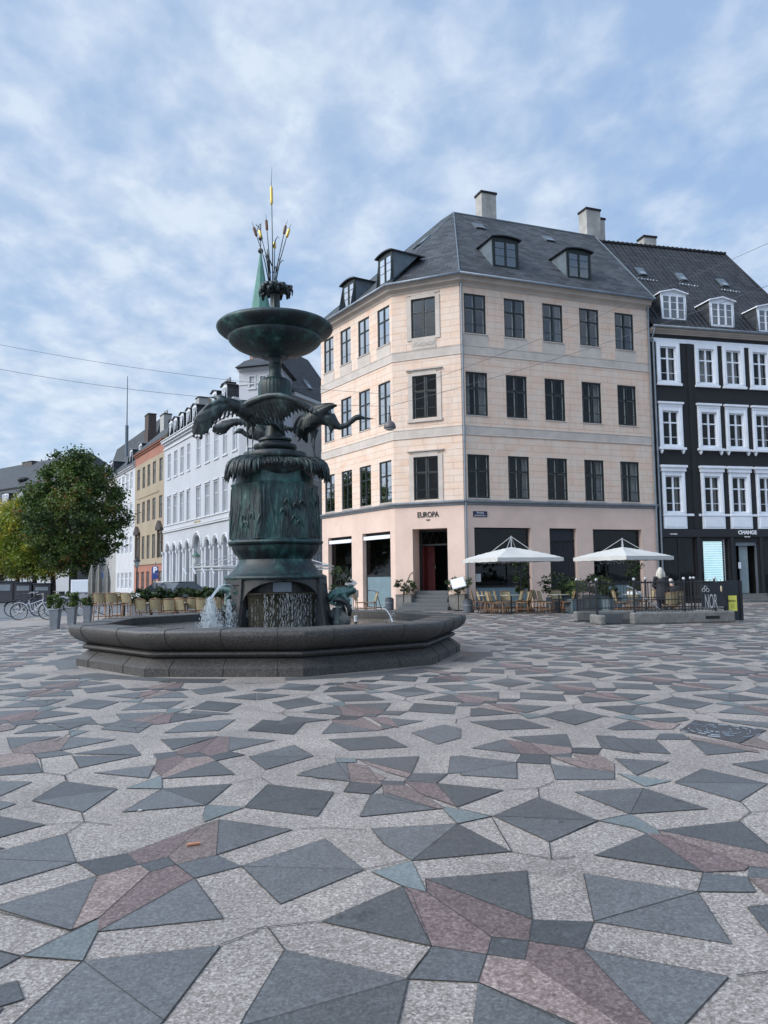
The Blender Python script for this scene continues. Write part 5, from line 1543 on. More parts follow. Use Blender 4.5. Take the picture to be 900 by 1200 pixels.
def house(name, label, s0, s1, ze, zr_, w, wallm, roofm, cols, rws, frame, extra=None, base=None, basez=0, basem=None, topm=None, topz=None):
    o = thing(name, label, 'building', tuple(WW.pt(s1, 0, 0)))
    q = MB(WW.M); ops = [(a, b_, c_, d) for (a, b_) in cols for (c_, d) in rws] + (base or [])
    zb = basez
    if basem is not None: wall_panel(q, s0, s1, 0, zb, ops, 0, .12, 1, 1, None)
    z1_ = topz or ze
    wall_panel(q, s0, s1, zb, z1_, ops, 0, .12, 0, 0, None)
    if topz: wall_panel(q, s0, s1, topz, ze, ops, 0, .12, 2, 2, None)
    for s in (s0, s1): q.poly([(s, 0, 0), (s, 2 * w, 0), (s, 2 * w, ze), (s, 0, ze)], 0)
    q.poly([(s0, 2 * w, 0), (s1, 2 * w, 0), (s1, 2 * w, ze), (s0, 2 * w, ze)], 0)
    q.build('wall', [wallm, basem or wallm, topm or wallm], o, recalc=False)
    for (a, b_, c_, d) in ops: farwin(o, WW, a, b_, c_, d, frame)
    q = MB(WW.M); q.box(s0, s1, -.14, 0, ze - .30, ze - .12); q.box(s0, s1, -.30, 0, ze - .12, ze + .02); q.build('eaves_cornice', wallm if not topz else topm, o)
    global par_mat
    par_mat = wallm
    r_ = gable_roof(o, WW, s0, s1, ze, zr_, w, roofm, .35)
    return o, r_
# white classical building with arcade
sN, sF = S_(280), S_(192)
upc = [(S_(a), S_(b_)) for a, b_ in ((196.2, 199.7), (203.5, 207.3), (211, 215), (219, 222.4), (230, 234.7), (240.3, 245.4), (250.7, 255.8), (261, 266.2), (272.4, 278))]
zU = (Zr(234, 548.5) , Zr(232, 520)); zU = (Zr(197.5, 560.7), Zr(197.5, 532.7)); zLo = (Zr(197.5, 615), Zr(197.5, 584))
wh = thing('white_arcade_building', 'white classical building with a ground floor arcade and tall windows on the left side street', 'building', (P0.x, P0.y, 0))
ZEW = 15.05; zstr = Zr(235, 607.5)
arc_c = [(128, 13), (183, 13), (240, 13), (300, 15), (382, 32), (475, 18), (548, 19), (630, 20), (712, 17)]
arcs = []
for cx_, hw in arc_c:
    u = 180 + cx_ / 7.5; s_ = S_(u, 655); e0 = S_(u - hw / 7.5 * .98, 655); e1 = S_(u + hw / 7.5 * .98, 655); arcs.append(((e0 + e1) / 2, (e1 - e0) / 2))
zspr = Zr(197, 646)
q = MB(WW.M)
ops = [(a, b_, zU[0], zU[1]) for a, b_ in upc] + [(a, b_, zLo[0], zLo[1]) for a, b_ in upc]
wall_panel(q, sF, sN, zstr - .6, ZEW, ops, 0, .14, 0, 0, None)
xs = sorted(arcs); ztop = zstr - .6
edges = [sF]
for (c0_, h0_), (c1_, h1_) in zip(xs, xs[1:]): edges.append((c0_ + h0_ + c1_ - h1_) / 2)
edges.append(sN)
for i, (c_, h_) in enumerate(xs):
    a, b_ = edges[i], edges[i + 1]; n = 12
    arcp = [(c_ - h_ * math.cos(math.pi * k / n), zspr + h_ * 1.0 * math.sin(math.pi * k / n)) for k in range(n + 1)]
    q.poly([(a, 0, 0), (c_ - h_, 0, 0), (c_ - h_, 0, zspr), (a, 0, zspr)], 0); q.poly([(c_ + h_, 0, 0), (b_, 0, 0), (b_, 0, zspr), (c_ + h_, 0, zspr)], 0)
    q.poly([(a, 0, zspr), (c_ - h_, 0, zspr), (c_ - h_, 0, ztop), (a, 0, ztop)], 0); q.poly([(c_ + h_, 0, zspr), (b_, 0, zspr), (b_, 0, ztop), (c_ + h_, 0, ztop)], 0)
    for (xa, za), (xb, zb) in zip(arcp, arcp[1:]):
        q.poly([(xa, 0, za), (xb, 0, zb), (xb, 0, ztop), (xa, 0, ztop)], 0)
        q.poly([(xa, 0, za), (xb, 0, zb), (xb, .35, zb), (xa, .35, za)], 0)
    for x in (c_ - h_, c_ + h_): q.poly([(x, 0, 0), (x, .35, 0), (x, .35, zspr), (x, 0, zspr)], 0)
q.poly([(sF, 0, 0), (sF, 12, 0), (sF, 12, ZEW), (sF, 0, ZEW)], 0); q.poly([(sF, 12, 0), (sN, 12, 0), (sN, 12, ZEW), (sF, 12, ZEW)], 0)
q.build('wall', [M_['whitewall']], wh, recalc=False)
for i, (c_, h_) in enumerate(xs):
    n = 12; arcp = [(c_ - h_ * math.cos(math.pi * k / n), zspr + h_ * math.sin(math.pi * k / n)) for k in range(n + 1)]
    q = MB(WW.M); q.poly([(c_ - h_, .30, .3), (c_ + h_, .30, .3)] + [(x, .30, z) for x, z in arcp[::-1]], 0)
    o = q.build('arched_window', M_['farpane'], wh, recalc=False)
    q = MB(WW.M); q.box(c_ - h_, c_ + h_, .24, .30, 0.0, .5); q.box(c_ - h_, c_ + h_, .24, .29, 2.35, 2.5); q.box(c_ - .03, c_ + .03, .24, .29, .5, zspr + h_ * .95); q.build('glazing_bar', M_['brownframe'] if False else M_['zinc'], o)
    q = MB(WW.M)                      # archivolt, columns beside it
    for r_, t in ((h_ + .10, .05), (h_ + .26, .09)):
        pts = [(c_ - r_ * math.cos(math.pi * k / 14), -t * .4, zspr + r_ * math.sin(math.pi * k / 14)) for k in range(15)]
        q.tube(pts, t, 6)
    q.build('archivolt', M_['whitetrim'], wh, smooth=True)
for i in range(len(edges)):
    s = edges[i]; q = MB(WW.M)
    if i in (0, len(edges) - 1): s += .15 if i == 0 else -.15
    q.tube([(s, -.02, .9), (s, -.02, zspr - .25)], [.17, .145], 10); q.box(s - .2, s + .2, -.22, .0, 0, .9); q.box(s - .19, s + .19, -.2, 0, zspr - .25, zspr - .02)
    q.build('column', M_['whitetrim'], wh)
for o_, (a, b_, c_, d) in [(0, t) for t in ops]: 
    farwin(wh, WW, a, b_, c_, d, M_['whitetrim'], cross=.64)
q = MB(WW.M)
q.box(sF, sN, -.12, 0, zstr - .60, zstr - .45); q.box(sF, sN, -.16, 0, zstr - .45, zstr - .36); q.box(sF, sN, -.07, 0, zstr + .0, zstr + .08)
q.build('string_course', M_['whitetrim'], wh)
for a, b_ in upc:
    q = MB(WW.M)
    q.box(a - .10, b_ + .10, -.08, 0, zU[0] - .16, zU[0] - .04); q.build('sill', M_['whitetrim'], wh); q = MB(WW.M)
    q.box(a - .12, b_ + .12, -.10, 0, zLo[1] + .15, zLo[1] + .27); q.box(a - .08, a, -.04, 0, zLo[0], zLo[1] + .15); q.box(b_, b_ + .08, -.04, 0, zLo[0], zLo[1] + .15)
    q.build('window_moulding', M_['whitetrim'], wh)
q = MB(WW.M); q.box(sF, sN, -.10, 0, ZEW - .9, ZEW - .75); q.box(sF, sN, -.16, 0, ZEW - .45, ZEW - .25); q.box(sF, sN, -.34, 0, ZEW - .25, ZEW - .05); q.box(sF, sN, -.42, 0, ZEW - .05, ZEW + .03)
q.build('eaves_cornice', M_['whitetrim'], wh)
par_mat = M_['whitewall']
wr_ = gable_roof(wh, WW, sF, sN - 3.2, ZEW + .03, ZEW + 2.5, 3.2, M_['old_slate'], .42, hipb=7.0)
sw = lambda z: -.42 + (z - ZEW) / (2.5 / 3.62)
for u in (191.5, 199, 206.5, 214, 221, 244, 256):
    s_ = S_(u); 
    if s_ < sF + .5: s_ = sF + .6
    dormer(wr_, WW, s_ - .5, s_ + .5, ZEW + .55, ZEW + 1.9, .45, sw, M_['white'], M_['old_slate'], M_['old_slate'], fw=.06, seg=False)
s_, zc_ = WW.hit(236.5, 466, 3.2); p = WW.pt(s_, 3.2, 0); chimney(wr_, p.x, p.y, ZEW + 1.5, zc_, 1.1, .9, math.atan2(WW.d.y, WW.d.x), M_['greywash'])
s_, zc_ = WW.hit(268, 449, 3.0); p = WW.pt(s_, 3.0, 0); chimney(wr_, p.x, p.y, ZEW + 1.5, zc_, 1.2, .9, math.atan2(WW.d.y, WW.d.x), M_['greywash'], pots=2)
s_, zc_ = WW.hit(194.5, 486, 3.4); p = WW.pt(s_, 3.4, 0); chimney(wr_, p.x, p.y, ZEW + 1.0, zc_, 1.7, .9, math.atan2(WW.d.y, WW.d.x), M_['greywash'], pots=2)
s_, z_ = WW.hit(231.5, 614); text('HILLES', .62, Mw(WW, s_, -.06, z_), M_['gold'], wh, 'lettering', bold=.01)
# corner block of the white building: taller, with small attic windows
cbA = Vector((P0.x, P0.y)); rB = ray(328, 600); cbB = Vector((rB.x / rB.y * 57.0, 57.0)); rC = ray(343, 600); cbC = Vector((rC.x / rC.y * 61.5, 61.5)); rD = ray(400, 600); cbD = Vector((rD.x / rD.y * 69, 69))
WX = Wall(cbA, cbB)
cb = thing('white_corner_block', 'tall white corner block with small square attic windows and flared hipped roof behind the fountain', 'building', (cbA.x, cbA.y, 0))
zcb = at(300, 430, 57.6).z
q = MB(WX.M)
aw = []
for (u0, u1, v0, v1) in ((292.5, 298.5, 441, 454), (305, 311.5, 440.5, 454)):
    a_ = WX.hit(u0, v1); b_ = WX.hit(u1, v0); aw.append((a_[0], b_[0], a_[1], b_[1]))
low = []
for z0_, z1_ in ((9.2, 11.2), (5.0, 7.2)):
    for s in (.7, 1.9): low.append((s, s + .75, z0_, z1_))
wall_panel(q, 0, WX.L, 0, zcb, aw + low, 0, .12, 0, 0, None)
q.M = Matrix()
back = [cbC + Vector((-4.5, 4)), cbA + Vector((.9, 6.0))]
bp = [cbB, cbC, back[0], back[1], cbA]
for a, b_ in zip(bp, bp[1:]): q.poly([(a.x, a.y, 0), (b_.x, b_.y, 0), (b_.x, b_.y, zcb), (a.x, a.y, zcb)], 0)
q.build('wall', [M_['whitewall']], cb, recalc=False)
for (a, b_, c_, d) in aw + low: farwin(cb, WX, a, b_, c_, d, M_['whitetrim'], cross=.5)
for (a, b_, c_, d) in aw + low:
    q = MB(WX.M)
    q.box(a - .15, b_ + .15, -.09, 0, c_ - .18, c_ - .06); q.box(a - .10, a, -.04, 0, c_, d); q.box(b_, b_ + .1, -.04, 0, c_, d); q.box(a - .1, b_ + .1, -.05, 0, d, d + .1); q.build('window_moulding', M_['whitetrim'], cb)
q = MB(WX.M); q.box(-.02, WX.L, -.05, 0, zcb - 1.3, zcb - 1.2); q.build('string_course', M_['whitetrim'], cb); q = MB(WX.M); q.box(-.1, WX.L + .1, -.12, 0, zcb - .25, zcb); q.build('eaves_cornice', M_['whitetrim'], cb)
allp = [cbA, cbB, cbC, back[0], back[1]]; cen_ = sum((Vector(p) for p in allp), Vector((0, 0))) / 5
q = MB()
def grow(p, f): return cen_ + (p - cen_) * f
lv = [(1.17, zcb - .05), (1.10, zcb + .10), (.97, zcb + .36), (.80, zcb + .75), (.45, zcb + 1.25), (.12, zcb + 1.6)]
for (f0, za), (f1_, zb) in zip(lv, lv[1:]):
    for k in range(5):
        a, b_ = allp[k], allp[(k + 1) % 5]
        p = [grow(a, f0), grow(b_, f0), grow(b_, f1_), grow(a, f1_)]
        q.poly([(p[0].x, p[0].y, za), (p[1].x, p[1].y, za), (p[2].x, p[2].y, zb), (p[3].x, p[3].y, zb)], 0, [((p[i] - a).length, (za, za, zb, zb)[i]) for i in range(4)])
q.poly([(grow(a, 1.17).x, grow(a, 1.17).y, zcb - .05) for a in allp], 0)
q.build('roof', M_['old_slate'], cb, recalc=False)
# wing to the right of it with black pantiles
WY = Wall(cbC, cbD); zw = at(342, 459, cbC.y).z
wg = thing('rear_wing', 'beige wing with black pantile roof and one skylight, between white block and pink house', 'building', (cbC.x, cbC.y, 0))
zw2 = zw
q = MB(WY.M)
wops = [(1.0 + 2.4 * k, 2.0 + 2.4 * k, z0_, z1_) for k in range(4) for z0_, z1_ in ((9.6, 11.6), (5.6, 7.8), (1.4, 3.6))]
wall_panel(q, 0, WY.L, 0, zw2, wops, 0, .12, 0, 0, None); q.poly([(0, 4.6, 0), (WY.L, 4.6, 0), (WY.L, 4.6, zw2), (0, 4.6, zw2)], 0)
q.build('wall', [M_['greywash']], wg, recalc=False)
for o_ in wops: farwin(wg, WY, *o_, M_['whitetrim'])
q = MB(WY.M); q.box(0, WY.L, -.25, 0, zw2 - .3, zw2); q.build('eaves_cornice', M_['palewash'], wg)
zrd = WY.hit(357, 420, 2.6)[1]; sR = WY.hit(361, 421, 2.6)[0]
par_mat = M_['palewash']
yr = gable_roof(wg, WY, -.3, WY.L, zw2, zrd, 2.6, M_['pantile'], .3, back=5.0, hipa=1.2, hipb=max(.5, WY.L - sR))
s_, z_ = WY.hit(355, 457, 1.0); skylight(yr, WY, s_ - .4, z_, .7, .8, lambda z: -.3 + (z - zw2) / ((zrd - zw2) / 2.9), 0)
# ochre and red house
so0, so1 = S_(158), sF
oc = [(S_(120 + a / 7.5), S_(120 + b_ / 7.5)) for a, b_ in ((303, 328), (349, 372), (392, 417), (439, 466), (497, 526))]
zo = [(Zr(162, 575), Zr(162, 551)), (Zr(161.8, 614), Zr(161.8, 590.5)), (Zr(161, 656), Zr(161, 630)), (Zr(167, 690), Zr(167, 670))]
o, r_ = house('ochre_house', 'narrow ochre house with red ground floor and red cornice beside the white arcade building', so0, so1 - .02, Zr(175, 524.5), Zr(175, 524.5) + 4.6, 4.5, M_['ochre'], M_['old_slate'], oc, zo[:3], M_['brownframe'],
              base=[(a, b_, zo[3][0] - .2, zo[3][1]) for a, b_ in oc], basez=Zr(161, 662), basem=M_['redwash'], topm=M_['redwash'], topz=Zr(161, 546.5))
for i in (0, 4):
    q = MB(WW.M)
    a, b_ = oc[i]; z = zo[2][1] + .25; q.box(a - .35, b_ + .35, -.3, 0, z, z + .2); q.poly([(a - .4, -.32, z + .2), (b_ + .4, -.32, z + .2), ((a + b_) / 2, -.32, z + .95)]); q.poly([(a - .4, -.32, z + .2), ((a + b_) / 2, -.32, z + .95), ((a + b_) / 2, 0, z + .95), (a - .4, 0, z + .2)]); q.poly([(b_ + .4, -.32, z + .2), ((a + b_) / 2, -.32, z + .95), ((a + b_) / 2, 0, z + .95), (b_ + .4, 0, z + .2)])
    q.box(a - .25, a, -.12, 0, zo[2][0], z); q.box(b_, b_ + .25, -.12, 0, zo[2][0], z)
    q.build('pediment', M_['brownframe'], o, recalc=False)
q = MB(WW.M); q.box(so0 + 1.5, so1 - 2, -.06, 0, zo[0][0] - 1.0, zo[0][0] - .9); q.box(so0, so1 - .02, -.10, 0, Zr(161, 662) - .06, Zr(161, 662) + .06); q.build('string_course', M_['ochre'], o)
zoe = Zr(175, 524.5); so_t = lambda z: -.35 + (z - zoe) / (4.6 / 4.85)
s_ = so0 + .6; 
s_, zc_ = WW.hit(176.5, 486, 4.5); p = WW.pt(s_, 4.5, 0); chimney(r_, p.x, p.y, zoe + 3.0, zc_, 2.0, 1.0, math.atan2(WW.d.y, WW.d.x), simple('dark_brick_chimney', (.065, .048, .042), .85, .3, 6))
# pale house
sp0, sp1 = S_(136.5), so0
pc = [(S_(120 + a / 7.5), S_(120 + b_ / 7.5)) for a, b_ in ((140, 157), (171, 193), (206, 228), (242, 263))]
zpe = Zr(150, 549)
o, r_ = house('pale_house', 'narrow pale grey plastered house between the ochre house and the tree', sp0, sp1 - .02, zpe, zpe + 4.6, 4.5, M_['palewash'], M_['old_slate'], pc, [(Zr(142, 578.5), Zr(142, 560)), (Zr(150, 609), Zr(150, 592)), (Zr(152, 648), Zr(152, 629)), (Zr(150, 690), Zr(150, 671))], M_['white'])
spt = lambda z: -.35 + (z - zpe) / (4.6 / 4.85)
for u in (146.5, 157): dormer(r_, WW, S_(u) - .6, S_(u) + .6, zpe + .7, zpe + 2.3, .6, spt, M_['white'], M_['old_slate'], M_['zinc'], fw=.06)
# grey house further down
sg0, sg1 = S_(108), sp0; zge = Zr(120, 566)
gc = [(sg0 + 1.2 + 2.3 * k, sg0 + 2.2 + 2.3 * k) for k in range(int((sg1 - sg0 - 2) / 2.3))]
o, r_ = house('grey_house', 'grey stone house with green copper trimmed dormers beyond the pale house, partly behind the tree', sg0, sg1 - .02, zge, zge + 5.2, 5, M_['greywash'], M_['old_slate'], gc, [(zge - 3.2, zge - 1.3), (zge - 6.8, zge - 4.8), (zge - 10.4, zge - 8.2), (.8, 3.0)], M_['white'])
sgt = lambda z: -.35 + (z - zge) / (5.2 / 5.35)
for u in (113.5, 119, 125.5): dormer(r_, WW, S_(u) - .7, S_(u) + .7, zge + .5, zge + 2.3, .5, sgt, M_['white'], M_['old_slate'], M_['zinc'], fw=.06)
# high dark roof with a flagpole standing behind the row
rb = thing('high_rear_roof', 'dark steep roof rising behind the ochre and pale houses', 'building', tuple(WW.pt(so1, 12, 0)))
q = MB(WW.M); zq = WW.hit(187, 491, 14)[1]
s_a, s_b = WW.hit(135, 520, 14)[0], WW.hit(190, 500, 14)[0]
q.box(s_a, s_b, 11, 18, 0, 15); q.build('wall', M_['greywash'], rb)
q = MB(WW.M); L_ = [(s_a, 9.5, 14.5), (s_b, 9.5, 14.5), (s_b, 14, zq), (s_a + 2, 14, zq)]
q.poly(L_, 0, [(p[0], p[2] * 1.3) for p in L_]); q.poly([(s_a + 2, 14, zq), (s_b, 14, zq), (s_b, 18.5, 14.5), (s_a, 18.5, 14.5)], 0); q.poly([(s_b, 9.5, 14.5), (s_b, 18.5, 14.5), (s_b, 14, zq)], 0); q.poly([(s_a, 9.5, 14.5), (s_a, 18.5, 14.5), (s_a + 2, 14, zq)], 0)
q.build('roof', M_['old_slate'], rb, recalc=False)
fp = thing('rooftop_mast', 'thin grey mast standing on the roofs of the left row', 'mast', tuple(WW.pt(S_(149.5), 5, 17)))
s_, z_ = WW.hit(149.5, 441, 5); q = MB(WW.M); q.tube([(s_, 5, 15.5), (s_, 5, z_)], [.14, .05], 6); q.build('pole', M_['lead'], fp)
q = MB(WW.M); q.tube([(s_, 5, 15.5), (s_, 5, WW.hit(149.5, 498, 5)[1])], .24, 8); q.build('base', M_['lead'], fp)
# church tower with copper spire far behind the bowl
sy = 150; tb = at(305.5, 366, sy); tw = thing('church_tower', 'distant church tower with slender green copper spire behind the top of the fountain', 'tower', (tb.x, tb.y, 0))
q = MB(Matrix.Translation((tb.x, tb.y, 0)) @ Matrix.Rotation(R(20), 4, 'Z')); q.box(-1.8, 1.8, -1.8, 1.8, 0, tb.z - 1.2); q.build('wall', simple('tower_brick', (.20, .11, .08), .9, .2, 1), tw)
q = MB(Matrix.Translation((tb.x, tb.y, 0)) @ Matrix.Rotation(R(20), 4, 'Z')); q.box(-2.3, 2.3, -2.3, 2.3, tb.z - 1.2, tb.z - .3); q.build('gallery', M_['lead'], tw)
q = MB(); M_['copper'] = simple('green_copper', (.10, .235, .19), .7, .15, .5, dirt=.2)
zt2 = at(306.5, 301, sy).z; zt3 = at(307, 281, sy).z
q.lathe([(2.2, tb.z - .4), (1.9, tb.z + .3), (.25, zt2), (.05, zt3 - 1.5)], 8, (tb.x, tb.y)); q.build('spire', M_['copper'], tw)
q = MB(); q.tube([(tb.x, tb.y, zt2), (tb.x, tb.y, at(307, 262, sy).z)], .09, 5); q.ball((tb.x, tb.y, zt2 + 1.2), .55); q.ball((tb.x, tb.y, at(307, 279.5, sy).z), .45)
z_ = at(307, 268, sy).z; q.tube([(tb.x - .9, tb.y, z_ + .8), (tb.x, tb.y, z_), (tb.x - .9, tb.y, z_ - .6), (tb.x - .2, tb.y, z_ + .9)], .09, 5); q.build('weather_vane', M_['blackmetal'], tw)
# big slate roofed building beyond the trees at far left
fY = 120.0
fa = at(-70, 596, fY + 8); fb = at(60, 596, fY - 12)
WZ = Wall((fa.x, fa.y), (fb.x, fb.y)); fw_ = thing('slate_roofed_building', 'large grey building with slate mansard roof and small dormers beyond the trees at far left', 'building', (fb.x, fb.y, 0))
zA = WZ.hit(20, 597)[1]; zM = WZ.hit(20, 572, 2.0)[1]; zT = WZ.hit(20, 545.5, 9.0)[1]
q = MB(WZ.M); fo = [(1.5 + 3.2 * k, 3.0 + 3.2 * k, z, z + 2.2) for k in range(int(WZ.L / 3.2)) for z in (1.0, 4.6, 8.2)]
wall_panel(q, 0, WZ.L, 0, zA, fo, 0, .15, 0, 0, None); q.poly([(WZ.L, 0, 0), (WZ.L, 18, 0), (WZ.L, 18, zA), (WZ.L, 0, zA)]); q.build('wall', M_['greywash'], fw_, recalc=False)
for o_ in fo: farwin(fw_, WZ, *o_, M_['white'])
q = MB(WZ.M)
for L_ in ([(0, -.4, zA), (WZ.L, -.4, zA), (WZ.L - 1, 2, zM), (0, 2, zM)], [(0, 2, zM), (WZ.L - 1, 2, zM), (WZ.L - 5, 9, zT), (0, 9, zT)], [(WZ.L, -.4, zA), (WZ.L, 18, zA), (WZ.L - 1, 16, zM), (WZ.L - 1, 2, zM)], [(WZ.L - 1, 2, zM), (WZ.L - 1, 16, zM), (WZ.L - 5, 9, zT)]):
    q.poly(L_, 0, [(p[0], p[1] + p[2]) for p in L_])
fr_ = q.build('roof', M_['old_slate'], fw_, recalc=False)
q = MB(WZ.M); q.box(0, WZ.L - 1, 1.85, 2.0, zM - .15, zM + .15); q.build('ledge', M_['dark'], fr_)
for u in (4, 22): 
    s_ = WZ.hit(u, 583)[0]; dormer(fr_, WZ, s_ - .8, s_ + .8, zA + .8, zA + 2.5, .3, lambda z: -.4 + (z - zA) / ((zM - zA) / 2.4), M_['white'], M_['old_slate'], M_['old_slate'])
s_ = WZ.hit(29, 561, 4)[0]; z_ = WZ.hit(29, 561, 4)[1]; q = MB(WZ.M); q.ball((s_, 3.9, z_ - .2), 1.0, sc=(1.2, .9, .45)); q.build('dormer', M_['old_slate'], fr_)
s_, z_ = WZ.hit(37, 543.5, 9); p = WZ.pt(s_, 9, 0); chimney(fr_, p.x, p.y, zT - 3, z_ + .3, 3.0, 1.6, math.atan2(WZ.d.y, WZ.d.x), simple('dark_chimney', (.10, .085, .08), .9, .2, 2))
# low rear houses closing the view behind the trees
lowb = thing('distant_stone_building', 'distant pale stone building seen under the trees at the left', 'building', (-62, 108, 0))
q = MB(); WV = Wall((-95, 112), (-40, 100)); q.M = WV.M
lo = [(1.5 + 3 * k, 3.0 + 3 * k, z, z + 2.3) for k in range(17) for z in (.8, 4.6)]
wall_panel(q, 0, WV.L, 0, 8.5, lo, 0, .15, 0, 0, None); q.build('wall', M_['palewash'], lowb, recalc=False)
for o_ in lo: farwin(lowb, WV, *o_, M_['brownframe'])
q = MB(WV.M); q.poly([(0, -.3, 8.5), (WV.L, -.3, 8.5), (WV.L, 5, 10.5), (0, 5, 10.5)]); q.build('roof', M_['old_slate'], lowb, recalc=False)
# ================================================================= TREES AND PLANTS
def leafmat(name, stops, rough=.55):
    m, nt, b = newmat(name)
    a = nt.nodes.new('ShaderNodeAttribute'); a.attribute_name = 'tint'
    c = ramp(nt, a.outputs['Fac'], stops); nt.links.new(c, b.inputs['Base Color'])
    b.inputs['Roughness'].default_value = rough
    tr = nt.nodes.new('ShaderNodeBsdfTranslucent'); nt.links.new(c, tr.inputs['Color'])
    mx = nt.nodes.new('ShaderNodeMixShader'); mx.inputs[0].default_value = .3
    nt.links.new(b.outputs[0], mx.inputs[1]); nt.links.new(tr.outputs[0], mx.inputs[2]); nt.links.new(mx.outputs[0], nt.nodes['Material Output'].inputs['Surface'])
    return m
M_['bark'] = simple('dark_bark', (.035, .030, .025), .9, .4, 12, bumps=.5, bscale=30)
G1 = leafmat('dark_lime_leaves', [(0, (.018, .042, .010)), (.35, (.040, .078, .014)), (.7, (.080, .13, .022)), (.86, (.12, .16, .028)), (.94, (.20, .13, .03)), (1, (.24, .10, .03))])
G2 = leafmat('turning_leaves', [(0, (.06, .10, .012)), (.4, (.15, .20, .018)), (.75, (.27, .28, .02)), (1, (.40, .30, .03))])
G3 = leafmat('yellow_leaves', [(0, (.12, .14, .015)), (.4, (.30, .28, .02)), (.75, (.48, .38, .025)), (1, (.60, .38, .03))])
G4 = leafmat('shrub_leaves', [(0, (.010, .022, .008)), (.5, (.025, .05, .014)), (.85, (.06, .10, .025)), (1, (.13, .17, .05))])
G5 = leafmat('bright_shrub_leaves', [(0, (.03, .055, .012)), (.5, (.07, .12, .025)), (1, (.16, .20, .05))])
def crown(q, c, rx, ry, rz, nclump, nleaf, size, seed, flat=.0, cs=.20, taper=0.0):
    r_ = random.Random(seed); st_ = random.getstate(); random.seed(seed)
    c = Vector(c)
    for k in range(nclump):
        while True:
            d = Vector((r_.uniform(-1, 1), r_.uniform(-1, 1), r_.uniform(-1, 1)))
            if .001 < d.length <= 1: break
        rr_ = d.length; d.normalize(); rad = rr_ ** .38 * r_.uniform(.80, 1.15)
        if d.z < -.2: rad *= 1 - .22 * (-d.z - .2) + flat
        tp = 1 - taper * max(0, d.z) ** 1.2
        p = c + Vector((d.x * rx * rad * tp, d.y * ry * rad * tp, d.z * rz * rad))
        base_ = min(.85, max(0, .42 + .26 * r_.gauss(0, 1)))
        s0 = cs * min(rx, rz) * r_.uniform(.55, 1.25)
        for j in range(int(nleaf / nclump)):
            q.t = min(1, max(0, base_ + r_.gauss(0, .13)))
            pp = p + Vector((r_.gauss(0, .55), r_.gauss(0, .55), r_.gauss(0, .38))) * s0
            q.leaf(pp, size * r_.uniform(.7, 1.3))
    random.setstate(st_)
def tree(name, label, u, Y, rx, rz, zc, trunk_r, mat, nl, seed, size=.19, ncl=170, group=None, cs=.2, dx=0):
    g = at(u, 700, Y); t = thing(name, label, 'tree', (g.x, Y, 0), group=group)
    q = MB(); r_ = random.Random(seed)
    q.tube([(g.x, Y, -.05), (g.x + .03, Y, 1.0), (g.x - .02, Y, 2.2), (g.x + .03, Y, zc)], [trunk_r * 1.25, trunk_r, trunk_r * .9, trunk_r * .35], 10)
    for k in range(16):
        a = k * 2.4; z0_ = r_.uniform(1.9, zc * .9); L = rx * r_.uniform(.6, .9)
        q.tube([(g.x, Y, z0_), (g.x + L * .45 * math.cos(a), Y + L * .45 * math.sin(a), z0_ + rz * .3), (g.x + L * math.cos(a), Y + L * math.sin(a), z0_ + rz * .55)], [trunk_r * .45, trunk_r * .25, trunk_r * .08], 5)
    q.build('trunk', M_['bark'], t, smooth=True)
    q = MB(); crown(q, (g.x + dx, Y, zc), rx, rx * .95, rz, ncl, nl, size, seed, cs=cs, taper=.38)
    for k in range(26):
        a = r_.uniform(0, 6.28); r0 = rx * r_.uniform(0, .75); zt_ = zc + rz * (.98 - .35 * (r0 / rx) ** 2) + r_.uniform(.1, .5)
        for j in range(14): q.t = r_.uniform(.3, .8); q.leaf((g.x + dx + r0 * math.cos(a) + r_.gauss(0, .07), Y + r0 * math.sin(a), zt_ - .09 * j + r_.gauss(0, .04)), size * .8)
    q.build('crown', mat, t, recalc=False); return t
TG = 'trees in a row on the left side of the square'
tree('lime_tree', 'large dark green lime tree with a broad round crown nearest the left planters', 86.5, 50, 3.1, 4.15, 5.75, .20, G1, 36000, 21, .19, 330, TG, .17)
tree('lime_tree', 'smaller green tree directly behind the left flank of the large dark tree', 62, 56, 2.9, 3.3, 4.9, .17, G2, 16000, 22, .21, 150, TG, dx=-.3)
tree('lime_tree', 'yellow green tree, second from the left edge under the slate roof', 40, 57, 2.9, 3.1, 4.6, .17, G2, 14000, 23, .21, 140, TG)
tree('lime_tree', 'yellow leaved tree just inside the left edge of the picture', 20, 60, 2.9, 3.0, 4.5, .18, G3, 14000, 24, .21, 140, TG)
tree('lime_tree', 'orange yellow tree cut by the left edge of the picture', 1, 62, 3.0, 2.9, 4.5, .18, G3, 12000, 25, .21, 120, TG)

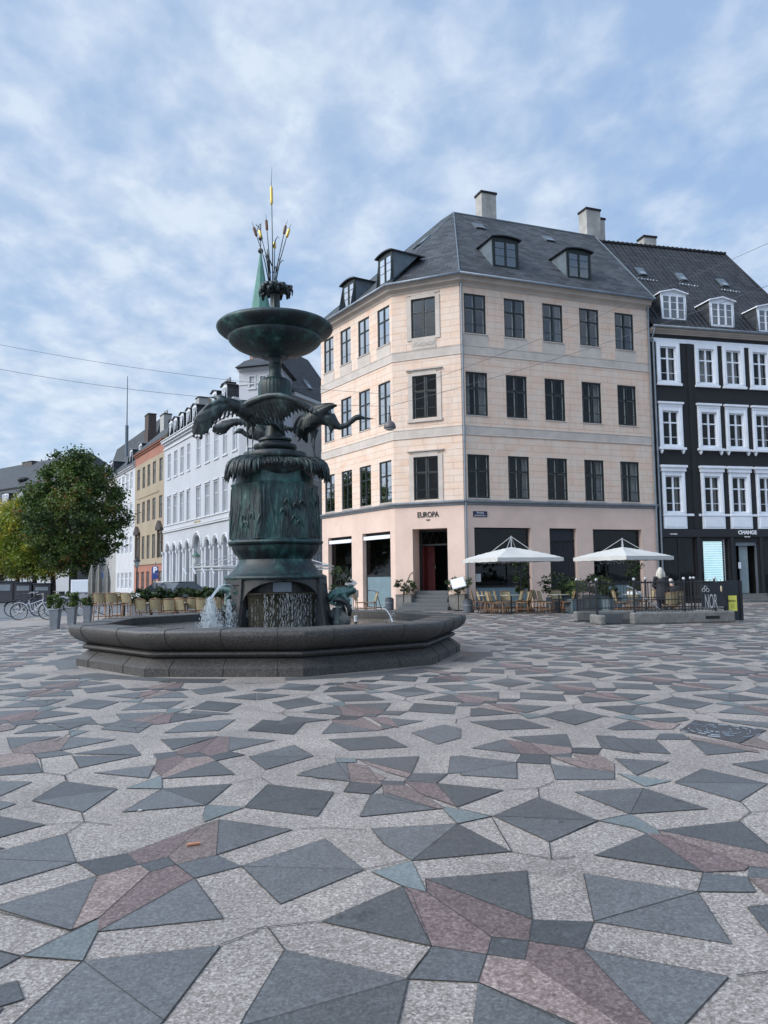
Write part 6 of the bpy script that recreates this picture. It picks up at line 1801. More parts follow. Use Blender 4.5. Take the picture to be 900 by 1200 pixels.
def shrub(par, x, y, z0_, z1_, r, n, mat, seed, size=.07, name='foliage', asp=1.0):
    q = MB(); crown(q, (x, y, (z0_ + z1_) / 2), r, r * .9, (z1_ - z0_) / 2, max(10, n // 45), n, size, seed, cs=.3)
    for k in range(6):
        a = k; q.tube([(x, y, z0_ - .15), (x + .5 * r * math.cos(a), y + .5 * r * math.sin(a), (z0_ + z1_) / 2 + .1)], [.015, .006], 4)
    return q.build(name, mat, par, recalc=False)
M_['planter_grey'] = simple('grey_zinc_planter', (.17, .19, .21), .6, .12, 6, dirt=.15)
M_['planter_blue'] = simple('blue_grey_planter', (.085, .115, .13), .6, .12, 4)
M_['soil'] = simple('soil', (.03, .02, .015), .95, .3, 20)
M_['stonepot'] = simple('weathered_stone_pot', (.19, .18, .165), .85, .2, 9, dirt=.3)
def planter_tapered(u, v_, top, h, label, mat, plant_z, n, seed):
    g = G(u, v_); t = thing('tapered_planter', label, 'planter', tuple(g), group='tapered grey planters at the left of the square')
    q = MB(); q.prism([(g.x + s * top * .42, g.y + w * top * .42) for s, w in ((-1, -1), (1, -1), (1, 1), (-1, 1))], .0, h, top=[(g.x + s * top, g.y + w * top) for s, w in ((-1, -1), (1, -1), (1, 1), (-1, 1))]) if False else None
    b_ = top * .72
    c4_ = ((-1, -1), (1, -1), (1, 1), (-1, 1))
    q.prism([(g.x + s * b_, g.y + w * b_) for s, w in c4_], .0, h, top=[(g.x + s * top, g.y + w * top) for s, w in c4_])
    for k in range(4):
        (s, w), (s2, w2) = c4_[k], c4_[(k + 1) % 4]; q.tube([(g.x + s * top, g.y + w * top, h), (g.x + s2 * top, g.y + w2 * top, h)], .018, 4)
    q.build('pot', mat, t, bevel=.006)
    shrub(t, g.x, g.y, h - .05, h + plant_z, top * 1.45, n * 2, G5, seed, .085)
planter_tapered(64.3, 737.3, .155, .62, 'tapered grey planter with leafy shrub, front left one of the three', M_['planter_grey'], .52, 500, 1)
planter_tapered(84, 733.0, .150, .62, 'tapered grey planter with dark shrub and white blossom, middle of the three', M_['planter_grey'], .62, 500, 2)
planter_tapered(102.5, 729.5, .150, .60, 'tapered grey planter with round bright bush, right one of the three', M_['planter_grey'], .36, 500, 3)
def box_planter(u, v_, w, d, h, ang, label, plz, rr, n, seed, mat=None, lm=None, cat='planter', grp='planters in front of the pink house', name='box_planter'):
    g = G(u, v_); t = thing(name, label, cat, tuple(g), rz=ang, group=grp)
    M = Matrix.Translation(g) @ Matrix.Rotation(ang, 4, 'Z')
    q = MB(M); q.box(-w / 2, w / 2, 0, d, .02, h); q.box(-w / 2 - .02, w / 2 + .02, -.02, d + .02, h - .05, h); q.build('pot', mat or M_['planter_blue'], t)
    q = MB(M); q.box(-w / 2 + .03, w / 2 - .03, .03, d - .03, h, h + .01); q.build('soil', M_['soil'], t)
    p = M @ Vector((0, d / 2, 0)); shrub(t, p.x, p.y, h, h + plz, rr, n, lm or G4, seed, .085); return t
a21 = math.atan2(WR.d.y, WR.d.x)
box_planter(679, 718.5, .62, .5, .56, a21, 'blue grey box planter with bright shrub right of the rattan chairs', .72, .42, 900, 5, lm=G5)
box_planter(662, 715.0, 1.1, .6, .55, a21, 'long blue grey planter with dark bush before the gated doorway', 1.05, .85, 2200, 6)
box_planter(706, 716.5, 1.1, .6, .66, a21, 'wide blue grey planter with dark bush left of the stairwell railing', .85, .72, 2200, 7)
box_planter(722, 718.5, .6, .5, .60, a21, 'blue grey planter behind the left stairwell railing', .55, .42, 900, 17)
box_planter(473, 714.8, .78, .6, .70, math.atan2(WC.d.y, WC.d.x), 'square weathered pot with rose bush left of the entrance steps', .72, .52, 900, 8, M_['stonepot'], G4)
box_planter(535.5, 715.2, .74, .6, .70, math.atan2(WC.d.y, WC.d.x), 'square weathered pot with shrub right of the entrance steps', .95, .50, 900, 9, M_['stonepot'], G4)
# climbing plants in the windows
for (u, Y, z1_, r_, lb, n) in ((610.5, 35.9, 2.5, .34, 'tall dark climbing plant before the left cafe window', 1800), (746, 38.3, 2.7, .40, 'tall dark climbing plant before the right cafe window', 1800), (399, 33.0, 2.2, .42, 'dark climbing plant on a post right of the fountain column', 1500)):
    g = at(u, 700, Y); t = thing('climbing_plant', lb, 'plant', (g.x, Y, 0)); q = MB(); q.tube([(g.x, Y, 0), (g.x, Y, z1_ - .2)], .02, 5); q.build('stem', M_['bark'], t)
    q = MB(); q.prism([(g.x - .2, Y - .2), (g.x + .2, Y - .2), (g.x + .2, Y + .2), (g.x - .2, Y + .2)], 0, .45); q.build('pot', M_['planter_blue'], t)
    shrub(t, g.x, Y, .4, z1_, r_, n, G4, int(u), .09)
# hedge boxes behind the left terrace
for k, (u, lb) in enumerate(((165, 'leftmost hedge planter behind the left terrace chairs'), (190, 'hedge planter below the parking sign behind the terrace'), (216, 'hedge planter in front of the parked car'), (243, 'hedge planter below the street lamp'), (270, 'rightmost hedge planter, next to the fountain pedestal'))):
    Y = 32.5; g = at(u, 700, Y); t = thing('hedge_planter', lb, 'planter', (g.x, Y, 0), group='hedge planters behind the left terrace')
    q = MB(); q.box(g.x - .43, g.x + .43, Y, Y + .45, 0, .55); q.build('pot', M_['planter_grey'], t)
    q = MB(); crown(q, (g.x, Y + .22, .82), .56, .34, .36, 60, 3200, .095, 60 + k, cs=.3); q.build('foliage', G4, t, recalc=False)

# ================================================================= CAFE FURNITURE
m, nt, b = newmat('woven_rattan'); v = coords(nt, 'Object')
ck = nt.nodes.new('ShaderNodeTexChecker'); ck.inputs['Scale'].default_value = 55; nt.links.new(v, ck.inputs['Vector'])
ck.inputs['Color1'].default_value = (.40, .335, .20, 1); ck.inputs['Color2'].default_value = (.17, .14, .08, 1)
nt.links.new(ck.outputs['Color'], b.inputs['Base Color']); b.inputs['Roughness'].default_value = .6; M_['rattan'] = m
M_['cane'] = simple('brown_cane', (.20, .10, .045), .5, .25, 15)
def make_chair(label, group, seat_z=.45, back_z=.88, name='rattan_chair', cat='chair'):
    t = thing(name, label, cat, (0, 0, 0), group=group)
    q = MB(); q.box(-.20, .20, -.20, .20, seat_z - .03, seat_z); q.build('seat', M_['rattan'], t, bevel=.015)
    q = MB(); n = 6
    for k in range(n):
        x0, x1 = -.20 + .40 * k / n, -.20 + .40 * (k + 1) / n; y0, y1 = .20 + .05 * (1 - (x0 / .2) ** 2), .20 + .05 * (1 - (x1 / .2) ** 2)
        zb, ztp = seat_z + .06, back_z - .02
        q.poly([(x0, y0, zb), (x1, y1, zb), (x1, y1 + .09, ztp), (x0, y0 + .09, ztp)]); q.poly([(x0, y0 + .02, zb), (x0, y0 + .11, ztp), (x1, y1 + .11, ztp), (x1, y1 + .02, zb)])
    q.build('backrest', M_['rattan'], t, recalc=False)
    q = MB(); q.tube([(-.20, .20, seat_z), (-.21, .30, back_z - .05), (-.16, .33, back_z), (0, .36, back_z + .015), (.16, .33, back_z), (.21, .30, back_z - .05), (.20, .20, seat_z)], .016, 6)
    q.tube([(-.21, -.21, seat_z - .01), (.21, -.21, seat_z - .01), (.21, .21, seat_z - .01), (-.21, .21, seat_z - .01), (-.21, -.21, seat_z - .01)], .015, 5)
    q.build('frame', M_['cane'], t, smooth=True)
    for sx, sy in ((-1, -1), (1, -1), (-1, 1), (1, 1)):
        q = MB(); q.tube([(sx * .19, sy * .19, seat_z - .02), (sx * .215, sy * .235, 0)], .016, 6); q.build('leg', M_['cane'], t, smooth=True)
    q = MB(); zs = seat_z * .42
    q.tube([(-.20, -.20, zs), (.20, -.20, zs), (.20, .21, zs), (-.20, .21, zs), (-.20, -.20, zs)], .010, 5); q.build('stretcher', M_['cane'], t); return t
def place(o, u, Y, rz):
    g = ray(u, 700); o.location = (g.x / g.y * Y, Y, .006); o.rotation_euler = (0, 0, R(rz)); return o
ch = make_chair('', 'rattan chairs on the cafe terrace')
first = True
# rz: 0 = backrest away from the camera, 90 = backrest to the left, -90 = backrest to the right
T1 = [(561, 33.4, 80, 'rattan chair furthest left under the left parasol'), (568, 33.0, 95, 'second rattan chair from the left under the left parasol'), (574, 32.3, 85, 'third rattan chair from the left under the left parasol, its back to the bin'),
      (578.5, 31.9, 100, 'fourth rattan chair from the left under the left parasol'), (583.5, 31.4, 75, 'front rattan chair with bright edge in the middle of the left group'), (588, 33.2, 90, 'rattan chair in the rear row of the left group, before the window'),
      (595.5, 32.3, 15, 'rattan chair facing the square in the middle of the left group'), (603.5, 32.8, -85, 'rattan chair turned left beside the small table of the left group'), (611.5, 31.5, -95, 'rightmost rattan chair of the left group with pale backrest'),
      (615, 33.4, -80, 'rear right rattan chair of the left group by the climbing plant'),
      (627.5, 32.4, 85, 'leftmost rattan chair of the right group by the pink pier'), (633.5, 32.9, 60, 'rear rattan chair of the right group under the parasol edge'), (640, 31.2, 60, 'front rattan chair of the right group, turned half away'),
      (653.5, 33.0, 0, 'rattan chair at the far side of the small table'), (664, 31.7, -90, 'rattan chair turned left beside the bright box planter')]
for u, Y, rz, lb in T1:
    o = ch if first else copy_tree(ch); first = False
    place(o, u, Y, rz); o['label'] = lb
grp2 = 'rattan chairs on the left terrace'
for (u, Y, rz, lb) in ((169, 27.3, 170, 'low rattan chair at the left end of the left terrace row'), (184, 27.4, 185, 'low rattan chair below the parking sign'), (193.5, 28.6, 100, 'low rattan chair turned sideways behind the row'), (201, 27.2, 178, 'low rattan chair in front of the parked car'),
                       (211, 28.4, 190, 'rear low rattan chair between two tables of the left terrace'), (217, 27.2, 150, 'low rattan chair with brown frame turned to its table'), (228, 28.2, 180, 'low rattan chair below the street lamp'), (239, 27.2, 175, 'low rattan chair left of the water jet'),
                       (255, 27.6, 180, 'low rattan chair seen behind the splashing water'), (271, 27.4, 180, 'rightmost low rattan chair, between the splash and the pedestal')):
    o = copy_tree(ch); place(o, u, Y, rz); o['label'] = lb; o['group'] = grp2
hc = make_chair('tall rattan bar chair, leftmost of the four', 'tall rattan bar chairs', .72, 1.10, 'bar_chair', 'bar chair'); place(hc, 119.5, 27.6, 178)
for (u, Y, rz, lb) in ((133, 27.5, 182, 'tall rattan bar chair, second from the left'), (141, 28.4, 175, 'tall rattan bar chair standing behind the others'), (153.5, 27.2, 160, 'tall rattan bar chair next to the low chairs')):
    o = copy_tree(hc); place(o, u, Y, rz); o['label'] = lb
gc_ = [(423, 34.3, 80, 'rattan chair left of the blue panel beside the pink house'), (434, 34.0, -80, 'rattan chair right of the blue panel beside the pink house')]
for u, Y, rz, lb in gc_:
    o = copy_tree(ch); place(o, u, Y, rz); o['label'] = lb; o['group'] = 'rattan chairs beside the pink house'
for u, Y, rz, lb in ((728, 30.5, 90, 'rattan chair left of the table behind the stairwell'), (757, 31.0, -90, 'rattan chair right of the table behind the stairwell'), (743, 32.2, 0, 'rattan chair behind the table behind the stairwell'), (784.5, 26.6, 175, 'rattan chair with its round back to the railing, beside the seated person')):
    o = copy_tree(ch); place(o, u, Y, rz); o['label'] = lb; o['group'] = 'rattan chairs behind the stairwell'
# tables
M_['tabletop'] = simple('pale_table_top', (.36, .34, .28), .35, .08, 5)
def make_table(label, group, h=.74):
    t = thing('bistro_table', label, 'table', (0, 0, 0), group=group)
    q = MB(); q.box(-.31, .31, -.31, .31, h - .03, h); q.build('table_top', M_['tabletop'], t, bevel=.008)
    q = MB(); q.tube([(0, 0, .03), (0, 0, h - .03)], .03, 8); q.build('post', M_['blackmetal'], t)
    q = MB()
    for a in (45, 135): q.tube([(-.28 * math.cos(R(a)), -.28 * math.sin(R(a)), .02), (.28 * math.cos(R(a)), .28 * math.sin(R(a)), .02)], .022, 6)
    q.build('base', M_['blackmetal'], t); return t
tb1 = make_table('small square table in the middle of the left chair group', 'small cafe tables'); place(tb1, 599, 32.0, 20)
for (u, Y, rz, lb) in ((570.5, 32.2, 20, 'small square table at the left end of the cafe terrace'), (655, 31.9, 20, 'small square table in the right chair group'), (743, 30.8, 20, 'table with crockery behind the stairwell railing'),
                       (177, 27.9, 5, 'table at the left end of the low terrace chairs'), (208, 27.8, 5, 'table in the middle of the low terrace chairs'), (245, 28.0, 5, 'table behind the water jet')):
    o = copy_tree(tb1); place(o, u, Y, rz); o['label'] = lb
tb2 = make_table('tall bar table among the tall chairs of the left terrace', 'small cafe tables', 1.02); place(tb2, 146, 28.1, 5)
# things on the table behind the railing
q = MB(); g = tb1
gx = ray(743, 700); gx = Vector((gx.x / gx.y * 30.8, 30.8, .746))
tc_ = thing('crockery', 'pale stacked cups and plates on the table behind the stairwell railing', 'crockery', tuple(gx))
q = MB()
for k in range(5): q.lathe([(.05, gx.z + .001), (.06, gx.z + .1), (.055, gx.z + .1), (.045, gx.z + .02)], 12, (gx.x - .22 + k * .11, gx.y - .1 * (k % 2)), caps=True)
q.build('cups', M_['white'], tc_)

# parasols
M_['canvas'] = simple('off_white_canvas', (.50, .485, .455), .85, .05, 1.5, dirt=.06)
M_['pale_metal'] = simple('pale_metal', (.42, .42, .42), .4, .1, 5, metal=.3)
def parasol(u, Y, a, ang, ze, zt_, za, label, post):
    r_ = ray(u, 653); near = Vector((r_.x / r_.y * Y, Y)); d = Vector((math.cos(ang), math.sin(ang))); n_ = Vector((-math.sin(ang), math.cos(ang)))
    c_ = near + d * a / 2 + n_ * a / 2; t = thing('parasol', label, 'parasol', (c_.x, c_.y, 0), rz=ang, group='square white parasols of the cafe')
    M = Matrix.Translation((c_.x, c_.y, 0)) @ Matrix.Rotation(ang, 4, 'Z'); q = MB(M); h_ = a / 2
    def P(x, y):   # sagging pyramid
        r0 = max(abs(x), abs(y)) / h_; rr_ = math.hypot(x, y) / (h_ * 1.414)
        z = zt_ + (ze - zt_) * (r0 ** 1.0 * .8 + .2 * r0 ** 2); return (x, y, z - .05 * math.sin(math.pi * r0) * (1 - min(abs(x), abs(y)) / (max(abs(x), abs(y)) + 1e-6)))
    n = 12
    for i in range(n):
        for j in range(n):
            x0, x1 = -h_ + a * i / n, -h_ + a * (i + 1) / n; y0, y1 = -h_ + a * j / n, -h_ + a * (j + 1) / n
            p = [P(x0, y0), P(x1, y0), P(x1, y1), P(x0, y1)]; q.poly(p); q.poly([(x, y, z - .012) for x, y, z in p[::-1]])
    cs_ = [(-h_, -h_), (h_, -h_), (h_, h_), (-h_, h_)]
    for k in range(4):
        (x0, y0), (x1, y1) = cs_[k], cs_[(k + 1) % 4]; m_ = 10
        for j in range(m_):
            xa, ya = x0 + (x1 - x0) * j / m_, y0 + (y1 - y0) * j / m_; xb, yb = x0 + (x1 - x0) * (j + 1) / m_, y0 + (y1 - y0) * (j + 1) / m_
            dz = lambda jj: .17 + .02 * math.sin(jj * math.pi)
            za_, zb_ = P(xa, ya)[2], P(xb, yb)[2]
            q.poly([(xa, ya, za_ - .15 - .015 * (j % 2)), (xb, yb, zb_ - .15 - .015 * ((j + 1) % 2)), (xb, yb, zb_), (xa, ya, za_)])
    q.build('canopy', M_['canvas'], t, recalc=False)
    for x, y in cs_:
        q = MB(M); q.tube([(x * .97, y * .97, ze - .04), (x * .5, y * .5, (ze + zt_) / 2 - .06), (0, 0, zt_ - .08)], .014, 5); q.build('rib', M_['pale_metal'], t)
        q = MB(M); q.tube([(x * .42, y * .42, zt_ + (ze - zt_) * .45), (0, 0, za)], .015, 5); q.build('stay', M_['pale_metal'], t)
    q = MB(M); q.tube([(0, 0, zt_ - .35), (0, 0, za + .03)], .022, 6); q.tube([(0, 0, za), post + (za - .02,)], .03, 6) if False else None
    q.tube([(0, 0, zt_ - .33), (post[0] * .5, post[1] * .5, zt_ - .42), (post[0], post[1], zt_ - .62)], .03, 6); q.build('arm', M_['pale_metal'], t)
    q = MB(M); q.tube([(post[0], post[1], 0), (post[0], post[1], zt_ - .4)], .035, 8); q.build('post', M_['blackmetal'], t)
    q = MB(M); q.box(post[0] - .4, post[0] + .4, post[1] - .4, post[1] + .4, .008, .07); q.build('base_slab', M_['kerb'], t)
    q = MB(M); q.tube([(post[0], post[1], zt_ - .75), (post[0] - .25, post[1] - .2, zt_ - 1.0), (post[0] - .15, post[1] - .1, zt_ - 1.9), (post[0], post[1], 1.0)], .010, 4); q.build('crank_cord', M_['blackmetal'], t)
parasol(583, 31.0, 3.05, a21, 2.24, 2.72, 3.15, 'square white parasol over the left chairs of the cafe', (.95, .9))
parasol(734, 31.0, 2.85, R(32), 2.24, 2.66, 3.0, 'square white parasol on the right, before the joint of pink and black houses', (.3, 1.2))
# bare round parasol frame behind the column
g = at(309.5, 663, 27.5); t = thing('bare_parasol', 'wide bare parasol frame of pale tubes seen on both sides of the column base', 'parasol', (g.x, 27.5, 0))
q = MB(); n = 8; zf = at(240, 664, 25).z
ring = [(g.x + 2.55 * math.cos(2 * math.pi * (k + .5) / n), 27.5 + 2.55 * math.sin(2 * math.pi * (k + .5) / n), zf) for k in range(n)]
for k in range(n):
    q.tube([ring[k], ring[(k + 1) % n]], .028, 6)
    a_, b_ = Vector(ring[k]), Vector(ring[(k + 1) % n]); q.tube([a_ + Vector((0, 0, -.10)), b_ + Vector((0, 0, -.10))], .016, 5)
q.build('rim', M_['pale_metal'], t)
for k in range(n):
    q = MB(); q.tube([ring[k], (g.x, 27.5, zf + .75)], .016, 5); q.build('rib', M_['pale_metal'], t)
for k in range(4):
    q = MB(); q.tube([(g.x - 2.3 + k * .3, 25.5, zf - .03), (g.x - 2.2 + k * .3, 25.5, zf - .22)], .03, 5); q.build('lamp_holder', M_['white'], t)
q = MB(); q.tube([(g.x, 27.5, 0), (g.x, 27.5, zf + .8)], .04, 8); q.box(g.x - .4, g.x + .4, 27.1, 27.9, 0.008, .08); q.build('post', M_['pale_metal'], t)
# folded parasols on the left terrace
for u, lb in ((107, 'folded beige parasol, left of three'), (115, 'folded beige parasol, middle of three'), (125, 'folded beige parasol, right of three')):
    Y = 33; g = at(u, 700, Y); t = thing('folded_parasol', lb + ' behind the tall chairs', 'parasol', (g.x, Y, 0), group='folded parasols behind the tall chairs')
    q = MB(); q.lathe([(.03, .9), (.13, 1.0), (.14, 1.5), (.09, 1.9), (.03, 2.15)], 12, (g.x, Y), rf=lambda a, z: 1 + .15 * math.cos(6 * a)); q.build('canopy', simple('beige_canvas', (.19, .18, .16), .9, .1, 4) if 'bc' not in M_ else M_['bc'], t)
    q = MB(); q.tube([(g.x, Y, 0), (g.x, Y, 2.2)], .025, 6); q.build('post', M_['pale_metal'], t)

# bins, menu stand, service stand
for u, v_, lb in ((456.5, 714.5, 'low round grey bin left of the entrance steps'), (548.5, 718.2, 'low round grey bin right of the menu stand by the downpipe')):
    g = G(u, v_); t = thing('round_bin', lb, 'bin', tuple(g), group='round bins beside the entrance')
    q = MB(); q.lathe([(.20, .01), (.205, .46), (.215, .47), (.215, .50), (.19, .51)], 24, (g.x, g.y)); q.build('body', simple('bin_grey', (.075, .085, .10), .5, .1, 6), t, smooth=True, angle=40)
    q = MB(); q.lathe([(.19, .50), (.15, .56), (.05, .58)], 24, (g.x, g.y)); q.build('lid', M_['blackmetal'], t, smooth=True)
    q = MB(); q.lathe([(.212, .30), (.216, .31), (.216, .33), (.212, .34)], 24, (g.x, g.y)); q.build('band', M_['zinc'], t)
g = G(537.5, 716); t = thing('menu_stand', 'menu stand with tilted lit white board in front of the right pot', 'menu stand', tuple(g))
q = MB(); q.tube([(g.x, g.y, 0), (g.x, g.y, 1.05)], .022, 6); q.box(g.x - .2, g.x + .2, g.y - .15, g.y + .15, 0.008, .03); q.build('post', M_['blackmetal'], t)
q = MB(Matrix.Translation((g.x, g.y, 1.22)) @ Matrix.Rotation(R(-14), 4, 'Y') @ Matrix.Rotation(R(-35), 4, 'X')); q.box(-.31, .31, -.02, .02, -.26, .26, 0); q.build('case', M_['pale_metal'], t)
q = MB(Matrix.Translation((g.x, g.y, 1.22)) @ Matrix.Rotation(R(-14), 4, 'Y') @ Matrix.Rotation(R(-35), 4, 'X')); q.box(-.28, .28, -.028, -.021, -.23, .23, 0); q.build('menu_sheet', M_['white'], t)
g = G(411, 716); t = thing('service_stand', 'grey waiter stand with boards between the fountain and the pink house', 'stand', tuple(g))
for dx in (-.28, -.08, .12, .30):
    q = MB(); q.tube([(g.x + dx, g.y, 0), (g.x + dx, g.y, .92)], .03, 5); q.build('leg', M_['pale_metal'], t)
q = MB(); q.box(g.x - .34, g.x + .36, g.y - .2, g.y + .2, .62, .95); q.build('cabinet', M_['stonepot'], t)
q = MB(Matrix.Translation((g.x + .02, g.y, 1.25)) @ Matrix.Rotation(R(35), 4, 'Y')); q.box(-.22, .22, -.03, .03, -.2, .2); q.build('board', M_['pale_metal'], t)
g = G(441, 716.5); t = thing('small_handrail', 'small black handrail in front of the blue panel', 'railing', tuple(g))
q = MB(); q.tube([(g.x, g.y, 0), (g.x, g.y, .9), (g.x - .35, g.y - .5, .95)], .018, 5); q.tube([(g.x + .25, g.y + .4, 0), (g.x, g.y, .9)], .018, 5); q.build('rail', M_['blackmetal'], t)
g = at(640, 690, 33.6); 

# ================================================================= STAIRWELL WITH RAILING
PA = G(704, 733); PB = G(862.5, 729.5); WS = Wall((PA.x, PA.y), (PB.x, PB.y)); SL = WS.L
sw_ = thing('stair_kerb', 'low rounded stone kerb around the stairs going down, right side of the square', 'kerb', (PA.x, PA.y, 0))
s1_ = WS.hit(743, 734)[0]; s0_ = WS.hit(711, 733)[0]
def kerb(a, b_, t0, t1, h):
    q = MB(WS.M); q.box(a, b_, t0, t1, 0.0, h); q.build('kerb_stone', M_['kerb'], sw_, bevel=.05)
kerb(s1_, SL, 0, .32, .36); kerb(0, s0_, 0, .9, .30); kerb(0, SL, 2.0, 2.3, .33); kerb(SL - .3, SL, .33, 1.99, .34)
q = MB(WS.M); q.box(s0_ + .01, s1_ - .01, .75, .95, 0, .30); q.build('shaded_kerb', M_['steps'], sw_)  # set-back kerb; its dark stone stands in for the shadow on it
q = MB(WS.M); sa_, sb_ = WS.hit(836, 727)[0], WS.hit(843.5, 727)[0]; sa_ = WS.hit(827, 726)[0]; q.box(sa_, sb_, -.006, .01, .13, .22); q.build('air_slot', M_['dark'], sw_)
q = MB(WS.M); q.box(s0_, SL - .3, .33, 1.98, .001, .02); q.build('shaft_shade', M_['dark'], sw_)  # flat dark sheet in place of the shade down the stairs
ra = thing('stair_railing', 'black iron railing with ball finials around the stairs going down', 'railing', (PA.x, PA.y, 0))
zr_, zb_ = WS.hit(800, 682.5)[1], .42
def rail_run(a, b_, t, ta=None, tb_=None):
    A_ = WS.pt(a, t if ta is None else ta, 0); B_ = WS.pt(b_, t if tb_ is None else tb_, 0); L = (B_ - A_).length
    q = MB()
    for z in (zr_, .95 * zr_ * .62, zb_): q.tube([A_ + Vector((0, 0, z)), B_ + Vector((0, 0, z))], .016, 5)
    n = max(2, int(L / .105)); 
    for k in range(1, n):
        p = A_.lerp(B_, k / n); q.tube([p + Vector((0, 0, zb_ - .06)), p + Vector((0, 0, zr_ + (.07 if k % 2 else .0)))], .0085, 4)
    q.build('bars', M_['blackmetal'], ra)
def post(s, t):
    p = WS.pt(s, t, 0); q = MB(); q.tube([p + Vector((0, 0, .30)), p + Vector((0, 0, .42)), p + Vector((0, 0, .43)), p + Vector((0, 0, zr_ + .07))], [.04, .04, .028, .028], 8); o = q.build('post', M_['blackmetal'], ra)
    q = MB(); q.ball(p + Vector((0, 0, zr_ + .115)), .050); q.build('finial', M_['pale_metal'], o, smooth=True)
su = lambda u, w=0: WS.hit(u, 700, w)[0]
post(s1_ + .12, .16); post(su(802, .16), .16); post(SL - .55, .16); post(s0_ - .1, .45)
post(su(757, 2.15), 2.15); post(su(810, 2.15), 2.15); post(.1, 2.15); post(SL - .15, 2.15)
rail_run(s1_ + .12, SL - .55, .16); rail_run(.1, SL - .15, 2.15); rail_run(s0_ - .1, .1, 0, .45, 2.15); rail_run(SL - .15, SL - .15, 0, .16, 2.15)
rail_run(s0_ - .1, s1_ + .12, 0, .45, .45) if False else None
q = MB(); q.tube([WS.pt(s1_ + .05, .5, 1.15), WS.pt(s1_ + .2, .5, 1.1), WS.pt(su(778, .5), .5, .30)], .022, 6); q.build('stair_handrail', M_['pale_metal'], ra)
# notice panel and the sign boards
pn = thing('sign_panel', 'dark steel panel with yellow poster at the right end of the railing', 'sign', tuple(WS.pt(SL, .1, 0)))
a0_, b0_ = WS.hit(838, 726, -.05)[0], WS.hit(869, 726, -.05)[0]
M_['panel'] = simple('dark_panel', (.012, .016, .022), .45, .15, 4)
q = MB(WS.M); q.box(a0_ + .33, b0_, .33, .40, .02, zr_ + .03) if False else q.box(WS.hit(850, 700, .34)[0], WS.hit(869.5, 700, .34)[0], .34, .44, .04, zr_ + .03); q.build('panel', M_['panel'], pn)
q = MB(WS.M); q.box(WS.hit(866.5, 700, .34)[0], WS.hit(869.5, 700, .34)[0], .30, .338, .04, zr_ + .02); q.build('edge_post', M_['blackmetal'], pn)
ya, yb = WS.hit(853.5, 698, .33), WS.hit(864, 716, .33)
q = MB(WS.M); q.box(ya[0], yb[0], .325, .338, yb[1], ya[1]); ye = q.build('poster', simple('yellow_poster', (.62, .58, .10), .6, .06, 9), pn)
text('METRO', .075, Mw(WS, (ya[0] + yb[0]) / 2 - .03, .322, ya[1] - .17), M_['letters'], ye, 'lettering', ext=.001, bold=.002)
q = MB(WS.M)
for k in range(5): q.box(ya[0] + .05, ya[0] + .18 + .02 * (k % 2), .3225, .3245, ya[1] - .27 - .03 * k, ya[1] - .265 - .03 * k)
q.build('small_print', M_['letters'], ye)
sb = thing('railing_sign', 'dark sign board with white clover emblem and tall letters fixed to the railing', 'sign', tuple(WS.pt(SL - .8, .1, 0)))
xa, xb = WS.hit(823, 700, .1)[0], WS.hit(850, 700, .1)[0]
q = MB(WS.M); q.box(xa, xb, .09, .12, .50, zr_ - .03); q.build('board', M_['panel'], sb)
ca = WS.hit(833.5, 706, .08); tz0, tz1 = WS.hit(833, 714, .08)[1], WS.hit(833, 697, .08)[1]
M_['greylet'] = simple('grey_letters', (.33, .34, .35), .5, .05)
lt_ = text('NOR', .62, Mw(WS, ca[0], .088, (tz0 + tz1) / 2), M_['greylet'], sb, 'lettering', ext=.002, sx=.30)
em = WS.hit(827, 690.5, .08); q = MB(WS.M)
for dx, dz in ((-.065, -.03), (.065, -.03), (0, .05)):
    q.tube([(em[0] + dx + .05 * math.cos(k * .6283), .085, em[1] + dz + .05 * math.sin(k * .6283)) for k in range(11)], .010, 4, caps=True)
q.build('emblem', M_['greylet'], sb)
q = MB(WS.M); ov = WS.hit(845, 690, .08); q.ball((ov[0], .07, ov[1]), .10, 12, 8, sc=(.35, .15, 1)); q.build('plaque', simple('beige_plaque', (.50, .40, .28), .5, .1), sb)

# ================================================================= LAMPS, SIGNS, WIRES
def catenary(p, q_, sag, n=40): return [lerp(p, q_, k / n) - Vector((0, 0, sag * 4 * (k / n) * (1 - k / n))) for k in range(n + 1)]
M_['wire'] = simple('steel_wire', (.10, .10, .11), .5, .1)
LY = 26.0; lamp = at(456.5, 476, LY)
def wirething(label, parts):
    q = MB()
    t = thing('overhead_wire', label, 'wire', tuple(parts[0][0]))
    for pts in parts: q.tube(pts, .007, 4)
    q.build('cable', M_['wire'], t)
wirething('upper overhead wire crossing the square high above the fountain', [catenary(at(-40, 396, 30), at(456, 462, 30), .30) + catenary(at(456, 462, 30), at(990, 244, 24), .25)[1:]])
wirething('lower overhead wire that carries the hanging lamp', [catenary(at(-40, 425, 27), lamp, .35) + catenary(lamp, at(990, 300, 22), .25)[1:]])
hl = thing('hanging_lamp', 'dome shaped grey lamp hanging from the wire in front of the pink house', 'lamp', tuple(lamp))
zl = at(456, 502, LY).z; zd = at(456, 487, LY).z
q = MB(); q.lathe([(.20, zl), (.205, zl + .03), (.195, zl + .10), (.165, zl + .17), (.11, zl + .225), (.06, zl + .25), (.045, zd)], 24, (lamp.x, LY)); q.build('shade', simple('lamp_shade', (.10, .085, .085), .45, .1), hl, smooth=True, angle=50)
q = MB(); q.tube([(lamp.x, LY, zd - .02), (lamp.x, LY, lamp.z + .02)], .018, 5); q.ball((lamp.x, LY, zd + .06), .04); q.build('hanger', M_['blackmetal'], hl)
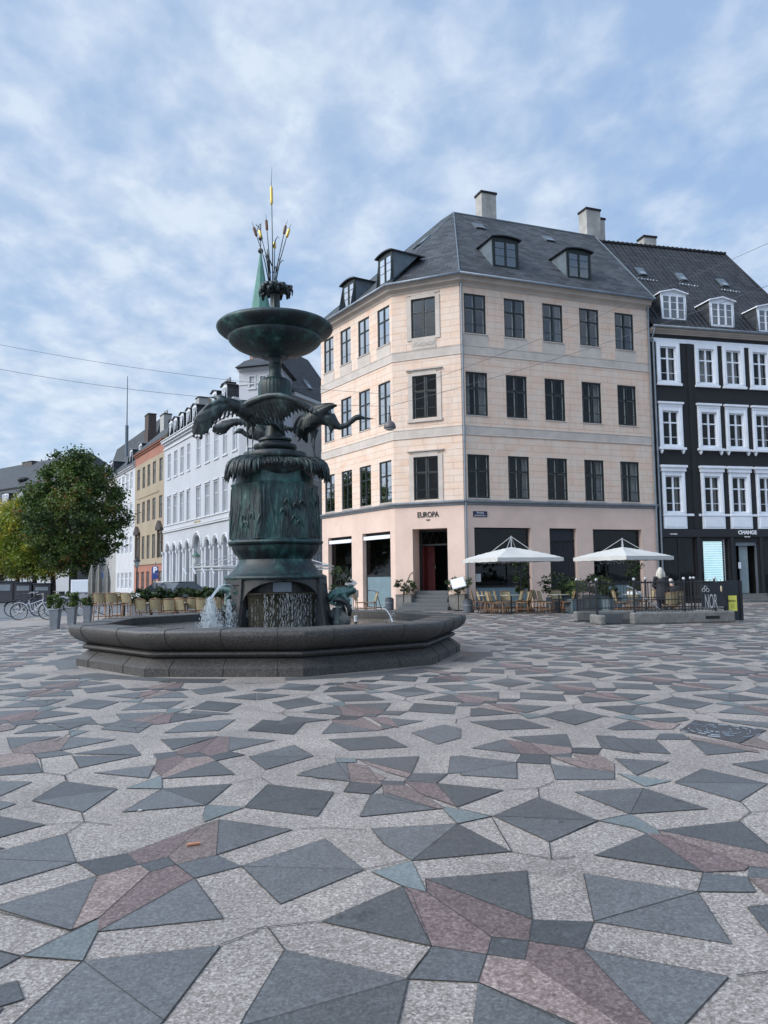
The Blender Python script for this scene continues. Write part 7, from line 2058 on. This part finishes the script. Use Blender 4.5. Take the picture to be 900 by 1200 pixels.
q = MB(); q.lathe([(.17, zl - .005), (.12, zl - .06), (.02, zl - .08)], 20, (lamp.x, LY)); q.build('diffuser', M_['curtain'], hl, smooth=True)
M_['lampgreen'] = simple('lamp_green', (.05, .11, .085), .5, .1)
M_['frost'] = simple('frosted_lamp_glass', (.50, .54, .52), .3, .05)
def street_lamp(u, Y, vt, label, green):
    g = at(u, 690, Y); t = thing('street_lamp', label, 'street lamp', (g.x, Y, 0), group='street lamps on the left side'); zt_ = at(u, vt, Y).z
    q = MB(); q.tube([(g.x, Y, 0), (g.x, Y, .9), (g.x, Y, .92), (g.x, Y, zt_ - .85)], [.09, .08, .055, .045], 8); q.build('post', M_['blackmetal'], t, smooth=True, angle=40)
    q = MB(); q.lathe([(.08, zt_ - .85), (.16, zt_ - .70), (.22, zt_ - .35), (.20, zt_ - .33)], 8, (g.x, Y)); q.build('lantern', M_['frost'], t)
    q = MB(); q.lathe([(.28, zt_ - .35), (.27, zt_ - .30), (.12, zt_ - .16), (.05, zt_ - .12), (.04, zt_ - .02), (.01, zt_)], 12, (g.x, Y)); q.build('hood', M_['lampgreen'] if green else M_['blackmetal'], t, smooth=True, angle=40)
street_lamp(229.3, 47, 645.5, 'street lamp with green hood in front of the white arcade', True)
street_lamp(160.3, 60, 652.5, 'street lamp with dark hood in front of the ochre house', False)
Y = 46; g = at(181.7, 671, Y); t = thing('parking_sign', 'blue parking sign with white P before the red ground floor of the ochre house', 'sign', (g.x, Y, 0))
q = MB(); q.tube([(g.x, Y + .05, 0), (g.x, Y + .05, g.z + .6)], .03, 6); q.build('post', M_['zinc'], t)
zt_, zb2 = at(181, 664, Y).z, at(181, 678.5, Y).z; w_ = .19
M_['signblue'] = simple('sign_blue', (.02, .05, .20), .4, .05)
q = MB(); q.box(g.x - w_, g.x + w_, Y - .01, Y + .01, zb2 + .30, zt_); q.box(g.x - w_, g.x + w_, Y - .01, Y + .01, zb2, zb2 + .28); b0 = q.build('board', M_['signblue'], t)
text('P', .46, Matrix.Translation((g.x, Y - .013, (zt_ + zb2 + .30) / 2)), M_['whitelet'], b0, 'lettering', ext=.002, bold=.02)
Y = 40; g = at(117, 675, Y); t = thing('street_name_sign', 'small blue direction sign under the edge of the dark tree crown', 'sign', (g.x, Y, 0))
q = MB(); q.tube([(g.x, Y + .04, 0), (g.x, Y + .04, g.z + .2)], .025, 6); q.build('post', M_['zinc'], t)
q = MB(); q.box(g.x - .16, g.x + .16, Y - .01, Y + .01, g.z - .12, g.z + .16); q.build('board', M_['signblue'], t)

# ================================================================= CAR AND BICYCLES
def car(u, Y, rz, col, label, name='parked_car'):
    g = at(u, 690, Y); t = thing(name, label, 'car', (g.x, Y, 0), rz=rz, group='cars parked in the side street'); M = Matrix.Translation((g.x, Y, 0)) @ Matrix.Rotation(rz, 4, 'Z'); sec = [(-2.1, .32, .55, .80), (-2.0, .22, .72, .86), (-1.1, .20, .86, .88), (-.9, .2, .88, .88), (1.5, .2, .92, .88), (2.0, .24, .86, .84), (2.1, .35, .6, .78)]
    q = MB(M); rings = []
    for x, zb, zt2_, hw in sec: rings.append(q.add([(x, -hw, zb), (x, -hw, zt2_ - .15), (x, -hw + .1, zt2_), (x, hw - .1, zt2_), (x, hw, zt2_ - .15), (x, hw, zb)]))
    for a, b_ in zip(rings, rings[1:]):
        for j in range(6): q.idx((a + j, a + (j + 1) % 6, b_ + (j + 1) % 6, b_ + j))
    q.idx([rings[0] + j for j in range(6)]); q.idx([rings[-1] + j for j in range(6)][::-1]); q.build('body', simple(name + '_paint', col, .25, .04), t, smooth=True, angle=35)
    q = MB(M); cs_ = [(-1.15, .87, .80), (-.35, 1.36, .62), (1.0, 1.40, .60), (1.8, .92, .74)]; rings = []
    for x, z, hw in cs_: rings.append(q.add([(x, -hw, z), (x, hw, z), (x, hw + .1 * (z > 1), .86), (x, -hw - .1 * (z > 1), .86)]))
    for a, b_ in zip(rings, rings[1:]):
        for j in range(4): q.idx((a + j, a + (j + 1) % 4, b_ + (j + 1) % 4, b_ + j))
    q.build('glasshouse', simple('car_glass', (.02, .025, .03), .08, .1, spec=1), t)
    q = MB(M); q.box(-.32, .98, -.58, .58, 1.385, 1.43); q.build('roof', simple(name + '_roof', col, .25, .04), t, bevel=.03)
    for x in (-1.35, 1.35):
        for y in (-.80, .80):
            q = MB(M); 
            q.tube([(x, y - .1, .32), (x, y + .1, .32)], .32, 18); o = q.build('wheel', M_['blackmetal'], t); q = MB(M); q.tube([(x, y - .105, .32), (x, y + .105, .32)], .19, 12); q.build('rim', M_['zinc'], o)
    for y in (-.6, .6):
        q = MB(M); q.ball((-2.06, y, .66), .12, sc=(.5, 1.3, .7)); q.build('headlight', M_['white'], t)
car(205, 45.5, R(62), (.10, .11, .12), 'dark grey parked car seen over the hedge planters')
car(193.5, 47.5, R(62), (.55, .56, .58), 'pale parked car mostly hidden behind the dark one', 'pale_car')
def bicycle(u, v_, rz, col, label, basket=False, box=None, Y=None):
    g = G(u, v_) if Y is None else Vector((at(u, 700, Y).x, Y, 0)); t = thing('bicycle', label, 'bicycle', tuple(g), rz=rz, group='bicycles parked at the left')
    M = Matrix.Translation(g) @ Matrix.Rotation(rz, 4, 'Z'); fm = simple('frame_paint', col, .3, .05, metal=.3)
    def ringt(x, r_, rad, m_): 
        q = MB(M); pts = [(x + r_ * math.cos(2 * math.pi * k / 24), 0, .34 + r_ * math.sin(2 * math.pi * k / 24)) for k in range(25)]; q.tube(pts, rad, 6, up=(0, 1, 0)); return q
    for x in (-.53, .53):
        o = ringt(x, .325, .020, 0).build('wheel', M_['blackmetal'], t); ringt(x, .300, .008, 0).build('rim', M_['pale_metal'], o)
        q = MB(M)
        for k in range(14): a = 2 * math.pi * k / 14; q.tube([(x, .01, .34), (x + .3 * math.cos(a), 0, .34 + .3 * math.sin(a))], .0022, 3)
        q.tube([(x, -.05, .34), (x, .05, .34)], .02, 6); q.build('spokes', M_['pale_metal'], o)
        q = MB(M); q.tube([(x + .36 * math.cos(a), 0, .34 + .36 * math.sin(a)) for a in [R(20 + k * 14) for k in range(11)]], .022, 5, sq=2, up=(0, 1, 0)); q.build('mudguard', fm, t)
    q = MB(M)
    for a, b_, r_ in (((-.05, 0, .30), (-.17, 0, .80), .018), ((-.05, 0, .30), (.37, 0, .72), .020), ((-.14, 0, .62), (.35, 0, .80), .016), ((-.53, 0, .34), (-.05, 0, .30), .012), ((-.53, .03, .34), (-.15, .02, .72), .011), ((.38, 0, .88), (.35, 0, .70), .02), ((.36, .04, .72), (.53, .04, .34), .014), ((.36, -.04, .72), (.53, -.04, .34), .014)):
        q.tube([a, b_], r_, 6)
    q.build('frame', fm, t)
    q = MB(M); q.tube([(.38, 0, .86), (.36, 0, 1.0)], .014, 5); q.tube([(.18, -.28, 1.02), (.34, -.18, 1.04), (.37, 0, 1.0), (.34, .18, 1.04), (.18, .28, 1.02)], .013, 6); q.build('handlebar', M_['pale_metal'], t)
    q = MB(M); q.tube([(-.17, 0, .80), (-.19, 0, .92)], .013, 5); q.tube([(-.33, 0, .95), (-.2, 0, .955), (-.05, 0, .94)], [.075, .06, .02], 8, sq=.35, up=(0, 0, 1)); q.build('saddle', M_['blackmetal'], t)
    q = MB(M); q.tube([(-.05, -.09, .30), (-.05, .09, .30)], .02, 6); q.tube([(-.05, .07, .30), (.06, .09, .18)], .01, 4); q.box(.02, .12, .07, .15, .16, .18); q.tube([(-.05, -.07, .30), (-.16, -.09, .42)], .01, 4); q.build('crank', M_['blackmetal'], t)
    if basket: q = MB(M); q.box(.42, .70, -.17, .17, .80, 1.02); q.build('basket', M_['blackmetal'], t)
    if box: q = MB(M); q.box(*box); q.build('cargo_box', M_['white'], t, bevel=.03)
bicycle(38.5, 726.5, R(12), (.50, .52, .55), 'silver bicycle in front, parked left of the planters')
bicycle(29, 722.5, R(10), (.02, .02, .022), 'black bicycle behind the silver one', True)
bicycle(34, 719, R(-8), (.03, .03, .05), 'dark bicycle at the back with pale saddle bag')
bicycle(76, 722.5, R(14), (.02, .02, .02), 'black bicycle between the left and the middle planter')
bicycle(96, 718, R(6), (.02, .02, .02), 'black cargo bicycle with large white box behind the right planter', box=(-.45, .42, -.35, .35, .98, 1.60))
bicycle(108, 720.5, R(4), (.15, .02, .02), 'dark red bicycle left of the bar chairs')
bicycle(58, 717, R(20), (.02, .03, .08), 'dark blue bicycle behind the left planter', True)
# dark benches and kiosk shapes under the trees
for k, (u, Y, lb) in enumerate(((7, 58, 'dark street cabinet at the left edge under the yellow trees'), (29, 57, 'dark street cabinet between the trunks of the yellow trees'), (51, 56, 'dark street cabinet left of the big tree trunk'))):
    g = at(u, 700, Y); t = thing('street_cabinet', lb, 'cabinet', (g.x, Y, 0), group='street cabinets under the trees'); q = MB(); q.box(g.x - .6, g.x + .6, Y - .3, Y + .3, .1, 1.55 - .1 * k); q.box(g.x - .66, g.x + .66, Y - .36, Y + .36, 1.55 - .1 * k, 1.63 - .1 * k); q.build('case', M_['gate'], t)
    q = MB(); q.box(g.x - .45, g.x + .45, Y - .32, Y - .30, .9, 1.35 - .1 * k); q.build('door', M_['zinc'], t); q = MB(); q.box(g.x - .5, g.x + .5, Y - .2, Y + .2, 0, .1); q.build('plinth', M_['kerb'], t)

# ================================================================= PEOPLE
M_['skin'] = simple('skin', (.50, .30, .22), .5, .05)
M_['blonde'] = simple('pale_blonde_hair', (.46, .43, .37), .6, .15, 30)
M_['coat'] = simple('black_coat', (.014, .014, .018), .8, .2, 8)
M_['trousers'] = simple('navy_trousers', (.015, .018, .035), .8, .2, 8)
def person(label, x, y, rz, pose, hair, seatz=0.0):
    t = thing('person', label, 'person', (x, y, 0), rz=rz); M = Matrix.Translation((x, y, 0)) @ Matrix.Rotation(rz, 4, 'Z')
    def fin(q, name, mat, vox=.013):
        o = q.build(name, mat, t, recalc=False); rm = o.modifiers.new('join', 'REMESH'); rm.mode = 'VOXEL'; rm.voxel_size = vox; rm.use_smooth_shade = True
        s_ = o.modifiers.new('soft', 'SMOOTH'); s_.factor = .5; s_.iterations = 2; return o
    J = pose; V = Vector
    hd = V(J['head']); nk = V(J['neck']); ch_ = V(J['chest']); pv_ = V(J['pelvis'])
    q = MB(M)          # one continuous body
    q.ball(hd, .095, 14, 10, sc=(.80, .95, 1.18)); q.tube([nk - V((0, 0, .08)), nk, hd - V((0, 0, .05))], [.07, .055, .055], 10)
    fd = V(J['face']).normalized(); sd = V((-fd.y, fd.x, 0)).normalized()
    q.tube([hd + fd * .085 + V((0, 0, .02)), hd + fd * .115 - V((0, 0, .02))], [.010, .017], 6); q.ball(hd + fd * .07 - V((0, 0, .085)), .03)
    for s in (-1, 1): q.ball(hd + sd * s * .085 - V((0, 0, .01)), .022, sc=(.6, .9, 1.4))
    q.tube([pv_ - V((0, 0, .05)), pv_, lerp(pv_, ch_, .45), ch_, nk - V((0, 0, .06))], [.13, .155, .125, .155, .07], 14, sq=.75, up=tuple(fd))
    for s, k in ((-1, 'l'), (1, 'r')):
        sh, el, wr = V(J['sh' + k]), V(J['el' + k]), V(J['wr' + k]); q.tube([ch_ + V((0, 0, .06)), sh, el, wr], [.08, .058, .044, .028], 10)
        hdn = (wr - el).normalized(); sd2 = hdn.orthogonal().normalized(); q.tube([wr, wr + hdn * .08], [.028, .036], 8, sq=.45, up=tuple(hdn.cross(sd2)))
        for f_ in range(4):
            b0_ = wr + hdn * .075 + sd2 * (f_ - 1.5) * .018; cr_ = hdn.cross(sd2) * .02; L_ = (.062, .075, .07, .055)[f_]
            q.tube([b0_, b0_ + hdn * L_ * .55 + cr_ * .4, b0_ + hdn * L_ * .9 + cr_ * 1.4], [.0095, .009, .007], 6)
        q.tube([wr + hdn * .02 + sd2 * .028, wr + hdn * .055 + sd2 * .055, wr + hdn * .085 + sd2 * .058], [.011, .010, .008], 6)
        hp, kn, an = V(J['hp' + k]), V(J['kn' + k]), V(J['an' + k]); q.tube([hp, lerp(hp, kn, .5), kn, lerp(kn, an, .35), an], [.095, .08, .058, .056, .038], 10)
        ft_ = an + V((fd.x, fd.y, 0)) * .16; ft_.z = an.z - .06; q.tube([an - V((0, 0, .04)) - fd * .04, ft_], [.04, .032], 8)
    fin(q, 'body', M_['skin'])
    q = MB(M)
    q.tube([pv_ - V((0, 0, J.get('hem', .25))), pv_, lerp(pv_, ch_, .45), ch_, nk - V((0, 0, .03))], [.215, .195, .165, .19, .085], 16, sq=.78, up=tuple(fd))
    for k in 'lr':
        sh, el, wr = V(J['sh' + k]), V(J['el' + k]), V(J['wr' + k]); q.tube([ch_ + V((0, 0, .06)), sh, el, lerp(el, wr, .93)], [.10, .078, .062, .045], 10)
    fin(q, 'coat', M_['coat'])
    q = MB(M)
    for k in 'lr':
        hp, kn, an = V(J['hp' + k]), V(J['kn' + k]), V(J['an' + k]); q.tube([hp, lerp(hp, kn, .5), kn, an + V((0, 0, .02))], [.115, .10, .075, .062], 10)
    q.ball(pv_, .15); fin(q, 'trousers', M_['trousers'])
    for k in 'lr':
        an = V(J['an' + k]); q = MB(M); ft_ = an + V((fd.x, fd.y, 0)) * .18; q.tube([V((an.x, an.y, .055)) - fd * .06, V((an.x, an.y, .055)), V((ft_.x, ft_.y, .045)), V((ft_.x, ft_.y, .04)) + fd * .03], [.045, .055, .045, .02], 8, sq=.8, up=(0, 0, 1)); fin(q, 'shoe', M_['blackmetal'])
    q = MB(M); q.ball(hd - fd * .018 + V((0, 0, .022)), .108, 16, 10, sc=(.86, .98, 1.14))
    if hair == 'long':
        for s in (-1, 1): q.tube([hd + sd * s * .06 + V((0, 0, .04)), hd + sd * s * .095 - V((0, 0, .07)), hd + sd * s * .11 - fd * .03 - V((0, 0, .20)), hd + sd * s * .09 - fd * .04 - V((0, 0, .29))], [.05, .06, .055, .02], 10)
        q.tube([hd + V((0, 0, .03)) - fd * .05, hd - fd * .08 - V((0, 0, .10)), hd - fd * .09 - V((0, 0, .24)), hd - fd * .08 - V((0, 0, .32))], [.09, .105, .085, .03], 12)
    else: q.ball(hd - fd * .05 - V((0, 0, .02)), .095)
    o = fin(q, 'hair', M_['blonde'])
    q = MB(M)
    for s in (-1, 1): q.ball(hd + fd * .088 + sd * s * .033 + V((0, 0, .012)), .012)
    q.build('eyes', M_['dark'], t); q = MB(M); q.tube([hd + fd * .094 + sd * -.025 - V((0, 0, .052)), hd + fd * .1 - V((0, 0, .052)), hd + fd * .094 + sd * .025 - V((0, 0, .052))], .006, 5); q.build('mouth', M_['warm'], t)
P1 = dict(head=(0, .05, 1.60), neck=(0, 0, 1.46), chest=(0, 0, 1.28), pelvis=(0, -.02, .93), face=(.35, 1, -.15), shl=(-.19, 0, 1.38), ell=(-.25, .05, 1.10), wrl=(-.12, .25, 1.0), shr=(.19, 0, 1.38), elr=(.24, .08, 1.10), wrr=(.12, .27, 1.02),
          hpl=(-.09, 0, .90), knl=(-.10, .02, .50), anl=(-.11, 0, .09), hpr=(.09, 0, .90), knr=(.10, .03, .50), anr=(.12, .02, .09), hem=.30)
g = at(775.5, 700, 27.2); person('person with long pale blonde hair and black coat standing behind the stair railing', g.x, g.y, R(-8), P1, 'long')
P2 = dict(head=(0, .22, 1.20), neck=(0, .08, 1.09), chest=(0, 0, .93), pelvis=(0, -.10, .56), face=(-.5, 1, -.4), shl=(-.18, .02, 1.02), ell=(-.24, .22, .80), wrl=(-.10, .42, .79), shr=(.18, .02, 1.02), elr=(.24, .22, .80), wrr=(.10, .44, .79),
          hpl=(-.09, -.06, .53), knl=(-.12, .36, .52), anl=(-.12, .36, .09), hpr=(.09, -.06, .53), knr=(.12, .36, .52), anr=(.13, .40, .09), hem=.08)
g = at(790, 700, 27.9)
o = copy_tree(ch); o.location = (g.x, g.y - .1, .006); o.rotation_euler = (0, 0, R(190)); o['label'] = 'rattan chair under the seated person in dark clothes'; o['group'] = 'rattan chairs behind the stairwell'
person('person in dark clothes with pale hair sitting bent over a table behind the railing', g.x, g.y, R(10), P2, 'short')
